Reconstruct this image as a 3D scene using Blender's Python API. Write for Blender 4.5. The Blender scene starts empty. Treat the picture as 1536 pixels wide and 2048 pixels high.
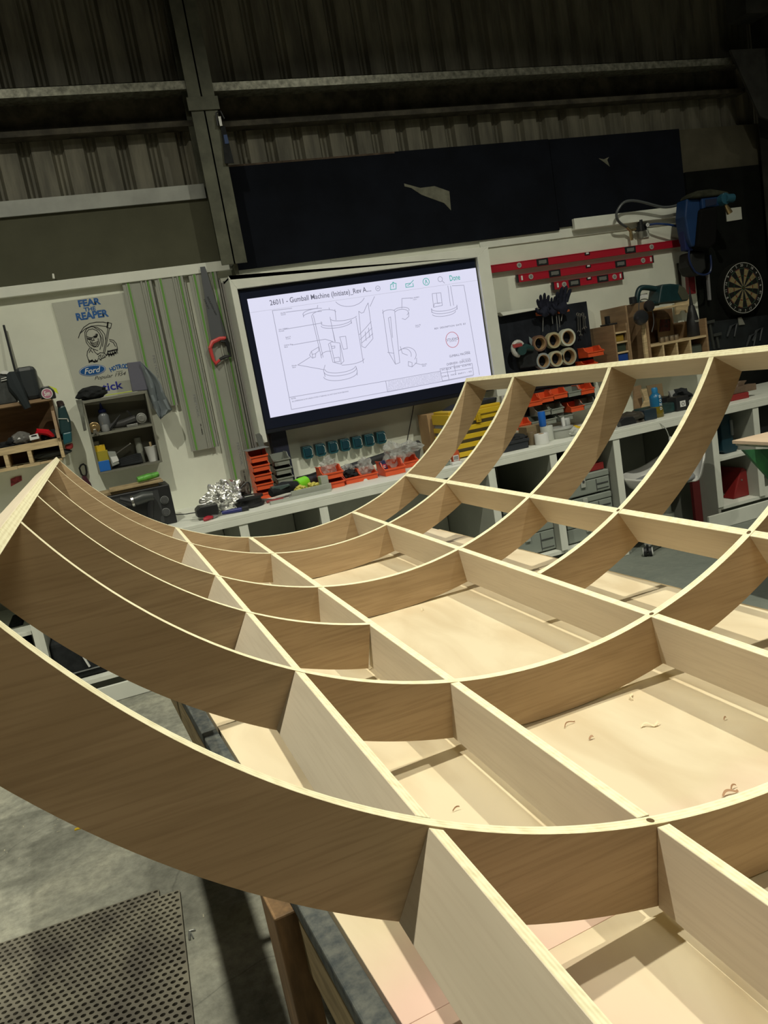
import bpy, bmesh, math, random
from mathutils import Vector, Matrix, noise
PI = math.pi
C = bpy.context.scene.collection
S = bpy.context.scene
rnd = random.Random(7)

# ---------------------------------------------------------------- camera, world, lamps, exposure
CAMZ = 1.62
FPX = 1575.6
MR = Matrix(((0.92398757, 0.21888851, -0.31358378),
             (-0.34278396, 0.11050491, -0.93289218),
             (-0.16954683, 0.96947227, 0.17713663)))
cd = bpy.data.cameras.new('camera')
co = bpy.data.objects.new('camera', cd)
C.objects.link(co)
co.matrix_world = Matrix.Translation((0, 0, CAMZ)) @ MR.to_4x4()
cd.sensor_fit = 'VERTICAL'
cd.sensor_height = 24
cd.sensor_width = 18
cd.lens = FPX / 2048 * 24
cd.clip_start = 0.02
S.camera = co
S.view_settings.view_transform = 'Standard'
S.view_settings.look = 'None'
S.view_settings.gamma = 1
S.view_settings.exposure = 0.0
try: S.view_settings.use_curve_mapping = False
except Exception: pass

w = bpy.data.worlds.new('world'); S.world = w
w.use_nodes = True
bgn = w.node_tree.nodes['Background']
bgn.inputs[0].default_value = (0.78, 0.82, 0.75, 1)
bgn.inputs[1].default_value = 0.10

def lamp(name, x, y, z, power, size, col=(1.0, 0.965, 0.77), spread=170):
    l = bpy.data.lights.new(name, 'AREA'); l.shape = 'DISK'; l.size = size
    l.energy = power; l.color = col; l.spread = math.radians(spread)
    o = bpy.data.objects.new(name, l); o.location = (x, y, z); C.objects.link(o)
    return o
LAMPS = [('highbay_light', 3.01, 1.62, 5.6, 121, 0.09, (1.0, .97, .79), 134),
         ('highbay_light', -0.89, 1.93, 5.6, 121, 0.09, (1.0, .97, .79), 134),
         ('highbay_light', 6.9, 1.7, 5.6, 20, 0.15, (1.0, .965, .77), 140),
         ('roof_light', 1.0, -2.2, 6.0, 66, 1.8)]  # last entry: unseen soft fill lamp, added to lift the shaded rib faces
for a in LAMPS: lamp(*a)

# ---------------------------------------------------------------- pixel ray -> point on a plane of the room
def ray(px, py):
    return MR @ Vector(((px - 768) / FPX, -(py - 1024) / FPX, -1))
def P(px, py, Y):
    r = ray(px, py); t = Y / r.y
    return (r.x * t, CAMZ + r.z * t)
def Pz(px, py, Z):
    r = ray(px, py); t = (Z - CAMZ) / r.z
    return (r.x * t, r.y * t)
def pp(Y, pts, s=1.0, o=(0, 0)):
    return [P(o[0] + x / s, o[1] + y / s, Y) for x, y in pts]
# zoom windows used while measuring the wall: (scale, origin)
ZA = (5.12, (0, 560)); ZB = (4.955, (130, 580)); ZC = (2.56, (400, 480)); ZD = (2.239, (850, 400))
ZE = (4.518, (860, 780)); ZF = (4.267, (340, 880)); ZG = (4.8, (580, 850)); ZH = (5.6875, (1280, 380))
ZI = (4.085, (1160, 720)); ZJ = (4.315, (1180, 360)); ZK = (3.657, (0, 1130)); ZL = (3.072, (0, 500)); ZM = (3.491, (960, 560))
def q(z, x, y): return (z[1][0] + x / z[0], z[1][1] + y / z[0])

# ---------------------------------------------------------------- materials
MATS = {}
def mat(name, col, rough=0.6, metal=0.0, var=0.0, scale=8.0, bump=0.0, stretch=None, col2=None, emit=0, trans=0, alpha=1, detail=4):
    if name in MATS: return MATS[name]
    m = bpy.data.materials.new(name); m.use_nodes = True; MATS[name] = m
    nt = m.node_tree; b = nt.nodes['Principled BSDF']
    b.inputs['Base Color'].default_value = (*col, 1)
    b.inputs['Roughness'].default_value = rough
    b.inputs['Metallic'].default_value = metal
    if rough > .75: b.inputs['Specular IOR Level'].default_value = .12
    if trans: b.inputs['Transmission Weight'].default_value = trans
    if alpha < 1: b.inputs['Alpha'].default_value = alpha
    if emit:
        b.inputs['Base Color'].default_value = (*[c_ * .12 for c_ in col], 1); b.inputs['Emission Color'].default_value = (*col, 1); b.inputs['Emission Strength'].default_value = emit
    if var or col2 or bump:
        tc = nt.nodes.new('ShaderNodeTexCoord'); mp = nt.nodes.new('ShaderNodeMapping')
        nt.links.new(tc.outputs['Object'], mp.inputs[0])
        if stretch: mp.inputs['Scale'].default_value = stretch
        n = nt.nodes.new('ShaderNodeTexNoise'); n.inputs['Scale'].default_value = scale
        n.inputs['Detail'].default_value = detail; n.inputs['Roughness'].default_value = 0.6
        nt.links.new(mp.outputs[0], n.inputs['Vector'])
        r = nt.nodes.new('ShaderNodeValToRGB')
        c2 = col2 if col2 else tuple(max(0, c * (1 - var)) for c in col)
        c1 = col if col2 else tuple(min(1, c * (1 + var)) for c in col)
        r.color_ramp.elements[0].position = 0.36; r.color_ramp.elements[0].color = (*c2, 1)
        r.color_ramp.elements[1].position = 0.64; r.color_ramp.elements[1].color = (*c1, 1)
        nt.links.new(n.outputs[0], r.inputs[0]); nt.links.new(r.outputs[0], b.inputs['Base Color'])
        if bump:
            bp = nt.nodes.new('ShaderNodeBump'); bp.inputs['Strength'].default_value = bump; bp.inputs['Distance'].default_value = 0.01
            nt.links.new(n.outputs[0], bp.inputs['Height']); nt.links.new(bp.outputs[0], b.inputs['Normal'])
    return m

def ply_face(name, ca, cb, cc, stretch):
    """rotary cut veneer: long fine grain over broad figure"""
    m = bpy.data.materials.new(name); m.use_nodes = True; MATS[name] = m
    nt = m.node_tree; N = nt.nodes.new; L = nt.links.new; b = nt.nodes['Principled BSDF']
    b.inputs['Roughness'].default_value = 0.62; b.inputs['Specular IOR Level'].default_value = 0.3
    tc = N('ShaderNodeTexCoord')
    oi = N('ShaderNodeObjectInfo')
    ad = N('ShaderNodeVectorMath'); ad.operation = 'ADD'
    mlt = N('ShaderNodeMath'); mlt.operation = 'MULTIPLY'; mlt.inputs[1].default_value = 17.0
    L(oi.outputs['Random'], mlt.inputs[0]); L(tc.outputs['Object'], ad.inputs[0]); L(mlt.outputs[0], ad.inputs[1])
    mp = N('ShaderNodeMapping'); mp.inputs['Scale'].default_value = stretch; L(ad.outputs[0], mp.inputs[0])
    n1 = N('ShaderNodeTexNoise'); n1.inputs['Scale'].default_value = 1.0; n1.inputs['Detail'].default_value = 3; n1.inputs['Distortion'].default_value = 1.2; L(mp.outputs[0], n1.inputs['Vector'])
    mp2 = N('ShaderNodeMapping'); mp2.inputs['Scale'].default_value = (stretch[0] * 5, stretch[1] * 7, stretch[2] * 20) if stretch[0] < stretch[1] else (stretch[0] * 7, stretch[1] * 5, stretch[2] * 20); L(ad.outputs[0], mp2.inputs[0])
    n2 = N('ShaderNodeTexNoise'); n2.inputs['Scale'].default_value = 1.0; n2.inputs['Detail'].default_value = 6; n2.inputs['Distortion'].default_value = 0.4; L(mp2.outputs[0], n2.inputs['Vector'])
    r1 = N('ShaderNodeValToRGB'); r1.color_ramp.elements[0].position = .3; r1.color_ramp.elements[0].color = (*ca, 1)
    r1.color_ramp.elements[1].position = .7; r1.color_ramp.elements[1].color = (*cb, 1); L(n1.outputs[0], r1.inputs[0])
    mx = N('ShaderNodeMix'); mx.data_type = 'RGBA'; mx.blend_type = 'MIX'
    r2 = N('ShaderNodeMapRange'); r2.inputs['From Min'].default_value = .45; r2.inputs['From Max'].default_value = .75; r2.inputs['To Max'].default_value = .55
    L(n2.outputs[0], r2.inputs[0]); L(r2.outputs[0], mx.inputs['Factor']); L(r1.outputs[0], mx.inputs[6]); mx.inputs[7].default_value = (*cc, 1)
    L(mx.outputs[2], b.inputs['Base Color'])
    return m
def ply_edge(name, axis):
    """laminated plies: stripes through the board's thickness"""
    m = bpy.data.materials.new(name); m.use_nodes = True; MATS[name] = m
    nt = m.node_tree; N = nt.nodes.new; L = nt.links.new; b = nt.nodes['Principled BSDF']
    b.inputs['Roughness'].default_value = 0.7; b.inputs['Specular IOR Level'].default_value = 0.2
    tc = N('ShaderNodeTexCoord'); sp = N('ShaderNodeSeparateXYZ'); L(tc.outputs['Object'], sp.inputs[0])
    k = N('ShaderNodeMath'); k.operation = 'MULTIPLY'; k.inputs[1].default_value = 2 * PI / 0.0060; L(sp.outputs[axis], k.inputs[0])
    s = N('ShaderNodeMath'); s.operation = 'SINE'; L(k.outputs[0], s.inputs[0])
    n = N('ShaderNodeTexNoise'); n.inputs['Scale'].default_value = 60; n.inputs['Detail'].default_value = 4; L(tc.outputs['Object'], n.inputs['Vector'])
    a = N('ShaderNodeMath'); a.operation = 'MULTIPLY_ADD'; a.inputs[1].default_value = 0.13; L(s.outputs[0], a.inputs[0]); L(n.outputs[0], a.inputs[2])
    r = N('ShaderNodeValToRGB'); r.color_ramp.elements[0].position = .15; r.color_ramp.elements[0].color = (.68, .61, .38, 1)
    r.color_ramp.elements[1].position = .62; r.color_ramp.elements[1].color = (.90, .85, .61, 1); L(a.outputs[0], r.inputs[0])
    L(r.outputs[0], b.inputs['Base Color'])
    return m
okoume = ply_face('okoume_plywood', (.41, .29, .165), (.54, .395, .24), (.31, .205, .11), (1.6, 5, 9))
okoume_lit = ply_face('okoume_plywood_lit', (.60, .52, .40), (.68, .59, .46), (.54, .45, .34), (5, 1.4, 9))  # same plywood as the ribs, paler: lamplight on the stringers put into colour
edge_y = ply_edge('plywood_edge_rib', 1)
edge_x = ply_edge('plywood_edge_stringer', 0)

def deck_mat(name, pink, ax_=1):
    m = bpy.data.materials.new(name); m.use_nodes = True; MATS[name] = m
    nt = m.node_tree; N = nt.nodes.new; L = nt.links.new; b = nt.nodes['Principled BSDF']
    b.inputs['Roughness'].default_value = 0.5; b.inputs['Specular IOR Level'].default_value = 0.35
    tc = N('ShaderNodeTexCoord')
    mp = N('ShaderNodeMapping'); mp.inputs['Scale'].default_value = (5, 1.6, 1); L(tc.outputs['Object'], mp.inputs[0])
    n = N('ShaderNodeTexNoise'); n.inputs['Scale'].default_value = 1.7; n.inputs['Detail'].default_value = 5; n.inputs['Distortion'].default_value = .8; L(mp.outputs[0], n.inputs['Vector'])
    r = N('ShaderNodeValToRGB'); r.color_ramp.elements[0].position = .35; r.color_ramp.elements[0].color = (.61, .50, .34, 1)
    r.color_ramp.elements[1].position = .6; r.color_ramp.elements[1].color = (.71, .61, .44, 1)
    L(n.outputs[0], r.inputs[0])
    sp = N('ShaderNodeSeparateXYZ'); L(tc.outputs['Object'], sp.inputs[0])
    n2 = N('ShaderNodeTexNoise'); n2.inputs['Scale'].default_value = 3.0; n2.inputs['Detail'].default_value = 4; L(tc.outputs['Object'], n2.inputs['Vector'])
    ad = N('ShaderNodeMath'); ad.operation = 'MULTIPLY_ADD'; ad.inputs[1].default_value = .3; L(n2.outputs[0], ad.inputs[0]); L(sp.outputs[ax_], ad.inputs[2])
    mr = N('ShaderNodeMapRange'); mr.inputs['From Min'].default_value = pink[0]; mr.inputs['From Max'].default_value = pink[1]; mr.inputs['To Min'].default_value = pink[2]; mr.inputs['To Max'].default_value = pink[3]
    L(ad.outputs[0], mr.inputs[0])
    mx = N('ShaderNodeMix'); mx.data_type = 'RGBA'; L(mr.outputs[0], mx.inputs['Factor']); L(r.outputs[0], mx.inputs[6]); mx.inputs[7].default_value = (.74, .50, .43, 1)
    L(mx.outputs[2], b.inputs['Base Color'])
    return m

def concrete_mat():
    m = bpy.data.materials.new('concrete_floor'); m.use_nodes = True
    nt = m.node_tree; N = nt.nodes.new; L = nt.links.new; b = nt.nodes['Principled BSDF']
    b.inputs['Roughness'].default_value = .75
    tc = N('ShaderNodeTexCoord')
    n1 = N('ShaderNodeTexNoise'); n1.inputs['Scale'].default_value = 2.1; n1.inputs['Detail'].default_value = 12; n1.inputs['Roughness'].default_value = .62; n1.inputs['Distortion'].default_value = .5; L(tc.outputs['Object'], n1.inputs['Vector'])
    r1 = N('ShaderNodeValToRGB'); e = r1.color_ramp.elements
    e[0].position = .33; e[0].color = (.17, .17, .14, 1); e[1].position = .68; e[1].color = (.42, .41, .33, 1)
    e2 = e.new(.5); e2.color = (.27, .27, .225, 1); L(n1.outputs[0], r1.inputs[0])
    n2 = N('ShaderNodeTexNoise'); n2.inputs['Scale'].default_value = 22; n2.inputs['Detail'].default_value = 8; n2.inputs['Roughness'].default_value = .7; L(tc.outputs['Object'], n2.inputs['Vector'])
    mx = N('ShaderNodeMix'); mx.data_type = 'RGBA'; mx.blend_type = 'OVERLAY'; mx.inputs['Factor'].default_value = .8
    L(r1.outputs[0], mx.inputs[6]); L(n2.outputs[0], mx.inputs[7])
    # painted, smoother greenish zone in front of the bench
    sp = N('ShaderNodeSeparateXYZ'); L(tc.outputs['Object'], sp.inputs[0])
    mr = N('ShaderNodeMapRange'); mr.inputs['From Min'].default_value = 1.9; mr.inputs['From Max'].default_value = 2.3; L(sp.outputs[0], mr.inputs[0])
    m2 = N('ShaderNodeMix'); m2.data_type = 'RGBA'; m2.inputs[7].default_value = (.155, .18, .16, 1)
    k = N('ShaderNodeMath'); k.operation = 'MULTIPLY'; k.inputs[1].default_value = .8; L(mr.outputs[0], k.inputs[0]); L(k.outputs[0], m2.inputs['Factor']); L(mx.outputs[2], m2.inputs[6])
    v = N('ShaderNodeTexVoronoi'); v.feature = 'DISTANCE_TO_EDGE'; v.inputs['Scale'].default_value = .8
    ns = N('ShaderNodeTexNoise'); ns.inputs['Scale'].default_value = 3; L(tc.outputs['Object'], ns.inputs['Vector'])
    vs_ = N('ShaderNodeVectorMath'); vs_.operation = 'SCALE'; vs_.inputs['Scale'].default_value = .22; L(ns.outputs[1], vs_.inputs[0])
    va = N('ShaderNodeVectorMath'); va.operation = 'ADD'; L(tc.outputs['Object'], va.inputs[0]); L(vs_.outputs[0], va.inputs[1]); L(va.outputs[0], v.inputs['Vector'])
    cr = N('ShaderNodeMapRange'); cr.inputs['From Max'].default_value = .004; cr.inputs['To Min'].default_value = .7; cr.inputs['To Max'].default_value = 1; L(v.outputs[0], cr.inputs[0])
    m3 = N('ShaderNodeMix'); m3.data_type = 'RGBA'; m3.blend_type = 'MULTIPLY'; m3.inputs['Factor'].default_value = 1
    L(m2.outputs[2], m3.inputs[6]); L(cr.outputs[0], m3.inputs[7])
    L(m3.outputs[2], b.inputs['Base Color'])
    bp = N('ShaderNodeBump'); bp.inputs['Strength'].default_value = .9; bp.inputs['Distance'].default_value = .03
    L(n1.outputs[0], bp.inputs['Height']); L(bp.outputs[0], b.inputs['Normal'])
    return m
white = mat('white_paint', (.74, .76, .66), .55, var=.05, scale=2.5)
white2 = mat('white_trim_paint', (.76, .78, .71), .5, var=.04, scale=5)
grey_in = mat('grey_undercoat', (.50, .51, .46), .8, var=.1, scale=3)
black = mat('black_plastic', (.016, .017, .019), .42)
blackm = mat('black_matt', (.022, .024, .026), .8, var=.2, scale=20)
darkg = mat('dark_grey', (.06, .062, .065), .5)
midg = mat('mid_grey', (.21, .22, .22), .5)
lightg = mat('light_grey_plastic', (.42, .44, .40), .5)
steel = mat('bright_steel', (.55, .55, .53), .3, 1.0)
steeld = mat('dull_steel', (.33, .34, .33), .45, .8, var=.2, scale=30)
orange = mat('orange_plastic', (.72, .10, .03), .4)
red = mat('red_paint', (.42, .012, .03), .4)
redd = mat('dark_red', (.26, .02, .02), .55)
teal = mat('teal_plastic', (.012, .085, .11), .4)
green = mat('green_strip', (.13, .31, .06), .6)
lime = mat('lime_green', (.25, .8, .03), .4)
blue = mat('blue_plastic', (.01, .10, .42), .4)
dblue = mat('deep_blue', (.012, .045, .16), .5)
yellow = mat('yellow_paint', (.62, .42, .02), .4)
wood = mat('pine_wood', (.55, .42, .24), .7, var=.2, scale=3, stretch=(3, 3, 30))
woodd = mat('brown_plywood', (.17, .098, .048), .65, var=.2, scale=2, stretch=(2, 2, 14))
woodm = mat('mid_plywood', (.29, .19, .105), .65, var=.15, scale=2, stretch=(2, 2, 14))
alu = mat('rail_aluminium', (.34, .35, .31), .42, .25, var=.05, scale=3)
cardb = mat('cardboard', (.38, .25, .13), .8, var=.1, scale=6)
whitep = mat('white_plastic', (.72, .73, .72), .4)
brass = mat('brass', (.5, .38, .2), .3, .9)
clear = mat('clear_plastic', (.55, .58, .55), .15, trans=.0, alpha=.35)
ink = mat('black_ink', (.012, .012, .014), .5)
inkb = mat('blue_ink', (.015, .10, .33), .5)

# ---------------------------------------------------------------- mesh builder
class B:
    def __init__(s): s.bm = bmesh.new(); s.m = 0
    def _f(s, vs):
        try: f = s.bm.faces.new(vs)
        except ValueError: return None
        f.material_index = s.m; return f
    def box(s, x0, x1, y0, y1, z0, z1, M=None):
        v = [Vector((x, y, z)) for x in (x0, x1) for y in (y0, y1) for z in (z0, z1)]
        if M: v = [M @ a for a in v]
        v = [s.bm.verts.new(a) for a in v]
        for f in ((0, 1, 3, 2), (4, 6, 7, 5), (0, 4, 5, 1), (2, 3, 7, 6), (0, 2, 6, 4), (1, 5, 7, 3)): s._f([v[i] for i in f])
        return s
    def bxp(s, tl, br, Y0, Y1):
        (a, b), (c, d) = P(*tl, Y0), P(*br, Y0)
        return s.box(min(a, c), max(a, c), min(Y0, Y1), max(Y0, Y1), min(b, d), max(b, d))
    def prism(s, poly, y0, y1, M=None):      # polygon in XZ pushed through Y
        ar = sum(poly[i][0] * poly[(i + 1) % len(poly)][1] - poly[(i + 1) % len(poly)][0] * poly[i][1] for i in range(len(poly)))
        if ar < 0: poly = poly[::-1]
        T = (lambda v: M @ v) if M else (lambda v: v)
        a = [s.bm.verts.new(T(Vector((x, y0, z)))) for x, z in poly]
        b = [s.bm.verts.new(T(Vector((x, y1, z)))) for x, z in poly]
        s._f(a); s._f(b[::-1]); n = len(poly)
        for i in range(n): s._f([a[i], b[i], b[(i + 1) % n], a[(i + 1) % n]])
        return s
    def cyl(s, p0, p1, r0, r1=None, n=16, cap=True):
        p0, p1 = Vector(p0), Vector(p1); r1 = r0 if r1 is None else r1
        d = (p1 - p0).normalized(); u = d.orthogonal().normalized(); v = d.cross(u)
        A = [s.bm.verts.new(p0 + (u * math.cos(2 * PI * i / n) + v * math.sin(2 * PI * i / n)) * r0) for i in range(n)]
        Bv = [s.bm.verts.new(p1 + (u * math.cos(2 * PI * i / n) + v * math.sin(2 * PI * i / n)) * r1) for i in range(n)]
        for i in range(n): s._f([A[i], A[(i + 1) % n], Bv[(i + 1) % n], Bv[i]])
        if cap: s._f(A[::-1]); s._f(Bv)
        return s
    def lathe(s, prof, o, axis='z', n=20):
        o = Vector(o); rings = []
        for r, h in prof:
            ring = []
            for i in range(n):
                c, q_ = math.cos(2 * PI * i / n) * r, math.sin(2 * PI * i / n) * r
                v = Vector((c, q_, h)) if axis == 'z' else (Vector((c, -h, q_)) if axis == '-y' else Vector((h, c, q_)))
                ring.append(s.bm.verts.new(o + v))
            rings.append(ring)
        for a, b in zip(rings, rings[1:]):
            for i in range(n): s._f([a[i], a[(i + 1) % n], b[(i + 1) % n], b[i]])
        s._f(rings[0][::-1]); s._f(rings[-1])
        return s
    def tube(s, pts, r, n=8, closed=False):
        pts = [Vector(p) for p in pts]; rings = []
        L = len(pts); prev = None
        for i, p in enumerate(pts):
            a = pts[(i - 1) % L] if (i > 0 or closed) else p
            b = pts[(i + 1) % L] if (i < L - 1 or closed) else p
            d = (b - a).normalized()
            u = d.orthogonal().normalized() if prev is None else (prev - d * prev.dot(d)).normalized()
            prev = u; v = d.cross(u)
            rr = r[i] if isinstance(r, (list, tuple)) else r
            rings.append([s.bm.verts.new(p + (u * math.cos(2 * PI * k / n) + v * math.sin(2 * PI * k / n)) * rr) for k in range(n)])
        for i in range(L if closed else L - 1):
            a, b = rings[i], rings[(i + 1) % L]
            for k in range(n): s._f([a[k], a[(k + 1) % n], b[(k + 1) % n], b[k]])
        if not closed: s._f(rings[0][::-1]); s._f(rings[-1])
        return s
    def strokes(s, lines, w, Y, t=.0012):       # flat inked lines standing a hair off plane Y
        for ln in lines:
            for (x0, z0), (x1, z1) in zip(ln, ln[1:]):
                d = Vector((x1 - x0, z1 - z0));
                if d.length < 1e-6: continue
                d.normalize(); nx, nz = -d.y * w / 2, d.x * w / 2
                e = d * w * .35
                s.prism([(x0 - e.x + nx, z0 - e.y + nz), (x0 - e.x - nx, z0 - e.y - nz), (x1 + e.x - nx, z1 + e.y - nz), (x1 + e.x + nx, z1 + e.y + nz)], Y - t, Y)
        return s
    def blob(s, c, rad, sub=3, amp=.2, freq=3, seed=0, flat=None):
        g = bmesh.ops.create_icosphere(s.bm, subdivisions=sub, radius=1)
        for v in g['verts']:
            p = v.co.copy()
            k = 1 + amp * noise.noise(p * freq + Vector((seed, 0, 0))) + amp * .5 * noise.noise(p * freq * 2.7 + Vector((seed, 5, 0)))
            v.co = Vector((c[0] + p.x * rad[0] * k, c[1] + p.y * rad[1] * k, c[2] + max(p.z * rad[2] * k, -1e9 if flat is None else flat - c[2])))
        for f in s.bm.faces:
            if f.material_index == 0 and s.m: pass
        for v in g['verts']:
            for f in v.link_faces: f.material_index = s.m
        return s

def root_of(o): return o
def part(name, b, mats, parent=None, loc=None, bevel=0, smooth=False, label=None, seg=2):
    """link one builder as ONE mesh object; builder geometry is in room coordinates"""
    me = bpy.data.meshes.new(name)
    org = Vector(parent['_o']) if parent is not None else Vector(loc if loc is not None else (0, 0, 0))
    if loc is not None and parent is not None: org = Vector(loc)
    b.bm.transform(Matrix.Translation(-org))
    bmesh.ops.recalc_face_normals(b.bm, faces=b.bm.faces)
    if smooth:
        for f in b.bm.faces: f.smooth = True
    b.bm.to_mesh(me); b.bm.free()
    for m_ in (mats if isinstance(mats, (list, tuple)) else [mats]): me.materials.append(m_)
    o = bpy.data.objects.new(name, me); C.objects.link(o)
    o['_o'] = tuple(org)
    if parent is not None:
        o.parent = parent; o.location = org - Vector(parent['_o'])
    else: o.location = org
    if bevel:
        md = o.modifiers.new('bevel', 'BEVEL'); md.width = bevel; md.segments = seg; md.limit_method = 'ANGLE'; md.angle_limit = math.radians(50)
    if smooth: 
        try: me.set_sharp_from_angle(angle=math.radians(40))
        except Exception: pass
    if label: o['label'] = label
    return o
def thing(name, label, cat, loc, group=None):
    o = bpy.data.objects.new(name, None); C.objects.link(o); o.location = loc; o.empty_display_size = .05
    o['_o'] = tuple(loc); o['label'] = label; o['category'] = cat
    if group: o['group'] = group
    return o
def one(name, label, cat, b, mats, loc, group=None, **k):
    o = part(name, b, mats, None, loc, **k); o['label'] = label; o['category'] = cat
    if group: o['group'] = group
    return o
def struct(name, b, mats, loc=(0, 0, 0), **k):
    o = part(name, b, mats, None, loc, **k); o['kind'] = 'structure'; return o
def dup(root, loc, label=None, group=None, rz=None, scale=None, swap=None):
    def cp(o, par):
        c = o.copy(); C.objects.link(c)
        if par is not None: c.parent = par
        if swap and c.data:
            c.data = c.data.copy()
            for i, m_ in enumerate(c.data.materials):
                if m_ in swap: c.data.materials[i] = swap[m_]
        for ch in list(kids.get(o, [])): cp(ch, c)
        return c
    kids = {}
    for o in list(root.children_recursive): kids.setdefault(o.parent, []).append(o)
    r = cp(root, None); r.location = loc
    if rz is not None: r.rotation_euler = (0, 0, rz)
    if scale is not None: r.scale = scale
    if label: r['label'] = label
    if group: r['group'] = group
    return r
def textm(txt, mt, parent, cx, cz, Y, w=None, h=None, rot=0, shear=0, bold=0, t=.0008, name='lettering', spacing=1.0, left=False):
    """flat lettering on a plane facing -Y, fitted to width w / height h, centred on (cx, cz)"""
    cu = bpy.data.curves.new('t', 'FONT'); cu.body = txt; cu.size = 1; cu.shear = shear; cu.offset = bold; cu.space_character = spacing
    cu.resolution_u = 3; cu.align_x = 'LEFT'
    tmp = bpy.data.objects.new('t', cu); C.objects.link(tmp)
    dg = bpy.context.evaluated_depsgraph_get(); me0 = bpy.data.meshes.new_from_object(tmp.evaluated_get(dg))
    bpy.data.objects.remove(tmp); bpy.data.curves.remove(cu)
    b = B(); b.bm.from_mesh(me0); bpy.data.meshes.remove(me0)
    xs = [v.co.x for v in b.bm.verts]; ys = [v.co.y for v in b.bm.verts]
    if not xs: return None
    x0, x1, y0, y1 = min(xs), max(xs), min(ys), max(ys)
    sy = (h / (y1 - y0)) if h else None; sx = (w / (x1 - x0)) if w else sy
    if sy is None: sy = sx
    c, s_ = math.cos(rot), math.sin(rot)
    for v in b.bm.verts:
        a = (v.co.x - (x0 if left else (x0 + x1) / 2)) * sx; d = (v.co.y - (y0 + y1) / 2) * sy
        v.co = Vector((cx + a * c - d * s_, Y - t, cz + a * s_ + d * c))
    return part(name, b, mt, parent)
def arc(cx, cz, r, a0, a1, n=12, ry=None):
    ry = r if ry is None else ry
    return [(cx + r * math.cos(math.radians(a0 + (a1 - a0) * i / n)), cz + ry * math.sin(math.radians(a0 + (a1 - a0) * i / n))) for i in range(n + 1)]

# ================================================================ SETTING
YW = 5.60          # face of the back wall
b = B(); b.box(-5, 8, -4, 9, -.05, 0); struct('floor', b, concrete_mat())
b = B(); b.box(-5, P(1371, 396, YW)[0] + .02, YW, YW + .12, 0, 2.5); struct('wall_back', b, white, (0, YW, 0))
b = B(); b.box(P(1371, 396, YW)[0] + .0205, 8, YW - .005, YW + .12, 0, 2.78)
struct('wall_back_black', b, mat('black_wall_paint', (.006, .007, .006), .95, var=.3, scale=5), (5, YW, 0))
b = B(); b.box(-5, 1.03, YW - .01, YW + .09, 2.5, 2.93); struct('wall_back_upper_panel', b, mat('olive_board', (.085, .085, .058), .8, var=.08, scale=4), (0, YW, 2.5))
b = B(); b.box(4.6, 8, YW + .01, YW + .1, 2.78, 3.12); struct('wall_back_upper_right', b, mat('brown_board', (.085, .078, .055), .8, var=.15, scale=4), (5, YW, 2.8))
# corrugated cladding: trapezoid profile, one sheet
def corrugated(x0, x1, z0, z1, Y):
    b = B(); prof = []; x = x0; p = .200
    while x < x1:
        prof += [(x, 0), (x + .115, 0), (x + .135, .032), (x + .148, .032), (x + .156, .022), (x + .164, .032), (x + .18, .032)]; x += p
    vs = [(b.bm.verts.new((u, Y + v, z0)), b.bm.verts.new((u, Y + v, z1))) for u, v in prof]
    for a, c in zip(vs, vs[1:]): b._f([a[0], c[0], c[1], a[1]])
    return b
corr = mat('dirty_corrugated_steel', (.15, .142, .108), .6, .15, var=.35, scale=2.2, stretch=(6, 1, .8), detail=8)
struct('wall_back_cladding', corrugated(-5, 8, 2.86, 6.5, YW + .10), corr, (0, YW, 2.9))
galv = mat('galvanised_steel', (.22, .22, .18), .42, .55, var=.45, scale=26, detail=6)
flash = mat('zinc_flashing', (.30, .31, .29), .4, .4, var=.15, scale=4)
b = B(); a0 = P(0, 420, YW - .02); a1 = P(412, 400, YW - .02)
b.box(-5, P(410, 385, YW - .02)[0], YW - .03, YW + .0, a1[1] + .01, P(412, 369, YW)[1]); struct('trim_1', b, flash, (0, YW, 2.9))
# purlins: cold-rolled C sections
def purlin(x0, x1, zt, name, y0=5.42, y1=5.70):
    b = B(); t = .004; h = .22; b.m = 0
    b.box(x0, x1, y0, y1, zt - t, zt); b.box(x0, x1, y0, y0 + t, zt - .055, zt)
    b.m = 1; b.box(x0, x1, y1 - t, y1, zt - h, zt - t); b.box(x0, x1, y1 - .10, y1, zt - h, zt - h + t); b.box(x0, x1, y1 - .104, y1 - .10, zt - h, zt - h + .035)  # web and lower flange: shade under the top flange put into the colour
    return struct(name, b, [galv, mat('shaded_steel', (.065, .058, .042), .7, .2, var=.5, scale=9)], (x0, y0, zt))
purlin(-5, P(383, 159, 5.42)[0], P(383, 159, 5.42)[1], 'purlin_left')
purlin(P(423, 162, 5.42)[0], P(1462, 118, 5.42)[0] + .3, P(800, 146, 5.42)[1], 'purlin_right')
purlin(-5, 8, 5.4, 'purlin_high')
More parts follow.
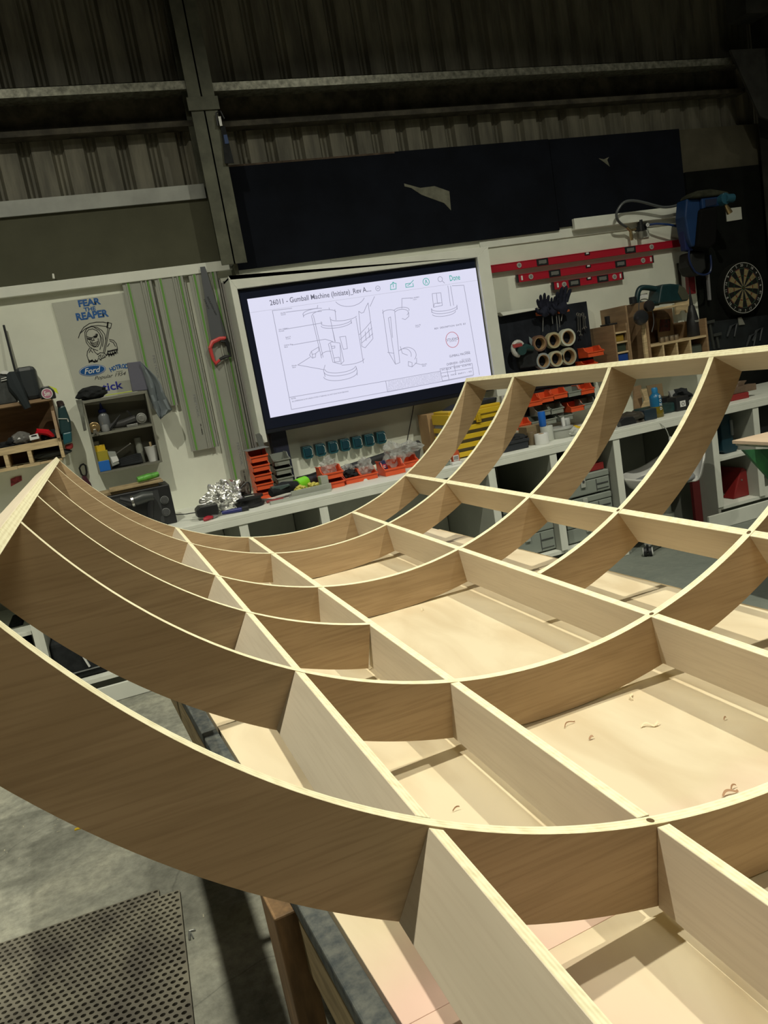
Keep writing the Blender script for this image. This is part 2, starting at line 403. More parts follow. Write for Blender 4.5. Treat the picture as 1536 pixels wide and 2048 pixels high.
# steel stanchion
ox = P(352, 0, 5.40)[0]
b = B(); b.box(1.0, 1.17, 5.40, 5.412, 2.46, 6.5); b.box(1.0, 1.17, 5.60, 5.612, 2.46, 6.5); b.box(1.08, 1.09, 5.40, 5.61, 2.46, 6.5)
b.box(.985, 1.185, 5.39, 5.40, 3.42, 3.5)
struct('column_1', b, mat('painted_steel', (.085, .088, .062), .5, .3, var=.3, scale=6), (1.08, 5.4, 0))
b = B(); b.box(5.75, 5.95, 5.2, 5.21, 0, 6.5); b.box(5.75, 5.95, 5.5, 5.51, 0, 6.5); b.box(5.845, 5.855, 5.2, 5.51, 0, 6.5)
b.prism([(5.35, 3.62), (5.75, 3.62), (5.75, 3.05), (5.6, 3.1)], 5.34, 5.36)
b.box(5.45, 5.7, 5.25, 5.45, 3.85, 4.1)
struct('column_2', b, mat('dark_steel', (.035, .035, .03), .6, .2, var=.4, scale=5), (5.85, 5.3, 0))
# other walls, roof (dark shed around)
dk = mat('shed_cladding_dark', (.06, .06, .05), .8)
b = B(); b.box(-5.1, -5, -4, 9, 0, 6.5); struct('wall_left', b, dk, (-5, 0, 0))
b = B(); b.box(8, 8.1, -4, 9, 0, 6.5); struct('wall_right', b, dk, (8, 0, 0))
b = B(); b.box(-5, 8, -4.1, -4, 0, 6.5); struct('wall_front', b, dk, (0, -4, 0))
b = B(); b.box(-5, 8, -4, 9, 6.5, 6.6); struct('ceiling', b, dk, (0, 0, 6.5))
# white trims on the wall
b = B(); z1 = P(462, 519, 5.55)[1]; b.box(-5, P(462, 519, 5.55)[0], 5.55, YW, z1 - .065, z1); b.prism(pp(5.54, [(104, 547), (108, 547), (110, 557), (105, 557)]), 5.54, 5.56)
struct('trim_2', b, white2, (0, 5.55, 2.45), bevel=.003)
b = B(); t0 = P(1148, 437, 5.535); t1 = P(1372, 409, 5.535)
b.box(t0[0], t1[0], 5.535, 5.569, t0[1] - .085, t0[1]); b.box(t0[0], t1[0] + .1, 5.57, YW, t0[1] - .085, P(1250, 441, 5.57)[1] - .01); struct('trim_3', b, white2, (4, 5.55, 2.6), bevel=.003)
b = B(); b.box(P(960, 500, YW)[0], 4.9, YW - .012, YW, 2.38, 2.62); struct('trim_4', b, white2, (4, YW, 2.5), bevel=.002)

# ================================================================ CURVED LATTICE (the half-drum of plywood)
LAT0, RIGZ = 0.7283, 0.3999 + CAMZ
RY = math.atan2(0.01048, 0.99995)
TH = [-1.0212, -0.5104, -0.2160, 0.2373, 0.5252, 1.0313]
AXI = [3.1656, 2.7507, 2.1393, 1.6984, 1.2621, 0.7199, 0.262]
HR = 0.105; TP = 0.018
rig = thing('curved_plywood_lattice', 'large half-drum lattice of curved plywood ribs and straight plywood stringers lying on the table', 'frame', (0, 0, 0))
RZc = RIGZ + .0012     # drum axis height
def rib(i, a0, a1):
    y = AXI[i]; b = B(); n = max(6, int((a1 - a0) / .022)); R0, R1 = 1.0, 1.0 + HR
    row = []
    for k in range(n + 1):
        t = a0 + (a1 - a0) * k / n; s_, c_ = math.sin(t), math.cos(t)
        row.append([b.bm.verts.new((r * s_, yy, -r * c_)) for r, yy in ((R0, y - TP / 2), (R0, y + TP / 2), (R1, y + TP / 2), (R1, y - TP / 2))])
    for A_, B_ in zip(row, row[1:]):
        for k, mi in ((0, 1), (1, 0), (2, 1), (3, 0)):
            b.m = mi; b._f([A_[k], A_[(k + 1) % 4], B_[(k + 1) % 4], B_[k]])
    b.m = 1; b._f(row[0][::-1]); b._f(row[-1])
    return part('curved_rib', b, [okoume, edge_y], rig, (0, y, -1.0))
for i in range(7):
    if i == 3: ribs = [(TH[0], TH[2] - .008), (TH[3] + .008, TH[5])]
    else: ribs = [(TH[0], TH[5])]
    for a0_, a1_ in ribs:
        r_ = rib(i, a0_, a1_)
        js = {5: (2,), 4: (3, 4), 3: (4,)}.get(i, ())
        for j in js:
            if not a0_ < TH[j] < a1_: continue
            b = B(); s_, c_ = math.sin(TH[j]), math.cos(TH[j])
            b.cyl((s_ * 1.002, AXI[i], -c_ * 1.002), (s_ * .9994, AXI[i], -c_ * .9994), .0048, n=12)
            part('screw_hole', b, mat('hole_brown', (.13, .08, .04), .9), r_)
def stringer(j, y0, y1, dl=0.0, up=0.0):
    t = TH[j]; tilt = {2: -.115, 3: .125}.get(j, t)
    s_, c_ = math.sin(t), math.cos(t); d = Vector((math.sin(tilt), 0, -math.cos(tilt))); e = Vector((d.z, 0, -d.x)) * -1
    dr = -.0006 if j in (0, 5) else .0008
    dr += up
    hh = HR - .0016
    if j in (2, 3): hh = 1.105 * 1.0 - 1.0 - .0016
    p0 = Vector((s_ * (1 + dr) + dl, 0, -c_ * (1 + dr)))
    b = B()
    def V(u, y, h): p = p0 + e * u + d * h; return b.bm.verts.new((p.x, y, p.z))
    q0 = [V(u, y, h) for u, y, h in ((-TP / 2, y0, 0), (TP / 2, y0, 0), (TP / 2, y0, hh), (-TP / 2, y0, hh))]
    q1 = [V(u, y, h) for u, y, h in ((-TP / 2, y1, 0), (TP / 2, y1, 0), (TP / 2, y1, hh), (-TP / 2, y1, hh))]
    for k, mi in ((0, 1), (1, 0), (2, 1), (3, 0)): b.m = mi; b._f([q0[k], q0[(k + 1) % 4], q1[(k + 1) % 4], q1[k]])
    b.m = 1; b._f(q0[::-1]); b._f(q1)
    o = part('stringer', b, [okoume_lit, edge_x], rig, (p0.x, (y0 + y1) / 2, p0.z), bevel=.0006, seg=1)
    # own local frame so that the plies follow the thickness of the tilted board
    ang = math.atan2(-e.z, e.x); Rm = Matrix.Rotation(ang, 4, 'Y')
    o.data.transform(Rm.inverted()); o.rotation_euler = (0, ang, 0)
    return o
E0, E1 = AXI[6] - TP / 2, AXI[0] + TP / 2
for j in range(6):
    if j in (1, 2):
        stringer(j, AXI[5] + TP / 2 + .004, E1); stringer(j, E0, AXI[5] - TP / 2 - .001, dl=.011 if j == 2 else .006, up=.004)
        for k_ in (5,): pass
    else: stringer(j, E0, E1)
rig.location = (LAT0 * math.cos(RY), LAT0 * math.sin(RY), RZc)
rig.rotation_euler = (0, 0, RY)

# ================================================================ WORK TABLE UNDER IT
TZ = 0.9148
def rigw(lat, a):   # lattice lateral / axial -> room x, y
    u = lat + LAT0
    return (u * .999945 - a * .01048, u * .01048 + a * .999945)
tl = rigw(-.688, 3.062)      # far left corner
tdir = Vector((0.058, -.998, 0)).normalized()   # towards the camera along the left edge
tang = math.atan2(-tdir.x, -tdir.y) * -1
table = thing('trestle_table', 'long workshop table of timber legs and rails with grey side rail under the lattice', 'table', (0, 0, 0))
# table local: x across (0 = left edge), y = 0 at far end, negative towards the camera
WT = 1.236; LT = 3.65
b = B(); b.box(-.036, -.003, -LT, -.02, TZ - .034, TZ - .004); part('side_rail', b, mat('blue_grey_paint', (.052, .060, .064), .8, scale=55, col2=(.115, .12, .11), detail=8), table, (0, 0, TZ), bevel=.003, label='grey painted side rail')
b = B(); b.box(WT + .004, WT + .05, -LT, -.02, TZ - .09, TZ - .02); part('side_rail', b, wood, table, (WT, 0, TZ), bevel=.003)
b = B(); b.box(-.030, -.004, -LT + .05, -.06, TZ - .15, TZ - .036); part('apron', b, mat('old_timber', (.27, .21, .12), .8, var=.25, scale=5, stretch=(12, 1.5, 12)), table, (0, -1, TZ), bevel=.002)
b = B(); b.box(WT - .02, WT + .02, -LT + .05, -.06, TZ - .2, TZ - .092); part('apron', b, MATS['old_timber'], table, (WT, -1, TZ), bevel=.002)
for yy in (-.35, -1.25, -2.1, -3.1):
    b = B(); b.box(-.006, WT - .022, yy - .02, yy + .025, TZ - .16, TZ - .04); part('cross_rail', b, MATS['old_timber'], table, (.6, yy, TZ))
legm = mat('reddish_timber', (.20, .115, .05), .7, var=.3, scale=4, stretch=(10, 10, 2))
for yy, lean, ins in ((-.36, .0, .12), (-1.96, .012, 0), (-3.3, 0, 0)):
    for side, xx in ((0, -.064 + ins), (1, WT + .03 - ins)):
        b = B()
        f = [(xx + sx, yy + sy, z) for z, k in ((.0, 1), (TZ - (.045 if ins == 0 else .165), 0)) for sx, sy in ((-.0 + k * lean * (1 - 2 * side), -.045), (.042 + k * lean * (1 - 2 * side), -.045), (.042 + k * lean * (1 - 2 * side), .045), (0 + k * lean * (1 - 2 * side), .045))]
        v = [b.bm.verts.new(p) for p in f]
        for fc in ((3, 2, 1, 0), (4, 5, 6, 7), (0, 1, 5, 4), (1, 2, 6, 5), (2, 3, 7, 6), (3, 0, 4, 7)): b._f([v[i] for i in fc])
        part('leg', b, legm, table, (xx, yy, .4), bevel=.003)
    b = B(); b.box(-.03, WT + .03, yy - .02, yy + .02, .18, .25); part('stretcher', b, legm, table, (.6, yy, .2))
for (ya, yb) in ((-.36, -1.96),):
    b = B(); b.box(-.05, -.032, yb + .05, yb + .075, .25, TZ - .05); part('brace', b, MATS['old_timber'], table, (0, yb, .4))
TANG = math.atan2(.058, .998) + .01048
TR = Matrix.Translation((tl[0], tl[1], 0)) @ Matrix.Rotation(TANG, 4, 'Z')
table.location = (tl[0], tl[1], 0); table.rotation_euler = (0, 0, TANG)
def tw(x, y):       # table local -> room
    v = TR @ Vector((x, y, 0)); return (v.x, v.y)
for k, (y0, y1, pk) in enumerate(((-2.3302, 0, 0), (-LT, -2.3306, 0))):
    b = B(); b.box(0, WT, y0 + .5 * -y0 * 0, y1, TZ - .018, TZ)
    ce = ((WT / 2), (y0 + y1) / 2)
    b.bm.transform(Matrix.Translation((-ce[0], -ce[1], -TZ)))
    lbl = ('large pale birch plywood sheet covering the far part of the trestle table', 'plywood sheet with pink sprayed edge at the near end of the table')[k]
    o = one('plywood_sheet', lbl, 'plywood sheet', b, deck_mat('birch_deck_%s' % ('far' if k == 0 else 'near'), ((-1.02, -.86, .85, 0) if k == 0 else (-.5, -.2, .9, 0)), 1 - k), (0, 0, 0), 'plywood sheets on the trestle table', bevel=.001)
    cw = tw(*ce); o.location = (cw[0], cw[1], TZ); o.rotation_euler = table.rotation_euler
# shavings on the sheet
def shaving(px, py, L_, curl, rz, thick, lbl, mt):
    L_ *= .78; thick *= .8
    x, y = Pz(px, py, TZ + .002); b = B(); n = 12; pr = None
    r_ = random.Random(int(px * 7 + py))
    for k in range(n + 1):
        t = k / n; a = t * curl; xx = (t - .5) * L_; zz = .0015 + .004 * abs(math.sin(a * 2.2)); yy = .12 * L_ * math.sin(a * 3)
        v = (b.bm.verts.new((x + xx * math.cos(rz) - yy * math.sin(rz), y + xx * math.sin(rz) + yy * math.cos(rz), TZ + zz)),
             b.bm.verts.new((x + xx * math.cos(rz) - (yy + thick) * math.sin(rz), y + xx * math.sin(rz) + (yy + thick) * math.cos(rz), TZ + zz + .002)))
        if pr: b._f([pr[0], v[0], v[1], pr[1]])
        pr = v
    o = one('wood_shaving', lbl, 'wood shaving', b, mt, (x, y, TZ), 'wood shavings on the plywood sheet')
    md = o.modifiers.new('thick', 'SOLIDIFY'); md.thickness = .0006
shp = mat('shaving_pale', (.82, .70, .48), .7); shb = mat('shaving_brown', (.44, .26, .15), .7)
for a in ((1301, 1452, .042, 2.2, -.35, .005, 'pale curled shaving, longest one in the middle of the big plywood bay', shp),
          (1265, 1394, .030, 1.8, 1.1, .004, 'pale upright curl at the back edge of the big plywood bay, beside rib shadow', shp),
          (1139, 1449, .036, 1.5, .4, .0012, 'thin arched wood fibre near the stringer left of the big bay', shb),
          (1184, 1478, .012, 1.0, .1, .004, 'tiny brown chip left of the longest shaving', shb),
          (1461, 1588, .034, 1.6, .05, .004, 'reddish brown shaving near the front curved rib', shb),
          (1468, 1576, .016, 1.2, .3, .002, 'small brown splinter just behind the reddish shaving', shb),
          (1451, 1439, .008, 1.0, .2, .002, 'tiny dark splinter in the shade right of the big bay', shb),
          (846, 1220, .020, 1.9, 1.1, .003, 'small pale curl lying in the bay behind the middle one', shp),
          (913, 1620, .016, 1.0, 0, .001, 'thin short fibre beside the front left stringer crossing', shb),
          (748, 1336, .030, 1.2, .1, .003, 'pale sliver poking out beside the interrupted rib end', shp)): shaving(*a)

# ================================================================ FLOOR: perforated rubber mat
def fz(x, y): return Pz(x, y, 0.012)
c1 = Vector((*fz(316, 1778), 0)); c2 = Vector((*fz(0, 1886), 0))
e1 = Vector((*fz(352, 1806), 0)); e2 = Vector((*fz(387, 2048), 0))
ux = (c1 - c2).normalized(); uy = Vector((-ux.y, ux.x, 0))
b = B(); pit = .0225; ncx, ncy = 58, 62; T = .012
org = c1 + ux * .003
import itertools
vc = {}
def gv(x, y, z):
    k = (round(x, 5), round(y, 5), z)
    if k not in vc:
        p = org + ux * x + uy * y; vc[k] = b.bm.verts.new((p.x, p.y, z))
    return vc[k]
for i in range(ncx):
    for j in range(ncy):
        if i >= ncx - 3 and j <= 1 and False: continue
        x1 = -i * pit; y1 = -j * pit; y0 = y1 - pit
        if j % 2:
            if i == 0 and j < 2: b._f([gv(-pit / 2, y0, T), gv(0, y0, T), gv(0, y1, T), gv(-pit / 2, y1, T)])
            x1 -= pit / 2
        x0 = x1 - pit
        cxx, cyy = (x0 + x1) / 2, (y0 + y1) / 2
        sq = [(x0, y0), (cxx, y0), (x1, y0), (x1, cyy), (x1, y1), (cxx, y1), (x0, y1), (x0, cyy)]
        hole = [(cxx + pit * .36 * math.cos(a), cyy + pit * .30 * math.sin(a)) for a in [math.radians(225 + 45 * k) for k in range(8)]]
        A_ = [gv(*p, T) for p in sq]; H_ = [gv(*p, T) for p in hole]; D_ = [gv(*p, .002) for p in hole]
        for k in range(8):
            b._f([A_[k], A_[(k + 1) % 8], H_[(k + 1) % 8], H_[k]]); b._f([H_[k], H_[(k + 1) % 8], D_[(k + 1) % 8], D_[k]])
        b.m = 1; b._f(D_); b.m = 0
# side strip to the right, starting a little lower (the notched corner)
for j in range(2, ncy):
    for i in range(-3, 0):
        x1 = -i * pit; y1 = -j * pit; y0 = y1 - pit
        if j % 2:
            if i == -3: b._f([gv(x1 - pit / 2, y0, T), gv(x1, y0, T), gv(x1, y1, T), gv(x1 - pit / 2, y1, T)])
            x1 -= pit / 2
        x0 = x1 - pit; cxx, cyy = (x0 + x1) / 2, (y0 + y1) / 2
        sq = [(x0, y0), (cxx, y0), (x1, y0), (x1, cyy), (x1, y1), (cxx, y1), (x0, y1), (x0, cyy)]
        hole = [(cxx + pit * .36 * math.cos(a), cyy + pit * .30 * math.sin(a)) for a in [math.radians(225 + 45 * k) for k in range(8)]]
        A_ = [gv(*p, T) for p in sq]; H_ = [gv(*p, T) for p in hole]; D_ = [gv(*p, .002) for p in hole]
        for k in range(8):
            b._f([A_[k], A_[(k + 1) % 8], H_[(k + 1) % 8], H_[k]]); b._f([H_[k], H_[(k + 1) % 8], D_[(k + 1) % 8], D_[k]])
        b.m = 1; b._f(D_); b.m = 0
# outer rim
def wallq(pa, pb):
    b._f([gv(*pa, T), gv(*pb, T), gv(*pb, 0.0), gv(*pa, 0.0)])
wallq((-ncx * pit, 0), (0, 0)); wallq((0, 0), (0, -2 * pit)); wallq((0, -2 * pit), (3 * pit, -2 * pit)); wallq((3 * pit, -2 * pit), (3 * pit, -ncy * pit)); wallq((-ncx * pit, -ncy * pit), (-ncx * pit, 0))
one('rubber_mat', 'perforated dark rubber anti-fatigue mat with a notched corner on the concrete floor', 'floor mat', b,
    [mat('dusty_rubber', (.24, .225, .175), .8, col2=(.11, .10, .085), scale=4, detail=7), mat('hole_dark', (.05, .045, .037), .9)], (c1.x, c1.y, 0))
x, y = Pz(376, 1862, 0)
b = B(); b.tube([(x, y - .05, .004), (x + .004, y - .01, .004), (x + .022, y - .012, .004)], .0035, 6); b.tube([(x + .012, y - .05, .004), (x + .006, y - .012, .004)], .0025, 5)
one('bent_wire_clip', 'bent grey wire lying beside the mat edge', 'wire', b, steeld, (x, y, 0))
x, y = Pz(159, 1657, 0.0)
b = B(); b.prism([(x - .02, .0), (x + .02, .0), (x + .018, .003), (x - .018, .004)], y - .008, y + .008); one('yellow_offcut', 'small yellow scrap on the floor under the front rib', 'scrap', b, yellow, (x, y, 0))

# debris strewn on the concrete: dust nobody could count
r5 = random.Random(3); b = B()
for k in range(420):
    x = r5.uniform(-1.5, -.02); y = r5.uniform(1.4, 3.6); s_ = r5.uniform(.0015, .006); a = r5.uniform(0, PI); l_ = s_ * r5.uniform(1, 4)
    if -1.5 < (x - c1.x) < .12 and (y - c1.y) < .45: continue
    M_ = Matrix.Translation((x, y, 0)) @ Matrix.Rotation(a, 4, 'Z'); b.box(-l_ / 2, l_ / 2, -s_ / 3, s_ / 3, 0, .0012, M_)
o = one('floor_debris', 'pale crumbs of sawdust and chips scattered over the concrete floor', 'debris', b, mat('debris_pale', (.42, .40, .30), .9), (0, 2, 0)); o['kind'] = 'stuff'

# ================================================================ BLACK PANEL ABOVE THE SCREEN, LEFT BACKING
YP = 5.57
b = B(); pts = [P(432, 333, YP), P(1358, 256, YP), P(1371, 396, YP)]
px0, px1, pz1 = pts[0][0], pts[1][0], (pts[0][1] + pts[1][1]) / 2
pz0 = P(736, 508, YP)[1]; pxs = P(1148, 456, YP)[0]
bp_ = thing('painted_board', 'huge board painted black, with a torn pale patch, above the lit screen', 'board', (px0, YP, pz0))
b.prism([(px0, pz0), (P(1100, 300, YP)[0] - .002, pz0), (P(1100, 300, YP)[0] - .002, pz1), (px0, pz1)], YP, YP + .018)
navy = mat('black_board_paint', (.005, .0065, .011), .85, var=.25, scale=3)
part('board_sheet', b, navy, bp_, bevel=.001)
b = B(); b.prism([(P(1100, 300, YP)[0] + .002, pz0 + .02), (px1, pz0 + .02), (px1, pz1 - .004), (P(1100, 300, YP)[0] + .002, pz1 - .004)], YP, YP + .018); part('board_sheet', b, navy, bp_, bevel=.001)
# torn paint: pale timber shows
tear = [(138, 705), (200, 722), (255, 715), (312, 735), (318, 808), (292, 780), (250, 765), (205, 748), (165, 722), (140, 716)]
b = B(); b.prism([P(736 + x / 1.92, y / 1.92, YP) for x, y in tear], YP - .003, YP); part('torn_patch', b, mat('bare_board', (.16, .16, .125), .8, var=.2, scale=12), bp_)
b = B(); b.prism([P(736 + x / 1.92, y / 1.92, YP) for x, y in [(885, 608), (905, 612), (925, 603), (918, 614), (928, 640), (905, 622)]], YP - .002, YP); part('paint_chip', b, MATS['bare_board'], bp_)
b = B(); b.prism([(px0, pz1 - .012), (px0 + 1.3, pz1 - .012), (px0 + 1.3, pz1), (px0, pz1)], YP - .001, YP + .019); part('bare_top_edge', b, mat('worn_edge', (.08, .06, .045), .8, var=.4, scale=14), bp_)
# timber batten edge left of it
b = B(); b.box(px0 - .03, px0 - .006, 5.47, YP + .06, 2.36, pz1 + .25)
one('wall_batten', 'thin pale vertical batten at the left edge of the black board', 'batten', b, mat('batten', (.15, .15, .11), .7, var=.2, scale=6), (px0, 5.5, 2.4))

# ratchet strap clip hanging by the stanchion
(x, z) = P(438, 232, 5.38); b = B(); b.tube([(x - .02, 5.38, z - .06), (x - .015, 5.38, z + .02), (x + .015, 5.38, z + .03), (x + .03, 5.38, z - .02)], .006, 6)
st = thing('strap_hook', 'dark hanging strap with a bright metal clip beside the steel stanchion', 'strap', (x, 5.38, z))
part('hook', b, black, st)
b = B(); b.bxp((436, 232), (446, 252), 5.37, 5.385); part('clip', b, steel, st, bevel=.003, label='bright metal clip')
b = B(); b.prism(pp(5.38, [(441, 252), (450, 252), (458, 285), (468, 326), (450, 327), (446, 285)]), 5.378, 5.386); part('webbing', b, blackm, st)
b = B(); b.prism(pp(5.376, [(447, 270), (454, 269), (458, 287), (450, 288)]), 5.374, 5.377); part('blue_tag', b, dblue, st, label='blue tag')

# ================================================================ WALL SCREEN
YT = 5.40
(xs0, zs1), (xs1, _) = P(494, 598, YT), P(951, 536, YT)
zs0 = (P(543, 836, YT)[1] + P(985, 752, YT)[1]) / 2; zs1 = (zs1 + P(951, 536, YT)[1]) / 2
bar = 0.075
# white box frame around it
YF = 5.37
fx0, fz1 = P(457, 554, YF); fxi = P(476, 585, YF)[0]; fx1 = P(977, 500, YF)[0]; fxj = P(955, 515, YF)[0]; fzi = (P(478, 576, YF)[1] + P(950, 516, YF)[1]) / 2
fz0 = P(535, 884, YF)[1]; fzt = P(966, 494, YF)[1]
tv = thing('television', 'large wall screen lit white, showing a technical drawing under a title line', 'television', ((xs0 + xs1) / 2, YT, (zs0 + zs1) / 2))
b = B(); b.box(fxi + .003, fxj - .003, YT + .002, YT + .09, zs0 - bar - .03, fzi - .003)
part('housing', b, mat('tv_black', (.012, .014, .022), .35), tv, bevel=.006)
b = B(); b.box(fxi + .012, fxj - .012, YT - .001, YT + .004, zs0 - bar, min(zs1 + bar, fzi - .012))
part('panel_glass', b, mat('tv_glass', (.012, .016, .035), .22), tv)
scrm = mat('screen_glow', (.70, .70, .87), .4, emit=.98)
b = B(); b.box(xs0, xs1, YT - .002, YT, zs0, zs1); scr = part('screen', b, scrm, tv)
YS = YT - .0022
tealE = mat('screen_teal', (.03, .40, .34), .5, emit=.9); inkE = mat('screen_ink', (.12, .12, .17), .5, emit=.9); faint = mat('screen_line', (.34, .34, .44), .5, emit=.9); redE = mat('screen_red', (.5, .12, .14), .5, emit=.9)
def zc(x, y): return P(400 + x / 2.56, 480 + y / 2.56, YT)
def ztxt(s, p0, p1, h, m_, par=scr, **k):
    a, c = zc(*p0), zc(*p1); textm(s, m_, par, (a[0] + c[0]) / 2, (a[1] + c[1]) / 2, YS, w=abs(c[0] - a[0]), h=h, name='screen_text', **k)
ztxt('26011 - Gumball Machine (Initiate)_Rev A....', (356, 318), (876, 262), .046, inkE, bold=.006)
ztxt('Done', (1277, 195), (1330, 191), .04, tealE, bold=.008)
b = B(); L_ = []
L_.append([zc(975, 228), zc(975, 255), zc(1003, 251), zc(1003, 222), zc(995, 223)]); L_.append([zc(975, 228), zc(983, 227)]); L_.append([zc(989, 242), zc(988, 216), zc(981, 226)]); L_.append([zc(988, 216), zc(997, 223)])
L_.append([zc(1075, 222), zc(1052, 225), zc(1054, 243), zc(1092, 238), zc(1089, 222)]); L_.append([zc(1062, 233), zc(1072, 228), zc(1092, 206)])
c_ = zc(1157, 214); L_.append(arc(c_[0], c_[1], .0245, 0, 360, 20)); L_.append([(c_[0] - .008, c_[1] - .012), (c_[0], c_[1] + .013), (c_[0] + .008, c_[1] - .012)])
b.strokes(L_, .004, YS); part('toolbar_icons', b, tealE, scr)
b = B(); c_ = zc(1229, 201); Lg = [arc(c_[0], c_[1], .018, 0, 360, 18), [(c_[0] + .013, c_[1] - .013), (c_[0] + .03, c_[1] - .032)]]; c_ = zc(910, 248); Lg.append(arc(c_[0], c_[1], .017, 0, 360, 14)); Lg.append([(c_[0] - .007, c_[1] + .004), (c_[0], c_[1] - .004), (c_[0] + .007, c_[1] + .004)])
b.strokes(Lg, .0035, YS); part('search_icon', b, faint, scr)
b = B(); b.box(xs0 + .002, xs1 - .002, YS - .0002, YS, zc(260, 372)[1] - .001, zc(260, 372)[1] + .001); part('toolbar_line', b, mat('screen_pale', (.62, .62, .76), .5, emit=.7), scr)
def tr(pts): return [zc(*p) for p in pts]
def earc(cx, cy, rx, ry, a0, a1, tilt=-8, n=16):
    o = []; t = math.radians(tilt)
    for i in range(n + 1):
        a = math.radians(a0 + (a1 - a0) * i / n); X_ = rx * math.cos(a); Y_ = ry * math.sin(a)
        o.append(zc(cx + X_ * math.cos(t) - Y_ * math.sin(t), cy + X_ * math.sin(t) + Y_ * math.cos(t)))
    return o
D = [tr([(370, 362), (468, 868), (1398, 695)]), tr([(370, 362), (470, 350)]), tr([(1290, 235), (1350, 232), (1430, 690)]),
     tr([(458, 806), (950, 722), (960, 778)]), tr([(950, 722), (1228, 672)]), tr([(960, 778), (1240, 724)]),
     # top rails
     earc(592, 372, 66, 20, 175, 300), earc(592, 384, 64, 16, 180, 300), tr([(527, 380), (530, 395)]), tr([(660, 347), (662, 356)]),
     # main curved wall
     tr([(570, 388), (622, 605)]), tr([(580, 386), (630, 600)]), tr([(690, 356), (696, 410)]), earc(635, 380, 62, 22, 185, 350), earc(655, 592, 36, 22, 180, 300),
     # centre front wall
     tr([(665, 395), (690, 520)]), earc(735, 395, 68, 17, 15, 170), tr([(798, 398), (836, 630)]), earc(762, 618, 78, 20, 0, 120), tr([(676, 450), (692, 520)]),
     earc(697, 418, 78, 20, 5, 175), earc(697, 430, 78, 20, 0, 180), tr([(620, 418), (622, 432)]), tr([(774, 415), (776, 428)]),
     # cabinet
     tr([(657, 533), (672, 522), (716, 528), (736, 620), (722, 636), (680, 626), (657, 533)]), tr([(716, 528), (722, 636)]), tr([(668, 530), (690, 628)]), tr([(672, 545), (690, 543), (690, 553), (674, 555), (672, 545)]),
     tr([(685, 605), (712, 600), (715, 622), (690, 625), (685, 605)]), tr([(713, 497), (745, 493), (754, 556), (733, 560), (716, 500)]),
     # shelf unit right
     tr([(812, 365), (828, 545), (845, 552), (885, 505), (860, 322), (848, 345), (838, 370), (826, 375), (812, 365)]), tr([(815, 485), (848, 450), (875, 418)]), tr([(820, 510), (850, 480), (880, 450)]), tr([(845, 470), (850, 515)]), tr([(862, 450), (868, 500)]), tr([(826, 528), (884, 480)]),
     # arc tops
     earc(765, 290, 78, 50, 20, 160), tr([(893, 290), (870, 340)]),
     # base ring
     earc(718, 655, 78, 24, 5, 180), earc(718, 668, 82, 26, 0, 180), earc(718, 690, 86, 28, 0, 180), tr([(640, 640), (632, 668), (640, 700)]), tr([(798, 648), (804, 668), (804, 692)]),
     # left small segment
     tr([(607, 548), (570, 570), (560, 590), (575, 605), (590, 600), (592, 580), (608, 568), (607, 548)]), tr([(575, 585), (590, 583)]), tr([(570, 570), (578, 604)]),
     # right column and arcs
     tr([(935, 358), (965, 575), (1000, 636), (1022, 628), (997, 375)]), earc(966, 372, 32, 14, 185, 360), tr([(964, 400), (1000, 636)]), tr([(964, 400), (975, 394), (985, 500)]), tr([(960, 575), (990, 580)]),
     earc(1030, 375, 36, 20, 200, 400), earc(1030, 362, 40, 17, 200, 380), tr([(1034, 402), (1050, 408), (1068, 392), (1068, 372)]),
     earc(1060, 590, 46, 40, 230, 400), earc(1045, 590, 36, 34, 230, 380), tr([(1025, 545), (1035, 580), (1062, 590)]), tr([(1066, 622), (1066, 645), (1085, 650), (1108, 628), (1108, 605)]), tr([(1066, 622), (1085, 628), (1085, 650)]),
     # top right detail
     tr([(1188, 275), (1195, 345), (1240, 335), (1232, 270), (1188, 275)]), tr([(1210, 275), (1215, 325), (1235, 322)]), tr([(1195, 345), (1200, 325), (1226, 322)]), tr([(1282, 235), (1298, 335)]), tr([(1268, 235), (1282, 338)]),
     earc(1250, 345, 66, 18, -10, 190), earc(1250, 356, 66, 20, -5, 185), earc(1248, 372, 60, 18, 0, 175), tr([(1184, 352), (1186, 372)]), tr([(1315, 335), (1316, 355)]),
     # leader lines
     tr([(440, 370), (600, 350), (602, 335)]), tr([(430, 458), (625, 425)]), tr([(470, 538), (640, 508), (680, 520)]), tr([(500, 640), (563, 600)]), tr([(500, 640), (640, 665)]), tr([(1033, 350), (1033, 300), (1078, 297)]), tr([(1100, 630), (1130, 638)]),
     # title block
     tr([(1228, 660), (1392, 632), (1400, 690), (1240, 722), (1228, 660)]), tr([(1262, 655), (1274, 715)]), tr([(1233, 682), (1394, 655)]), tr([(1310, 690), (1300, 640)])]
b = B(); b.strokes(D, .0034, YS); part('technical_drawing', b, faint, scr)
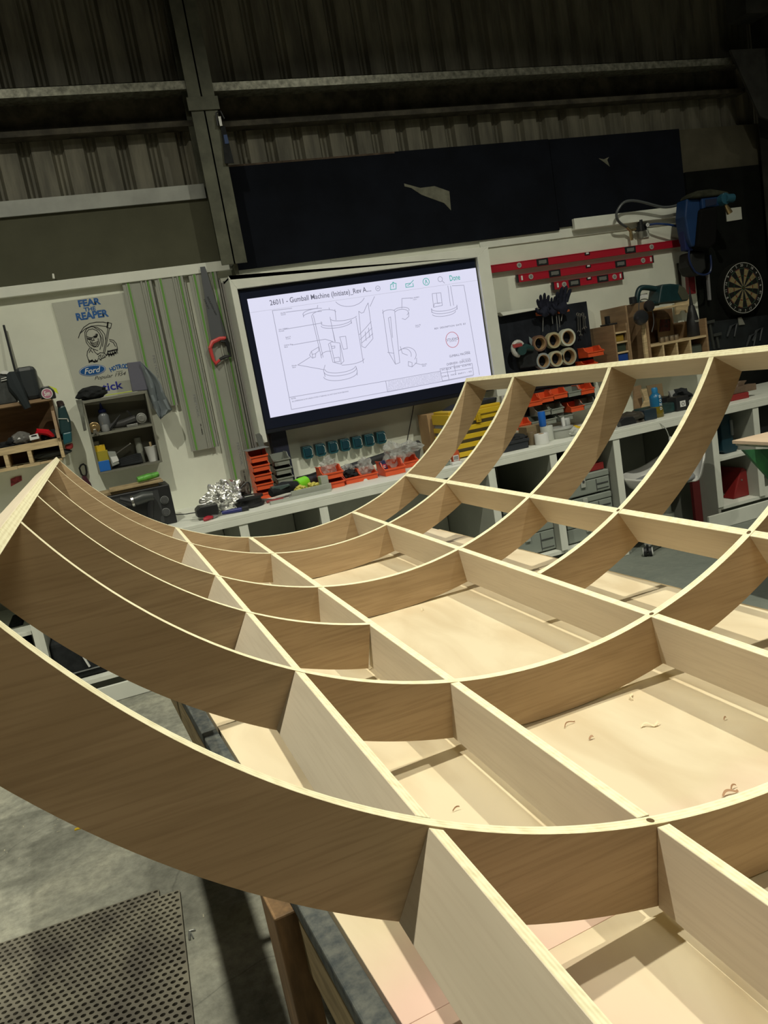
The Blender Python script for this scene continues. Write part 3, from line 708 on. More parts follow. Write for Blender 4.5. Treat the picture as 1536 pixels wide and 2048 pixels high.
for s_, p0, p1, h_ in (('WALL PANEL', (412, 376), (438, 372), .009), ('Section', (414, 384), (438, 380), .008), ('WALL ASSEMBLY', (402, 460), (452, 452), .009), ('Panels', (404, 468), (430, 464), .008), ('Item A', (438, 498), (464, 495), .009), ('Frame', (440, 507), (462, 503), .008),
                       ('Cabinet Box', (430, 540), (474, 533), .009), ('Base', (432, 549), (450, 546), .008), ('Plinth', (470, 645), (494, 641), .009), ('Base', (473, 653), (490, 650), .008), ('WALL SEGMENT', (1076, 299), (1122, 292), .009), ('Upper', (1090, 307), (1110, 303), .008), ('Item B', (1102, 438), (1128, 434), .009), ('Frame', (1104, 446), (1124, 442), .008),
                       ('Plinth', (1134, 638), (1160, 634), .009), ('Base', (1138, 646), (1156, 642), .008), ('NOTES', (466, 813), (490, 809), .010), ('ALL DIMENSIONS IN MM UNLESS STATED OTHERWISE, DO NOT SCALE FROM DRAWING', (470, 826), (760, 777), .010),
                       ('REV  DESCRIPTION  DATE  BY', (1200, 455), (1360, 428), .012), ('STUDIO', (1262, 512), (1322, 504), .018), ('drawing', (1276, 521), (1312, 516), .008), ('GUMBALL MACHINE', (1276, 596), (1382, 577), .017), ('OVERVIEW - EXPLODED', (1262, 637), (1386, 616), .017), ('Project', (1355, 574), (1378, 570), .008), ('Drawing', (1340, 613), (1382, 606), .008),
                       ('SCALE  SIZE  DATE', (1236, 664), (1386, 640), .010), ('DRG  NO  26011 - 02', (1240, 700), (1390, 672), .010)):
    ztxt(s_, p0, p1, h_, inkE)
for k in range(7):
    ztxt(('All work to be checked on site prior to manufacture and approved before', 'commencement. This drawing is to be read together with all related', 'information. Any discrepancies are to be reported immediately and', 'agreed in writing. Materials are shown indicatively and the finish', 'is to be confirmed with the client before ordering. Dimensions are', 'given to finished faces. This drawing remains the property of the', 'workshop and may not be copied without the written permission.')[k], (962, 727 + k * 7), (1232, 678 + k * 7), .0085, faint)
b = B(); c_ = zc(1291, 511); b.strokes([arc(c_[0], c_[1], .052, 0, 360, 30, ry=.056)], .0035, YS); part('round_logo', b, redE, scr)
fr = thing('screen_surround', 'white painted timber surround boxing in the wall screen on three sides', 'frame', ((fx0 + fx1) / 2, YF, fzt))
b = B(); b.prism([(fx0, fz1), (fxi, fzi), (fxi, fz0), (fx0, fz0)], YF, YW - .002); part('left_stile', b, white2, fr, bevel=.002)
b = B(); b.prism([(fx0, fzt), (fx1, fzt), (fxj, fzi), (fxi, fzi), (fx0, fz1)], YF, YW - .002); part('top_rail', b, white2, fr, bevel=.002)
b = B(); b.prism([(fx1, fzt), (fxj, fzi), (fxj, fz0), (fx1, fz0)], YF, YW - .002); part('right_stile', b, white2, fr, bevel=.002)
(a, c), (d_, e) = P(537, 863, 5.5), P(580, 929, 5.5)
b = B(); b.box(P(540, 870, 5.52)[0], P(571, 866, 5.52)[0], 5.50, YW - .002, .955, zs0 - bar - .0325)
one('dark_upright', 'dark navy board standing between the screen and the bench', 'board', b, mat('navy_board', (.018, .022, .045), .5), (a, 5.5, 1.0))
# power lead below the screen
b = B(); b.tube([(*P(829, 800, 5.57),)[:1] + (5.57,) + (P(829, 800, 5.57)[1],), (P(826, 825, 5.57)[0], 5.58, P(826, 825, 5.57)[1]), (P(820, 860, 5.57)[0], 5.585, P(820, 860, 5.57)[1]), (P(812, 895, 5.57)[0], 5.57, P(812, 895, 5.57)[1])], .0035, 6)
one('power_lead', 'thin black cable hanging down the wall below the screen', 'cable', b, black, (P(826, 825, 5.57)[0], 5.57, 1.3))
# seven battery holders
bt = None
for k, (x_, y_) in enumerate(((166, 262), (289, 238), (408, 212), (524, 190), (640, 168), (755, 145), (869, 120))):
    X_, Z_ = P(*q(ZG, x_, y_), 5.56)
    if bt is None:
        bt = thing('battery_holder', 'x', 'battery holder', (X_, 5.56, Z_), 'battery holders under the screen')
        w_, h_ = .036, .046
        b = B(); b.prism([(X_ - w_, Z_ + h_), (X_ + w_ * .7, Z_ + h_), (X_ + w_, Z_ + h_ * .6), (X_ + w_, Z_ - h_ * .7), (X_ + w_ * .6, Z_ - h_), (X_ - w_ * .6, Z_ - h_), (X_ - w_, Z_ - h_ * .75)], 5.535, YW)
        part('body', b, teal, bt, bevel=.003)
        b = B(); b.prism([(X_ - w_ * .7, Z_ + h_ * .75), (X_ + w_ * .45, Z_ + h_ * .75), (X_ + w_ * .45, Z_ - h_ * .6), (X_ - w_ * .7, Z_ - h_ * .6)], 5.528, 5.536); part('front_plate', b, mat('teal_dark', (.008, .05, .075), .35), bt, bevel=.002)
        b = B(); b.tube([(X_ + w_ * .55, 5.53, Z_ + h_ * .65), (X_ + w_ * .82, 5.528, Z_ + h_ * .4), (X_ + w_ * .85, 5.528, Z_ - h_ * .3), (X_ + w_ * .7, 5.53, Z_ - h_ * .5)], .002, 5); part('pale_latch', b, whitep, bt, label='pale latch line')
        cur = bt
    else: cur = dup(bt, (X_, 5.56, Z_))
    cur['label'] = 'teal battery holder on the wall below the screen, %s' % ('leftmost of seven', 'second from left', 'third from left', 'middle of seven', 'third from right', 'second from right', 'rightmost, nearest the cable')[k]

# ================================================================ WORKBENCH ALONG THE WALL
BT = .91; YB = 4.72
b = B(); b.box(-1.9, 5.72, YB, YW - .001, BT - .022, BT); b.box(-1.9, 5.72, YB, YB + .02, BT - .062, BT - .022)
one('workbench_top', 'long continuous white-painted bench top running along the back wall', 'worktop', b, white2, (2, YB, BT), bevel=.002)
ends = [-1.88, -.52, .62, 1.12, 2.00, 2.62, 3.24, 4.08, 4.52, 6.8]
# carcass units: each bay between uprights is a cabinet
UPX = [-1.9, -.56, .69, 1.20, 2.39, 2.875, 3.40, 4.27, 4.68, 5.70]
bays = [(UPX[k] + .0135, UPX[k + 1] - .0135, s_, 0) for k, s_ in enumerate((1, 0, 0, 0, 0, 0, 0, 1, 1))]
names = ['open white cabinet bay at the far left end under the bench', 'open white cabinet bay under the bench left of the floor table', 'narrow open bay with white posts under the foil-covered bench part', 'open bay with slim white posts under the orange bins', 'open bay under the bench holding the left grey tool cases', 'open bay under the bench holding the right grey tool cases', 'open knee-space bay behind the white chair', 'open shelved bay with the teal case and red box', 'right-hand open bay of the bench at the picture edge']
for k, (x0, x1, sh, _) in enumerate(bays):
    t_ = thing('cabinet', names[k], 'cabinet', ((x0 + x1) / 2, YB + .3, 0), 'open cabinets below the bench')
    for xx in (x0, x1):
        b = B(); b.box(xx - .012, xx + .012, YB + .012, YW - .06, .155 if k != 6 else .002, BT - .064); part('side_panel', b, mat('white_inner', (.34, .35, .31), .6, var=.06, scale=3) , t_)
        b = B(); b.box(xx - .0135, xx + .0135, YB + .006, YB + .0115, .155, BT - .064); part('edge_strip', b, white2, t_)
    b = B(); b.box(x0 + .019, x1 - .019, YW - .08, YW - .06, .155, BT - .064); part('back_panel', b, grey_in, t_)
    if k != 6:
        b = B(); b.box(x0 - .012, x1 + .012, YB + .02, YW - .06, .13, .154); part('bottom_panel', b, white2, t_)
    for s_ in range(sh):
        zz = .155 + (BT - .2) * (s_ + 1) / (sh + 1)
        b = B(); b.box(x0 + .019, x1 - .019, YB + .03, YW - .081, zz - .01, zz + .01); part('shelf', b, white2, t_)
b = B(); b.box(-1.9, 3.38, YB - .02, YB + .0, 0.002, .10); b.box(-1.9, 3.38, YB + .0005, YB + .012, 0.03, .09); one('plinth', 'white plinth board along the foot of the bench, left of the white chair', 'plinth', b, white2, (2, YB, 0), bevel=.002)
b = B(); b.box(4.12, 5.72, YB - .02, YB + .0, 0.002, .115); one('plinth', 'white plinth board at the foot of the shelved bays right of the white chair', 'plinth', b, white2, (5, YB, 0), bevel=.002)
b = B(); b.box(-1.9, 3.38, YB + .15, YB + .17, 0.0, .129); b.box(4.29, 5.72, YB + .15, YB + .17, 0.0, .129); struct('trim_5', b, grey_in, (2, YB, 0))

# ================================================================ SMALL PARTS BINS
def make_bin(label, cat_group, m_, loc, w_=.10, d_=.15, h_=.075):
    """open fronted bin, origin at the middle of its bottom back edge, front towards -Y"""
    x, y, z = loc; t = .003
    r_ = thing('parts_bin', label, 'storage bin', loc, cat_group)
    b = B()
    b.box(x - w_ / 2, x + w_ / 2, y - d_, y, z, z + t)
    b.box(x - w_ / 2, x + w_ / 2, y - t, y, z + t, z + h_)
    b.box(x - w_ / 2, x + w_ / 2, y - d_, y - d_ + t, z + t, z + h_ * .45)
    side = [(y, z), (y - d_, z), (y - d_, z + h_ * .5), (y - d_ * .74, z + h_ * .62), (y - d_ * .60, z + h_), (y, z + h_)]
    for xx in (x - w_ / 2, x + w_ / 2 - t):
        va = [b.bm.verts.new((xx, a, c)) for a, c in side]; vb = [b.bm.verts.new((xx + t, a, c)) for a, c in side]
        b._f(va); b._f(vb[::-1])
        for i in range(6): b._f([va[i], va[(i + 1) % 6], vb[(i + 1) % 6], vb[i]])
    part('tray', b, m_, r_)
    b = B(); b.box(x - w_ / 2 - .004, x + w_ / 2 + .004, y - d_ - .006, y - d_ + .004, z + h_ * .42, z + h_ * .54)
    for xx in (x - w_ / 2 - .003, x + w_ / 2 - .001):
        va = [(y - d_ + .002, z + h_ * .5), (y - d_ * .74, z + h_ * .62), (y - d_ * .60, z + h_), (y, z + h_), (y, z + h_ + .005), (y - d_ * .62, z + h_ + .005), (y - d_ * .77, z + h_ * .64 + .004), (y - d_ - .001, z + h_ * .54)]
        A_ = [b.bm.verts.new((xx, a, c)) for a, c in va]; B2 = [b.bm.verts.new((xx + .004, a, c)) for a, c in va]; b._f(A_); b._f(B2[::-1])
        for i in range(8): b._f([A_[i], A_[(i + 1) % 8], B2[(i + 1) % 8], B2[i]])
    part('rim', b, m_, r_)
    return r_
ob = make_bin('x', 'g', orange, (0, 0, 0)); gb = None
bin_first = [True]
def put_bin(col, X_, Y_, Z_, lbl, grp, sc=(1, 1, 1)):
    sw = None
    if col == 'grey': sw = {orange: mat('grey_bin_plastic', (.24, .26, .23), .5)}
    if col == 'orange' and bin_first[0]:
        bin_first[0] = False; ob.location = (X_, Y_, Z_); ob['label'] = lbl; ob['group'] = grp; ob.scale = sc; return ob
    return dup(ob, (X_, Y_, Z_), lbl, grp, scale=sc, swap=sw)
GS = 'stacked bins at the left of the bench'
names5 = ['lowest', 'second from the bottom', 'middle', 'fourth from the bottom', 'topmost']
for k in range(5):
    X_ = P(540, 1000, 5.10)[0] + .0
    put_bin('orange', X_ + .0, 5.34, BT + .001 + k * .062, 'orange bin in the tall stack left of the grey bins, %s' % names5[k], GS, (1.12, 1.1, 1.0))
for k in range(4):
    put_bin('grey', X_ + .165, 5.44, BT + .001 + k * .062, 'grey bin in the stack beside the orange stack, %s' % ['lowest', 'second from the bottom', 'third from the bottom', 'topmost'][k], GS, (1.12, 1.1, 1))
b = B(); b.prism([(X_ - .075, BT + .331), (X_ + .075, BT + .333), (X_ + .075, BT + .336), (X_ - .075, BT + .334)], 5.16, 5.33); one('flat_plate', 'flat grey plate lying on top of the orange bin stack', 'plate', b, midg, (X_, 5.2, BT + .33))
GB = 'bins on the bench under the screen'
XB = [P(*q(ZG, 420, 560), 4.98)[0], P(*q(ZG, 590, 560), 5.0)[0], P(*q(ZG, 740, 540), 5.0)[0], P(*q(ZG, 960, 480), 5.02)[0], P(*q(ZG, 1085, 430), 5.16)[0]]
put_bin('orange', XB[0], 5.12, BT + .001, 'orange bin on the bench at the left of the row, lower one of the pair', GB, (1.35, 1.1, 1.0))
put_bin('orange', XB[0], 5.12, BT + .065, 'orange bin with a clear bag, sitting on the lower leftmost bin of the row', GB, (1.35, 1.1, 1.0))
put_bin('orange', XB[1] + .02, 5.14, BT + .001, 'orange bin on the bench filled with dark parts', GB, (1.15, 1.0, 1.0))
put_bin('orange', XB[2] + .02, 5.14, BT + .001, 'orange bin on the bench filled with clear bags and a white cap', GB, (1.15, 1.0, 1.0))
put_bin('orange', XB[3] + .02, 5.12, BT + .001, 'orange bin on the bench holding a dark blue packet', GB, (1.45, 1.1, 1.2))
put_bin('orange', XB[4] + .05, 5.3, BT + .001, 'orange bin half hidden behind the farthest curved rib', GB, (1.4, 1.0, 1.1))
def bag(X_, Y_, Z_, r_, seed, lbl, m_, group=None, name='plastic_bag', cat='bag', flat=None, amp=.6):
    b = B(); b.blob((X_, Y_, Z_), r_, 3, amp, 2.2, seed, flat=flat); return one(name, lbl, cat, b, m_, (X_, Y_, Z_), group, smooth=False)
film = mat('crinkled_film', (.50, .52, .50), .2, alpha=.42, bump=.6, scale=30)
bag(XB[0], 5.03, BT + .145, (.05, .03, .06), 1, 'clear bag standing up in the left orange bin', film)
bag(XB[1] + .02, 5.06, BT + .055, (.045, .05, .03), 2, 'black lumpy parts heaped in an orange bin', blackm, name='dark_fittings', cat='fittings')
bag(XB[1] + .02, 5.10, BT + .085, (.045, .03, .035), 3, 'crumpled clear bag behind the black parts in the second orange bin', film)
bag(XB[2] + .02, 5.06, BT + .085, (.05, .05, .06), 4, 'clear bag of small fittings in the third orange bin', film)
(x, z) = P(*q(ZG, 726, 537), 4.99); b = B(); b.cyl((x, 5.0, z), (x, 4.985, z), .016, n=16); one('white_disc', 'round white cap lying in the third orange bin', 'cap', b, whitep, (x, 5, z))
(x, z) = P(*q(ZG, 905, 395), 5.02)
pk = thing('blue_packet', 'dark blue packet with a red and white mark in the fourth orange bin', 'packet', (x, 5.02, z))
b = B(); b.prism(pp(5.02, [(855, 360), (905, 335), (950, 440), (905, 470)], *ZG), 5.015, 5.035); part('packet_body', b, mat('packet_blue', (.02, .03, .10), .4), pk, bevel=.002)
b = B(); b.prism(pp(5.014, [(885, 380), (920, 372), (926, 412), (892, 420)], *ZG), 5.0125, 5.015); part('packet_mark', b, mat('packet_red', (.5, .04, .08), .5), pk)
b = B(); b.prism(pp(5.012, [(895, 390), (914, 386), (916, 392), (903, 396), (905, 404), (918, 402), (919, 409), (900, 412)], *ZG), 5.011, 5.0124); part('packet_letter', b, whitep, pk)
bag(XB[3] + .08, 5.1, BT + .12, (.07, .05, .08), 6, 'large crumpled clear bag in the fourth orange bin', film)
bag(XB[4] + .08, 5.2, BT + .13, (.09, .06, .05), 8, 'clear bag on top of the bin half hidden by the far rib', film)
# yellow contents box + lid rails
(x, z) = P(*q(ZG, 160, 620), 5.0)
yb = thing('organiser_box', 'low clear organiser with yellow fittings between the grey stack and orange bins', 'organiser', (x, 5.05, BT))
b = B(); b.box(x - .13, x + .14, 4.89, 4.98, BT + .001, BT + .012); b.box(x - .13, x + .14, 4.89, 4.894, BT + .012, BT + .05); b.box(x + .08, x + .13, 4.90, 4.97, BT + .012, BT + .10); part('tub', b, mat('milky_plastic', (.36, .38, .33), .4), yb, bevel=.002)
b = B()
for k in range(26): b.blob((x - .09 + rnd.random() * .17, 4.91 + rnd.random() * .05, BT + .035 + rnd.random() * .03), (.016, .014, .012), 1, .3, 2, k)
part('yellow_fittings', b, mat('pale_yellow', (.62, .56, .12), .5), yb)
b = B(); b.prism([(x - .28, BT + .001), (x + .12, BT + .001), (x + .12, BT + .016), (x - .28, BT + .018)], 4.84, 4.875); one('aluminium_bar', 'flat pale bar lying on the bench front of the yellow organiser', 'bar', b, lightg, (x, 4.95, BT))
# vacuum hose with a green ring
hs = thing('vacuum_hose', 'long black vacuum hose with a bright green cuff lying behind the bins', 'hose', (x, 5.2, BT + .1))
def PT(zw, pts, Ys): return [(P(*q(zw, a, c), y_)[0], y_, P(*q(zw, a, c), y_)[1]) for (a, c), y_ in zip(pts, Ys)]
pth = PT(ZG, [(-185, 655), (-60, 600), (60, 585), (150, 545), (320, 500), (600, 410), (860, 320), (1130, 225), (1235, 190)], [4.98, 5.02, 5.06, 5.12, 5.2, 5.28, 5.36, 5.42, 5.45])
b = B(); b.tube(pth[:3], [.028, .04, .035], 12); part('nozzle', b, blackm, hs, smooth=True)
b = B(); b.tube(pth[3:], [.03, .03, .034, .03, .03, .036], 12); part('tube_section', b, mat('hose_black', (.03, .032, .035), .5), hs, smooth=True)
b = B(); b.tube([pth[2], ((pth[2][0] + pth[3][0]) / 2 - .0, 5.09, (pth[2][2] + pth[3][2]) / 2), pth[3]], [.042, .043, .040], 14); part('green_cuff', b, lime, hs, smooth=True, label='bright green cuff')
b = B(); b.prism(pp(5.44, [(1190, 190), (1240, 170), (1252, 200), (1235, 330), (1160, 350)], *ZG), 5.42, 5.46); one('grey_boot', 'dark grey boot-shaped tool end standing behind the clear bags', 'tool', b, darkg, (P(*q(ZG, 1230, 200), 5.44)[0], 5.44, 1.1), bevel=.006)
b = B(); b.prism(pp(5.3, [(60, 500), (190, 470), (270, 440), (230, 480), (120, 520), (60, 525)], *ZG), 5.26, 5.30); one('black_blade_tool', 'flat black blade-shaped tool on top of the hose end', 'tool', b, blackm, (P(*q(ZG, 100, 500), 5.3)[0], 5.28, 1.0), bevel=.002)
b = B(); b.prism(pp(5.0, [(860, 400), (1010, 372), (1020, 385), (900, 440), (868, 430)], *ZF), 4.97, 5.03); one('glass_scraper', 'grey-green flat tool propped on the hose nozzle', 'tool', b, mat('bottle_glass', (.06, .09, .085), .3), (P(*q(ZF, 930, 400), 5)[0], 5, 1.0), bevel=.003)

# foil, grinder, reel, pliers
(x, z) = P(*q(ZF, 460, 500), 4.98)
b = B(); b.blob((x - .01, 4.99, z), (.105, .085, .098), 5, .58, 1.7, 11, flat=BT + .002)
for v in b.bm.verts:
    p_ = v.co * 42; k_ = noise.noise(p_) * .012 + noise.noise(p_ * 2.3) * .006; v.co += Vector((k_, k_ * .8, -k_ * .6 if v.co.z > BT + .01 else 0))
one('foil_bundle', 'crumpled ball of shiny aluminium foil on the bench', 'foil', b, mat('aluminium_foil', (.93, .93, .90), .36, 1.0), (x, 4.98, z))
(x, z) = P(*q(ZF, 560, 430), 5.1); bag(x, 5.12, z, (.05, .05, .07), 21, 'second smaller foil twist rising behind the foil ball', MATS['aluminium_foil'], name='foil_twist', cat='foil')
(x, z) = P(*q(ZF, 690, 580), 4.95)
rl = thing('cable_reel', 'flat black round reel with a cable on the bench right of the foil', 'reel', (x, 4.96, BT))
b = B(); b.lathe([(.085, 0), (.095, .006), (.095, .02), (.08, .024), (.08, .05), (.095, .054), (.095, .068), (.03, .072), (.03, .066)], (x, 4.97, BT + .001), n=28); part('spool', b, black, rl, smooth=True)
b = B(); b.tube([(x - .08 + .16 * math.sin(k / 9 * PI) * .3 + k * .012, 5.02, BT + .075 + .075 * math.sin(k / 9 * PI)) for k in range(10)], .005, 6); part('cable_loop', b, black, rl, smooth=True)
b = B(); b.box(x - .03, x + .03, 4.90, 4.93, BT + .0735, BT + .076); part('grey_label', b, lightg, rl, label='small grey label')
bag(x - .02, 5.12, BT + .07, (.07, .06, .07), 33, 'dark brown lumpy tool behind the cable reel', mat('brown_dark', (.06, .045, .035), .6), name='rotary_tool', cat='tool', flat=BT + .001)
(x, z) = P(*q(ZF, 310, 600), 4.85)
ch = thing('battery_charger', 'black cable-fed charger block in front of the foil', 'charger', (x, 4.86, BT))
b = B(); b.prism(pp(4.84, [(222, 600), (250, 570), (400, 540), (415, 600), (405, 655), (235, 662)], *ZF), 4.82, 4.93); part('case', b, black, ch, bevel=.006)
b = B(); b.tube(PT(ZF, [(225, 618), (140, 632), (60, 636), (20, 632)], [4.88, 4.95, 5.0, 5.05]), .003, 6); part('lead', b, black, ch)
def pliers(name, label, p0, p1, col, spread_=.02, Yc=4.79):
    (x0, z0), (x1, z1) = P(*p0, Yc), P(*p1, Yc); t_ = thing(name, label, 'pliers', (x0, Yc, BT))
    dx = x1 - x0; L = math.hypot(dx, .0) or .01
    b = B(); b.tube([(x0 + dx * .62, Yc, BT + .014), (x0 + dx * .3, Yc - .02, BT + .014), (x0, Yc - .03, BT + .013)], [.007, .011, .009], 8); b.tube([(x0 + dx * .62, Yc + .01, BT + .014), (x0 + dx * .35, Yc + .02, BT + .014), (x0 + dx * .1, Yc + .012, BT + .012)], [.007, .011, .009], 8); part('grip', b, col, t_, smooth=True)
    b = B(); b.tube([(x0 + dx * .6, Yc, BT + .014), (x1, Yc + .02, BT + .014)], [.013, .004], 8); part('jaw', b, steeld, t_, smooth=True)
pliers('pliers', 'pliers with red grips at the bench edge in front of the charger', q(ZF, 285, 690), q(ZF, 420, 670), red)
(x, z) = P(*q(ZF, 480, 640), 4.84)
sd = thing('screwdriver', 'screwdriver with a dark blue handle lying in front of the foil', 'screwdriver', (x, 4.84, BT))
b = B(); b.tube([(x - .06, 4.87, BT + .013), (x - .02, 4.86, BT + .013)], .006, 8); part('shaft', b, steeld, sd)
b = B(); b.tube([(x - .02, 4.86, BT + .015), (x + .03, 4.845, BT + .016), (x + .10, 4.83, BT + .015)], [.011, .013, .014], 10); part('handle', b, mat('navy_handle', (.02, .025, .16), .4), sd, smooth=True)
b = B(); b.tube([(x + .10, 4.83, BT + .015), (x + .14, 4.825, BT + .015)], .016, 10); part('end_cap', b, black, sd)
(x, z) = P(*q(ZF, 840, 560), 4.95)
kn = thing('trimming_knife', 'long knife with red handle lying right of the cable reel', 'knife', (x, 4.95, BT))
b = B(); b.prism([(x - .08, BT + .02), (x + .06, BT + .003), (x + .06, BT + .012), (x - .08, BT + .05)], 4.96, 4.964); part('blade', b, steeld, kn)
b = B(); b.tube([(x - .01, 4.93, BT + .012), (x + .10, 4.93, BT + .012)], [.009, .007], 8); part('handle', b, redd, kn)
b = B(); x = P(*q(ZF, 1030, 550), 4.85)[0]; b.tube([(x - .045, 4.85, BT + .005), (x + .045, 4.86, BT + .005)], .0045, 6); one('steel_punch', 'small steel punch on the empty front edge of the bench', 'punch', b, steeld, (x, 4.85, BT))

# ================================================================ CLEAR POSTER PANEL WITH DECALS
b = B(); b.prism(pp(5.59, [(103, 606), (258, 584), (290, 800), (160, 812)]), 5.585, 5.598)
po = thing('decal_panel', 'thin wall panel with blue lettering, a black hooded skeleton and an oval badge', 'poster', (P(180, 700, 5.585)[0], 5.585, P(180, 700, 5.585)[1]))
part('panel_sheet', b, mat('acrylic_panel', (.49, .50, .44), .22, var=.04, scale=3), po, bevel=.002)
YQ = 5.5848
def btxt(s, p0, p1, h, m_, **k):
    a, c = P(*q(ZB, *p0), YQ), P(*q(ZB, *p1), YQ); textm(s, m_, po, (a[0] + c[0]) / 2, (a[1] + c[1]) / 2, YQ, w=abs(c[0] - a[0]), h=h, **k)
btxt('FEAR', (130, 132), (352, 112), .044, inkb, bold=.045); btxt('THE', (186, 196), (303, 180), .026, inkb, bold=.035); btxt('REAPER', (108, 262), (430, 232), .048, inkb, bold=.045)
def zb(x, y): return P(*q(ZB, x, y), YQ)
oc = zb(272, 796)
b = B(); b.prism([(oc[0] + .084 * math.cos(a), oc[1] + .035 * math.sin(a)) for a in [2 * PI * k / 36 for k in range(36)]], YQ - .0012, YQ); part('badge_rim', b, inkb, po)
b = B(); b.prism([(oc[0] + .080 * math.cos(a), oc[1] + .0315 * math.sin(a)) for a in [2 * PI * k / 36 for k in range(36)]], YQ - .002, YQ - .001); part('badge_line', b, whitep, po)
b = B(); b.prism([(oc[0] + .077 * math.cos(a), oc[1] + .029 * math.sin(a)) for a in [2 * PI * k / 36 for k in range(36)]], YQ - .003, YQ - .0018); part('badge_field', b, mat('badge_blue', (.01, .09, .30), .35), po)
textm('Ford', whitep, po, oc[0], oc[1], YQ - .0032, w=.105, h=.036, shear=.35, bold=.01)
for k, chh in enumerate('HOTROD'):
    u = k / 5; a, c = zb(460 + 150 * u, 788 - 33 * u); textm(chh, inkb, po, a, c + .008 * math.sin(u * PI), YQ, w=.021, h=.030, rot=math.radians(14 - 26 * u), bold=.05)
b = B(); a, c = zb(508, 812), zb(572, 803); b.prism([(a[0], a[1]), (c[0], a[1]), (c[0], a[1] + .002), (a[0], a[1] + .002)], YQ - .001, YQ); part('lettering_rule', b, ink, po)
btxt('Popular 1954', (292, 880), (608, 830), .030, ink, shear=.45)
btxt('stick', (322, 972), (572, 940), .052, mat('deep_blue_ink', (.012, .02, .30), .5), bold=.02)
RE = [[(132, 475), (150, 425), (185, 370), (240, 333), (310, 318), (380, 318), (425, 328)], [(150, 430), (200, 385), (260, 358), (330, 352), (415, 362)], [(425, 322), (462, 332), (452, 380), (418, 372), (425, 322)], [(440, 380), (418, 500), (392, 630)], [(425, 378), (405, 500), (380, 620)],
      # hood outer and inner
      [(200, 470), (196, 420), (215, 382), (262, 362), (320, 372), (365, 400), (395, 440), (405, 500)], [(212, 460), (212, 420), (235, 392), (275, 385), (320, 405), (345, 440), (352, 480), (345, 520), (325, 560)], [(200, 470), (212, 520), (240, 560), (280, 585), (325, 600)], [(212, 460), (225, 510), (255, 545), (290, 565), (325, 560)], [(290, 372), (340, 400), (372, 450), (380, 500), (372, 560)], [(345, 440), (365, 480), (362, 540), (345, 590)],
      # skull
      [(218, 462), (245, 470), (272, 470), (300, 455), (322, 440)], [(222, 475), (232, 490), (252, 492), (262, 478)], [(282, 462), (292, 474), (312, 470), (318, 455)], [(300, 440), (318, 436), (322, 452), (308, 462), (292, 455)], [(268, 482), (262, 500), (272, 505), (280, 498), (290, 500), (282, 480)], [(248, 500), (255, 525), (275, 550), (300, 558), (322, 540), (330, 510), (328, 480)], [(258, 515), (285, 528), (325, 512)], [(262, 528), (288, 542), (318, 530)],
      # cloak
      [(245, 575), (222, 610), (218, 650), (232, 690), (240, 720)], [(262, 575), (240, 620)], [(280, 590), (300, 620), (330, 640)], [(258, 600), (275, 620)], [(232, 690), (262, 712), (270, 690), (290, 715), (300, 690), (318, 710), (330, 680)], [(440, 490), (480, 498), (508, 530), (518, 570), (522, 600)], [(420, 560), (440, 530)], [(425, 600), (412, 650), (430, 625), (436, 660), (450, 620), (462, 655), (470, 615), (485, 650), (492, 605), (505, 635), (512, 595), (522, 628)], [(445, 505), (478, 520), (500, 560)],
      # hands
      [(320, 640), (350, 620), (385, 625), (405, 640)], [(330, 660), (355, 640)], [(335, 668), (345, 690), (358, 695)], [(350, 650), (362, 682)], [(366, 645), (378, 676)], [(382, 640), (393, 668)], [(345, 690), (400, 665), (408, 640)]]
b = B(); b.strokes([[zb(*p_) for p_ in l_] for l_ in RE], .0042, YQ); part('skeleton_drawing', b, ink, po)
b = B(); b.strokes([[zb(*p_) for p_ in l_] for l_ in ([(418, 372), (425, 322)], [(232, 484), (252, 486)], [(292, 462), (310, 460)], [(240, 715), (262, 700), (290, 712), (318, 705)], [(430, 640), (462, 640), (500, 620)], [(428, 610), (470, 600), (515, 590)])], .010, YQ); part('skeleton_shading', b, ink, po)
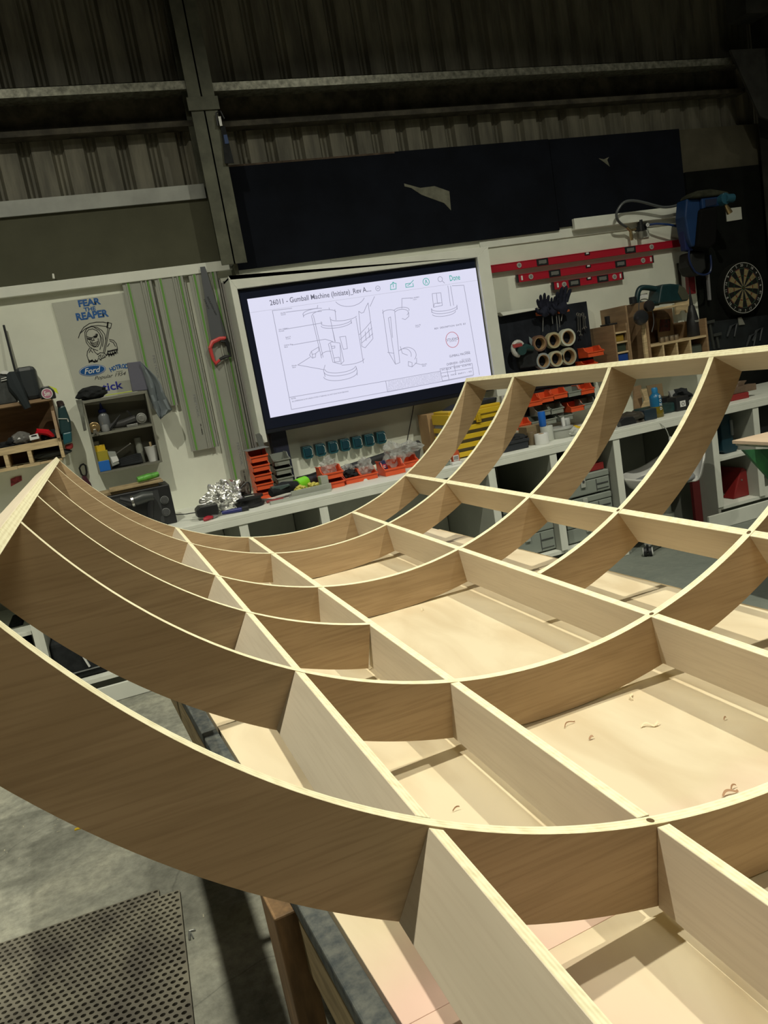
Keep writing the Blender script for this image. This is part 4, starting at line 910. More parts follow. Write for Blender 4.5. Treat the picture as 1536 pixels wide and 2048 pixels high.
# loose screw holes in the wall
# ================================================================ GUIDE RAILS + SAW
def rail(tl_, tr_, br_, Y, lbl, ztxt_):
    (x0, z1), (x1, z1b), (x1b, z0) = P(*tl_, Y), P(*tr_, Y), P(*br_, Y)
    z1 = (z1 + z1b) / 2; x1 = (x1 + x1b) / 2 if abs(x1 - x1b) < .08 else x1; W_ = .188; x1 = x0 + W_
    t_ = thing('guide_rail', lbl, 'guide rail', ((x0 + x1) / 2, Y, z1), 'guide rails hanging on the wall')
    prof = [(0, 0), (.02, 0), (.022, .004), (.05, .004), (.052, 0), (.115, 0), (.117, .009), (.127, .009), (.129, 0), (.145, 0), (.147, .009), (.155, .009), (.157, 0), (.168, 0), (.17, .007), (.186, .007), (.188, 0), (.188, .003 - .009), (0, .003 - .009)]
    b = B(); a = [b.bm.verts.new((x0 + u, Y - v, z0)) for u, v in prof]; c = [b.bm.verts.new((x0 + u, Y - v, z1)) for u, v in prof]
    b._f(a); b._f(c[::-1])
    for i in range(len(prof)): b._f([a[i], a[(i + 1) % len(prof)], c[(i + 1) % len(prof)], c[i]])
    part('extrusion', b, alu, t_)
    b = B(); b.box(x0 + .031, x0 + .044, Y - .0060, Y - .0041, z0 + .004, z1 - .004); part('green_strip', b, green, t_, label='green glide strip')
    b = B(); b.box(x0 + .158, x0 + .168, Y - .0025, Y - .0003, z0 + .004, z1 - .004); part('green_strip', b, green, t_, label='green glide strip')
    b = B(); b.box(x0 + .1865, x0 + .1895, Y - .007, Y + .005, z0 + .002, z1 - .002); part('splinter_guard', b, black, t_)
    b = B(); b.cyl((x0 + .085, Y + .002, z1 - .03), (x0 + .085, Y - .0008, z1 - .03), .004, n=10); b2 = part('hanging_hole', b, ink, t_)
    textm('FESTOOL', midg, t_, x0 + .098, ztxt_, Y - .0005, w=.16, h=.016, rot=-PI / 2, bold=.02)
    textm('FS 1400/2', ink, t_, x0 + .099, ztxt_ - .16, Y - .0005, w=.075, h=.008, rot=-PI / 2, bold=.03)
    return t_
rail((241, 554), (304, 546), (360, 809), 5.565, 'leftmost and shortest aluminium guide rail with green strips', P(*q(ZL, 965, 720), 5.56)[1])
rail((306, 548), (365, 541), (436, 893), 5.56, 'middle aluminium guide rail with green strips, hanging lower than the left one', P(*q(ZL, 1208, 960), 5.56)[1])
rail((374, 538), (433, 531), (513, 968), 5.56, 'rightmost and longest aluminium guide rail, behind the red-handled saw', P(*q(ZL, 1485, 1250), 5.56)[1])
x0, z1 = P(436, 560, 5.575); b = B(); b.prism([(x0, z1), (x0 + .012, z1), (x0 + .012, BT + .02), (x0, BT + .02)], 5.566, 5.584); b.box(x0 + .02, x0 + .04, 5.585, 5.599, BT + .02, z1 - .02)
one('thin_batten', 'thin grey batten standing on the wall right of the longest guide rail', 'batten', b, mat('mauve_grey', (.30, .29, .28), .6), (x0, 5.57, 1.5))
sw_ = thing('hand_saw', 'hand saw with a red and black handle hanging blade up over the guide rails', 'saw', (P(425, 640, 5.53)[0], 5.53, P(425, 640, 5.53)[1]))
b = B(); b.prism(pp(5.532, [(400, 534), (410, 533), (453, 672), (424, 690)]), 5.5305, 5.533); part('blade', b, mat('saw_steel', (.17, .18, .20), .35, .6), sw_)
textm('INSULATION SAW', ink, sw_, *P(424, 612, 5.53), 5.5300, w=.13, h=.012, rot=-1.32); textm('SERIES', ink, sw_, *P(413, 608, 5.53), 5.5300, w=.07, h=.010, rot=-1.32)
ho = [(1300, 560), (1330, 540), (1390, 532), (1412, 570), (1422, 640), (1418, 660), (1352, 680), (1325, 705), (1305, 690), (1285, 610)]
b = B(); b.tube([(x, 5.53, z) for x, z in pp(5.53, [(1288, 606), (1306, 566), (1350, 545), (1388, 541)], *ZL)], [.012, .015, .014, .012], 8); b.tube([(x, 5.53, z) for x, z in pp(5.53, [(1292, 606), (1300, 640), (1310, 672), (1326, 698), (1350, 676)], *ZL)], [.014, .012, .012, .014, .010], 8); part('red_handle', b, mat('saw_red', (.62, .06, .06), .45), sw_, smooth=True, label='red part of the handle')
b = B(); b.tube([(x, 5.53, z) for x, z in pp(5.53, [(1388, 545), (1400, 575), (1408, 620), (1416, 650), (1385, 655), (1350, 672)], *ZL)], [.012, .014, .011, .010, .012, .010], 8); b.tube([(x, 5.528, z) for x, z in pp(5.528, [(1355, 560), (1385, 562), (1395, 590)], *ZL)], .009, 7); part('black_grip', b, black, sw_, smooth=True, label='black part of the grip')
# small level hanging under the surround
lv = thing('pocket_tool', 'narrow grey tool with a black end hanging below the left of the screen surround', 'tool', (P(518, 890, 5.33)[0], 5.33, P(518, 890, 5.33)[1]))
b = B(); b.prism(pp(5.34, [(511, 868), (519, 866), (524, 872), (533, 912), (524, 914)]), 5.335, 5.350); part('blade_body', b, mat('zinc_grey', (.22, .23, .22), .4, .5), lv, bevel=.001)
b = B(); b.prism(pp(5.34, [(524, 914), (533, 912), (535, 922), (526, 924)]), 5.333, 5.352); part('black_end', b, black, lv, bevel=.001)

# ================================================================ LEFT RACK
YR = 5.33
(rxe, rzt) = P(94, 768, YR); rzb = P(125, 915, YR)[1]; rzm = P(117, 876, YR)[1]; rxr = P(112, 840, YR)[0]
rzs = P(105, 793, YR)[1]
rk = thing('wall_rack', 'rough wooden wall rack with open cubbies at the left edge of the picture', 'rack', (rxr - .35, YR + .1, rzm))
x0 = rxr - .95
b = B(); b.box(x0, rxr, YR, YW - .001, rzs - .02, rzs); part('top_shelf', b, woodm, rk, bevel=.001)
b = B(); b.box(x0, rxr - .002, YW - .012, YW - .002, rzb, rzs - .021); part('back_panel', b, woodd, rk)
b = B(); b.box(x0, rxr - .021, YR + .03, YW - .013, rzm - .045, rzm - .03); b.box(x0, rxr - .021, YR + .01, YR + .028, rzm - .045, rzm); part('lower_shelf', b, wood, rk, bevel=.001)
b = B(); b.prism([(YR + .12, rzs + .07), (YR + .15, rzs + .07), (YR + .02, rzm), (YR - .01, rzm)], 0, 1)
b.bm.transform(Matrix(((0, 1 * .018, 0, rxr - .018), (1, 0, 0, 0), (0, 0, 1, 0), (0, 0, 0, 1)))); part('side_brace', b, woodm, rk)
b = B(); b.box(rxr - .02, rxr, YR + .01, YW - .001, rzb, rzm + .05); part('side_panel', b, wood, rk, bevel=.001)
for xx in (P(10, 910, YR)[0], P(57, 900, YR)[0]):
    b = B(); b.box(xx - .012, xx + .012, YR + .01, YW - .013, rzb + .001, rzm - .046); part('divider', b, wood, rk, bevel=.001)
b = B(); b.box(x0, P(32, 927, YR)[0], YR + .01, YR + .03, rzb - .02, rzb); b.box(P(45, 925, YR)[0], P(78, 918, YR)[0], YR + .01, YR + .03, rzb - .02, rzb); b.box(x0, rxr - .021, YR + .05, YW - .013, rzb - .018, rzb - .004); part('bottom_slat', b, wood, rk, bevel=.001)
# things on the rack
def onrack(name, lbl, cat, tl_, br_, y0, y1, m_, bev=.008, z0=None):
    (a, c), (d_, e) = P(*tl_, y0), P(*br_, y0); z0_ = e if z0 is None else z0; b = B(); b.box(min(a, d_), max(a, d_), y0, y1, z0_, c)
    return one(name, lbl, cat, b, m_, ((a + d_) / 2, y0, z0_), bevel=bev)
onrack('hard_case', 'dark hard case standing on top of the rack', 'case', (28, 736), (82, 790), YR + .06, YW - .03, mat('case_navy', (.018, .024, .028), .5), .025, rzs + .001)
kc = thing('tool_pouch', 'grey tool pouch with a white printed handle top left of the hard case', 'pouch', (P(0, 780, YR)[0], YR, rzs))
(a, c) = P(0, 748, YR); b = B(); b.prism([(a - .2, rzs + .001), (a + .055, rzs + .001), (a + .09, rzs + .12), (a + .06, c), (a - .2, c + .01)], YR + .01, YR + .055); part('pouch_body', b, mat('pouch_grey', (.045, .05, .05), .7, var=.3, scale=15), kc, bevel=.006)
b = B(); b.prism(pp(YR, [(0, 747), (4, 742), (12, 741), (18, 744), (14, 748), (6, 748)]), YR, YR + .01); part('hook_top', b, whitep, kc)
b = B(); b.prism(pp(YR, [(2, 757), (16, 753), (16, 754.5), (2, 758.5)]), YR, YR + .009); b.prism(pp(YR, [(2, 761), (20, 757), (20, 758.5), (2, 762.5)]), YR, YR + .009); part('printed_lines', b, whitep, kc)
(a, c) = P(34, 800, YR); b = B(); b.tube([(a, YR + .03, c + .16), (a + .01, YR + .0, c + .08), (a + .03, YR - .02, c + .02), (a + .05, YR - .02, c - .06)], [.035, .045, .03, .02], 8)
one('grey_cloth', 'dark cloth strap hanging over the front edge of the rack', 'cloth', b, mat('cloth_dark', (.03, .036, .04), .9), (a, YR, c), smooth=True)
(a, c), (d_, e) = P(7, 650, YW - .05), P(30, 738, YW - .05); b = B(); b.cyl((a, YW - .04, c), (d_, YR + .2, max(e, rzs + .2) - .0), .007, n=8); b.cyl((d_, YR + .2, e), (d_ + .005, YR + .2, rzs + .002), .007, n=8)
one('thin_rod', 'thin black rod leaning on the wall behind the cases', 'rod', b, black, (a, YW - .04, c))
tm = thing('tape_measure', 'black and yellow tape measure with a round pink badge on the rack', 'tape measure', (P(97, 787, YR)[0], YR, rzs))
(a, c) = P(94, 787, YR - .01); r_ = .045
b = B(); b.prism([(a - r_, c - r_ * .8), (a + r_, c - r_ * .8), (a + r_, c + r_ * .3), (a + r_ * .4, c + r_), (a - r_ * .5, c + r_), (a - r_, c + r_ * .4)], YR + .0, YR + .04); part('case', b, black, tm, bevel=.006)
b = B(); b.prism([(a + r_ * .35, c + r_ * 1.05), (a + r_ * 1.3, c + r_ * .5), (a + r_ * 1.4, c - r_ * .3), (a + r_ * 1.0, c + r_ * .1), (a + r_ * .9, c + r_ * .5)], YR + .002, YR + .038); part('yellow_edge', b, mat('hi_vis', (.6, .7, .05), .5), tm)
b = B(); b.cyl((a, YR + .001, c), (a, YR - .004, c), r_ * .72, n=24); bd = part('badge', b, whitep, tm)
b = B(); b.cyl((a, YR - .0035, c), (a, YR - .005, c), r_ * .62, n=24); part('badge_field', b, mat('pink_badge', (.42, .16, .24), .5), bd)
textm('5m', whitep, bd, a, c, YR - .0052, w=.034, h=.03, bold=.03)
# cordless tool on the rack's side
ct = thing('cordless_tool', 'teal and black cordless tool hanging on the right side of the rack', 'power tool', (rxr + .05, YR + .1, rzm + .1))
def za(x, y): return q(ZA, x, y)
b = B(); b.prism(pp(YR + .08, [(590, 1300), (660, 1280), (720, 1440), (735, 1560), (620, 1590), (600, 1430)], *ZA), YR + .06, YR + .16); part('motor_body', b, mat('tool_teal_dark', (.01, .04, .045), .45), ct, bevel=.012)
b = B(); b.prism(pp(YR + .08, [(572, 1240), (640, 1230), (665, 1290), (595, 1320)], *ZA), YR + .07, YR + .15); part('nose', b, mat('nose_dark', (.05, .03, .03), .6), ct, bevel=.01)
b = B(); b.prism(pp(YR + .06, [(640, 1570), (730, 1550), (738, 1660), (650, 1690)], *ZA), YR + .05, YR + .16); part('battery', b, teal, ct, bevel=.008)
b = B(); b.prism(pp(YR + .08, [(665, 1690), (745, 1670), (748, 1720), (720, 1735), (670, 1730)], *ZA), YR + .07, YR + .14); part('red_foot', b, redd, ct, bevel=.008, label='dark red foot')
b = B(); b.strokes([pp(YR + .055, [(600, 1420), (690, 1420), (700, 1450)], *ZA)], .006, YR + .058, .003); part('pale_trim', b, lightg, ct)
# clutter on the lower shelf
def rb_(px, py): return P(*za(px, py), YR + .08)
a, c = rb_(200, 1560); bag(a, YR + .1, rzm + .035, (.06, .05, .045), 41, 'small clear box of screws on the rack shelf', mat('smoky', (.2, .2, .19), .3, alpha=.7), name='screw_box', cat='box', amp=.2)
a, c = rb_(120, 1600); bag(a, YR + .1, rzm + .005, (.10, .05, .045), 42, 'dark tangle of cables at the left of the rack shelf', blackm, name='cable_tangle', cat='cable')
a, c = rb_(400, 1560); b = B(); b.tube([(a - .03, YR + .06, rzm + .02), (a, YR + .05, rzm + .06), (a + .05, YR + .05, rzm + .045), (a + .08, YR + .06, rzm + .01)], [.01, .022, .022, .012], 8); one('red_clamp', 'small glossy red clamp on the rack shelf', 'clamp', b, mat('glossy_red', (.5, .01, .02), .2), (a, YR + .05, rzm), smooth=True)
a, c = rb_(480, 1550); bag(a + .02, YR + .1, rzm + .01, (.06, .05, .04), 43, 'dark round fittings right of the red clamp', blackm, name='fittings', cat='fittings')
a, c = rb_(360, 1610); b = B(); b.prism(pp(YR - .002, [(295, 1595), (385, 1570), (405, 1622), (310, 1645)], *ZA), YR - .006, YR + .03); o = one('white_tag', 'white tag with a black arrow on the front edge of the rack shelf', 'tag', b, whitep, (a, YR, c), bevel=.002)
b = B(); b.strokes([pp(YR - .0065, [(325, 1600), (370, 1592)], *ZA)], .009, YR - .0062); part('arrow_mark', b, ink, o)
a, c = rb_(490, 1700); bag(a, YR + .12, rzb + .03, (.13, .06, .025), 44, 'dark pad lying in the right cubby of the rack', mat('pad', (.035, .045, .05), .6), name='sanding_pad', cat='pad', amp=.2, flat=rzb + .001)
(a, c) = P(30, 800, 5.3)
# red sticker on the wall, carabiner
b = B(); b.prism(pp(5.598, [(21, 958), (30, 954), (43, 951), (44, 961), (33, 967), (22, 973)]), 5.595, 5.5995); one('red_sticker', 'small red sticker on the wall under the rack', 'sticker', b, mat('sticker_red', (.30, .04, .05), .6, var=.5, scale=40), (P(30, 960, 5.6)[0], 5.59, 1.3))
cb = thing('carabiner', 'black carabiner hanging on the wall left of the black radio', 'carabiner', (P(166, 940, 5.57)[0], 5.57, P(166, 940, 5.57)[1]))
b = B(); b.tube([(x, 5.575, z) for x, z in pp(5.575, [(497, 1322), (512, 1315), (526, 1325), (533, 1365), (530, 1384), (514, 1390), (500, 1378), (488, 1340)], *ZL)], .0065, 6, True); part('ring', b, black, cb, smooth=True)
b = B(); b.tube([(x, 5.575, z) for x, z in pp(5.575, [(512, 1388), (522, 1410), (545, 1440), (560, 1475)], *ZL)], [.012, .018, .016, .012], 7); part('strap', b, mat('strap_red', (.07, .015, .03), .7), cb, smooth=True)

# ================================================================ SMALL METAL CABINET WITH SHELVES
YC = 5.42
cm = mat('cabinet_olive', (.19, .19, .155), .5, .1, var=.08, scale=4)
(cx0, cz1), (cx1, _z) = P(163, 800, YC), P(294, 783, YC); cz0 = P(324, 921, YC)[1] - .01; cz1 = (cz1 + _z) / 2; cx1 = (cx1 + P(324, 921, YC)[0]) / 2; cx0 = (cx0 + P(193, 937, YC)[0]) / 2
mc = thing('metal_cabinet', 'small olive metal cabinet with two open shelves on the wall', 'cabinet', ((cx0 + cx1) / 2, YC, cz0))
zmid = P(176, 868, YC)[1]; zmid = (zmid + P(310, 848, YC)[1]) / 2
b = B(); b.box(cx0, cx1, YC, YW - .001, cz1 - .018, cz1); part('top_panel', b, cm, mc, bevel=.001)
b = B(); b.box(cx0, cx0 + .014, YC, YW - .001, cz0, cz1 - .0185); part('side_panel', b, cm, mc)
b = B(); b.box(cx1 - .014, cx1, YC, YW - .001, cz0, cz1 - .0185); part('side_panel', b, cm, mc)
b = B(); b.box(cx0 + .0145, cx1 - .0145, YW - .006, YW - .001, cz0, cz1 - .0185); part('back_panel', b, cm, mc)
b = B(); b.box(cx0 + .0145, cx1 - .0145, YC, YW - .0065, zmid - .016, zmid); part('shelf', b, cm, mc, bevel=.001)
b = B(); b.box(cx0 + .0145, cx1 - .0145, YC, YW - .0065, cz0, cz0 + .012); part('bottom_panel', b, cm, mc)
b = B(); b.prism(pp(YC - .01, [(105, 1090), (165, 1082), (215, 1390), (185, 1400), (150, 1240)], *ZB), YC - .012, YC - .006); part('door_strap', b, mat('strap_metal', (.24, .25, .22), .4, .6, var=.3, scale=20), mc, bevel=.001, label='bare metal hinge strap')
ZT, ZM_, ZB_ = cz1 + .001, zmid + .001, cz0 + .013
def cab(name, lbl, cat, pts, y0, y1, m_, bev=.002, **k):
    pl = pp(y0, pts, *ZB); b = B(); b.prism(pl, y0, y1); xs = [p_[0] for p_ in pl]; zs = [p_[1] for p_ in pl]
    return one(name, lbl, cat, b, m_, (sum(xs) / len(xs), y0, min(zs)), bevel=bev, **k)
def shelfbox(name, lbl, cat, xa, xb, ytop, z0, y0, y1, m_, bev=.002):
    X0, Z1 = P(*q(ZB, xa, ytop), y0); X1, _ = P(*q(ZB, xb, ytop), y0); b = B(); b.box(X0, X1, y0, y1, z0, max(Z1, z0 + .01)); return one(name, lbl, cat, b, m_, ((X0 + X1) / 2, y0, z0), bevel=bev)
X_, Z_ = P(*q(ZB, 262, 1012), YC + .05); bag(X_, YC + .06, ZT + .038, (.098, .06, .045), 51, 'folded black cloth bag on top of the small metal cabinet', blackm, name='black_bag', cat='bag', amp=.22, flat=ZT)
cab('folder_roll', 'grey-blue folded abrasive sheet standing on the right end of the cabinet', 'abrasive sheet', [(612, 722), (752, 706), (822, 990), (668, 1005)], YC + .03, YC + .06, mat('abrasive_blue', (.135, .135, .175), .8), .004)
cab('yellow_rule', 'thin yellow rule lying along the top of the cabinet', 'ruler', [(400, 1040), (665, 998), (668, 1006), (402, 1049)], YC + .005, YC + .03, mat('rule_yellow', (.5, .6, .08), .5), .0005)
# cloth hanging at the cabinet's right
rp = pp(YC - .0, [(752, 712), (800, 760), (950, 930), (955, 990), (1060, 1190), (1010, 1225), (965, 1255), (948, 1285), (900, 1230), (870, 1170), (850, 1100), (838, 1040), (822, 985)], *ZB)
b = B(); g = B(); n = 9
vv = {}
Lft = [(752, 712), (775, 800), (800, 900), (822, 985), (838, 1050), (858, 1110), (885, 1180), (925, 1255), (948, 1285)]
Rgt = [(758, 714), (820, 775), (900, 860), (950, 935), (968, 1000), (1010, 1080), (1062, 1185), (1010, 1225), (965, 1258)]
for i, (l_, r2) in enumerate(zip(Lft, Rgt)):
    for j in range(9):
        u = j / 8; yy = YC + .02 + .028 * math.sin(u * 9 + i * .7) * min(1, i / 3) - .02 * u
        x_, z_ = P(*q(ZB, l_[0] + (r2[0] - l_[0]) * u, l_[1] + (r2[1] - l_[1]) * u), YC); vv[i, j] = b.bm.verts.new((x_, yy, z_))
for i in range(8):
    for j in range(8): b._f([vv[i, j], vv[i, j + 1], vv[i + 1, j + 1], vv[i + 1, j]])
o = one('hanging_cloth', 'pale blue-grey cloth hanging from the right of the small cabinet', 'cloth', b, mat('cloth_blue', (.20, .23, .25), .85), (rp[0][0], YC, rp[0][1]), smooth=True); md = o.modifiers.new('s', 'SOLIDIFY'); md.thickness = .003
# upper shelf contents
X_, Z_ = P(*q(ZB, 378, 1250), YC + .09)
gb_ = thing('glue_bottle', 'clear squeeze bottle with a pointed blue cap on the upper cabinet shelf', 'bottle', (X_, YC + .09, ZM_))
b = B(); b.lathe([(.033, 0), (.035, .01), (.035, .10), (.028, .118), (.02, .124)], (X_, YC + .1, ZM_)); part('bottle_body', b, mat('cloudy_bottle', (.13, .14, .15), .3), gb_, smooth=True)
b = B(); b.lathe([(.024, .124), (.024, .142), (.012, .150), (.003, .19)], (X_, YC + .1, ZM_)); part('pointed_cap', b, mat('cap_blue', (.015, .025, .16), .4), gb_, smooth=True)
X_, Z_ = P(*q(ZB, 295, 1380), YC + .03)
b = B(); b.cyl((X_, YC + .07, ZM_ + .037), (X_, YC + .02, ZM_ + .037), .036, n=24); b.cyl((X_, YC + .02, ZM_ + .037), (X_, YC + .005, ZM_ + .037), .018, n=16); one('router_bit', 'round steel and brass fitting at the left of the upper cabinet shelf', 'fitting', b, brass, (X_, YC + .03, ZM_), bevel=.002)
X_, Z_ = P(*q(ZB, 303, 1418), YC - .005); b = B(); b.prism([(X_ - .02, Z_ - .02), (X_ - .008, Z_ + .025), (X_ + .006, Z_ + .025), (X_ + .022, Z_ - .012), (X_ + .008, Z_ - .02), (X_, Z_)], YC - .012, YC - .004); one('chuck_key', 'small bright chuck key hooked on the cabinet shelf edge', 'key', b, steel, (X_, YC, Z_), bevel=.001)
b = B(); (a, c), (d_, e) = P(*q(ZB, 435, 1390), YC + .05), P(*q(ZB, 548, 1235), YC + .05); b.tube([(a, YC + .05, ZM_ + .008), ((a + d_) / 2, YC + .06, (ZM_ + e) / 2), (d_, YC + .08, e)], [.012, .011, .003], 6); one('black_marker', 'slim black marker leaning on the upper cabinet shelf', 'marker', b, black, (a, YC + .05, ZM_), smooth=True)
X_, _ = P(*q(ZB, 400, 1370), YC + .03); b = B(); b.lathe([(.022, 0), (.026, .01), (.022, .04), (.01, .046)], (X_, YC + .035, ZM_)); one('rubber_plug', 'small whitish plug between the bottle and the black marker', 'plug', b, mat('plug', (.25, .26, .27), .4), (X_, YC + .03, ZM_), smooth=True)
X_, _ = P(*q(ZB, 600, 1340), YC + .05); X2, _ = P(*q(ZB, 765, 1310), YC + .03)
dr = thing('air_grinder', 'dark air grinder with a round steel collar on the upper cabinet shelf', 'power tool', (X_, YC + .05, ZM_))
b = B(); b.tube([(X_ - .09, YC + .09, ZM_ + .028), (X_, YC + .07, ZM_ + .032), (X2 - .03, YC + .05, ZM_ + .05)], [.018, .028, .024], 10); part('body', b, mat('tool_dark', (.045, .045, .045), .4), dr, smooth=True)
b = B(); b.cyl((X2, YC + .06, ZM_ + .045), (X2, YC + .015, ZM_ + .045), .034, n=20); b.cyl((X2, YC + .015, ZM_ + .045), (X2, YC + .006, ZM_ + .045), .022, n=16); part('collar', b, steeld, dr, bevel=.002)
b = B(); b.tube([(X2 - .05, YC + .06, ZM_ + .05), (X2 - .07, YC + .05, ZM_ + .10), (X2 - .08, YC + .05, ZM_ + .105)], .006, 6); part('lever', b, black, dr)
X_, _ = P(*q(ZB, 670, 1350), YC); b = B(); b.box(X_ - .035, X_ + .035, YC + .003, YC + .03, ZM_, ZM_ + .018); one('steel_block', 'small flat steel block at the front of the upper cabinet shelf', 'block', b, steeld, (X_, YC, ZM_), bevel=.002)
# lower shelf
shelfbox('small_box', 'tiny pale box on the top of the yellow boxes in the cabinet', 'box', 262, 335, 1508, ZB_ + .172, YC + .07, YC + .11, mat('pale_box', (.36, .37, .34), .7))
shelfbox('yellow_box', 'bright yellow box, upper of the two yellow boxes in the cabinet', 'box', 273, 395, 1550, ZB_ + .122, YC + .05, YC + .12, yellow)
shelfbox('yellow_box', 'dull yellow box, lower of the two yellow boxes in the cabinet', 'box', 284, 425, 1610, ZB_ + .054, YC + .03, YC + .12, mat('dull_yellow', (.34, .28, .02), .6))
shelfbox('blue_box', 'small blue box at the bottom left of the cabinet', 'box', 305, 440, 1708, ZB_, YC + .003, YC + .12, mat('box_blue', (.01, .13, .50), .5))
o = cab('blister_pack', 'clear blister pack with a silver label leaning in the lower shelf', 'packet', [(420, 1600), (500, 1600), (540, 1720), (470, 1750)], YC + .02, YC + .035, mat('blister', (.30, .32, .30), .25), .003)
b = B(); b.prism(pp(YC + .018, [(450, 1655), (515, 1645), (535, 1690), (475, 1715)], *ZB), YC + .017, YC + .02); part('silver_label', b, whitep, o)
b = B(); (a, c), (d_, e) = P(*q(ZB, 510, 1620), YC + .06), P(*q(ZB, 640, 1528), YC + .06); b.tube([(a, YC + .06, c), (d_, YC + .08, e), (d_ + .008, YC + .08, e + .004)], [.004, .004, .009], 7); one('ring_spanner', 'thin steel spanner leaning in the lower cabinet shelf', 'spanner', b, steel, (a, YC + .06, c))
X_, _ = P(*q(ZB, 620, 1660), YC + .04); b = B()
for k in range(5): b.tube([(X_ - .11 + k * .01, YC + .05 + k * .012, ZB_ + .012 + k * .009), (X_ + .09, YC + .04 + k * .014, ZB_ + .014 + k * .012)], [.008, .011], 7)
one('chisel_roll', 'dark bundle of long tools lying in the lower cabinet shelf', 'tools', b, blackm, (X_, YC + .05, ZB_), smooth=True)
X_, _ = P(*q(ZB, 745, 1600), YC + .09); b = B(); b.lathe([(.022, 0), (.023, .15), (.021, .17), (.012, .172)], (X_, YC + .11, ZB_)); one('clear_tube', 'clear upright tube behind the paper cup', 'tube', b, mat('tube_clear', (.24, .25, .22), .2), (X_, YC + .1, ZB_), smooth=True)
X_, _ = P(*q(ZB, 862, 1610), YC + .05)
pc = thing('paper_cup', 'white paper cup with a wooden stirrer on the lower cabinet shelf', 'cup', (X_, YC + .05, ZB_))
b = B(); b.lathe([(.028, 0), (.042, .098), (.044, .101), (.040, .101), (.038, .094), (.026, .006)], (X_, YC + .06, ZB_)); part('cup', b, whitep, pc, smooth=True)
b = B(); b.tube([(X_ + .005, YC + .06, ZB_ + .03), (X_ + .002, YC + .055, ZB_ + .13)], [.006, .008], 6); part('stirrer', b, wood, pc)

# ================================================================ BLACK RADIO WITH DRILL IN FRONT
YK = 4.98
(kx1, kz1) = P(338, 968, YK); kx0 = P(205, 998, YK)[0]
rd = thing('workshop_radio', 'black box-shaped workshop radio with two round knobs on the left of the bench', 'radio', ((kx0 + kx1) / 2, YK, BT))
b = B(); b.box(kx0, kx1, YK, YK + .28, BT + .001, kz1); part('cabinet', b, black, rd, bevel=.006)
for (px_, py_) in ((329, 1000), (332, 1024)):
    X_, Z_ = P(px_, py_, YK); b = B(); b.cyl((X_, YK, Z_), (X_, YK - .012, Z_), .020, n=20); kb = part('knob', b, darkg, rd, bevel=.002)
    b = B(); b.tube([(X_ + .023 * math.cos(2 * PI * k / 20), YK - .002, Z_ + .023 * math.sin(2 * PI * k / 20)) for k in range(20)], .0025, 5, True); part('knob_ring', b, midg, kb)
b = B(); b.box(kx0 + .01, P(318, 990, YK)[0], YK - .004, YK, BT + .02, kz1 - .02); part('grille', b, mat('grille', (.03, .032, .034), .7), rd)
dl = thing('cordless_drill', 'dark cordless drill with a silver collar leaning before the radio', 'power tool', (P(265, 1000, YK - .05)[0], YK - .05, 1.0))
Yd = YK - .06
b = B(); b.tube([(*[P(*q(ZL, 940, 1510), Yd)[0]], Yd, P(*q(ZL, 940, 1510), Yd)[1]), (P(*q(ZL, 880, 1520), Yd)[0], Yd, P(*q(ZL, 880, 1520), Yd)[1]), (P(*q(ZL, 825, 1540), Yd)[0], Yd, P(*q(ZL, 825, 1540), Yd)[1])], [.03, .036, .032], 12); part('motor_body', b, mat('drill_dark', (.04, .045, .045), .4), dl, smooth=True)
b = B(); a, c = P(*q(ZL, 822, 1542), Yd), P(*q(ZL, 808, 1546), Yd); b.cyl((a[0], Yd, a[1]), (c[0], Yd, c[1]), .033, n=16); part('silver_collar', b, steel, dl)
b = B(); a, c = P(*q(ZL, 806, 1546), Yd), P(*q(ZL, 735, 1530), Yd); b.cyl((a[0], Yd, a[1]), (c[0], Yd, c[1]), .030, .016, n=14); part('chuck', b, black, dl)
b = B(); a, c = P(*q(ZL, 925, 1520), Yd), P(*q(ZL, 935, 1640), Yd); b.tube([(a[0], Yd, a[1]), (c[0] - .01, Yd, max(c[1], BT + .03))], [.022, .02], 10); part('handle', b, black, dl, smooth=True)
b = B(); b.box(kx0 - .02, kx1 - .06, YK + .02, YK + .25, kz1 + .001, kz1 + .02); b.box(kx0 + .05, kx1 - .03, YK + .0, YK + .2, kz1 + .021, kz1 + .034)
one('cardboard_sheets', 'crumpled brown cardboard lying on the black radio', 'cardboard', b, mat('card_tan', (.34, .26, .15), .85, var=.2, scale=10), (kx0, YK, kz1), bevel=.002)
a, c = P(*q(ZL, 850, 1440), YK + .08), P(*q(ZL, 975, 1385), YK + .08)
b = B(); b.tube([(a[0], YK + .06, kz1 + .058), ((a[0] + c[0]) / 2, YK + .08, kz1 + .062), (c[0], YK + .1, kz1 + .064)], [.018, .022, .016], 10); gt_ = one('green_tube', 'green crinkled packet lying on the cardboard above the radio', 'packet', b, mat('packet_green', (.10, .34, .05), .4, var=.4, scale=30), (a[0], YK + .08, kz1 + .04), smooth=True)

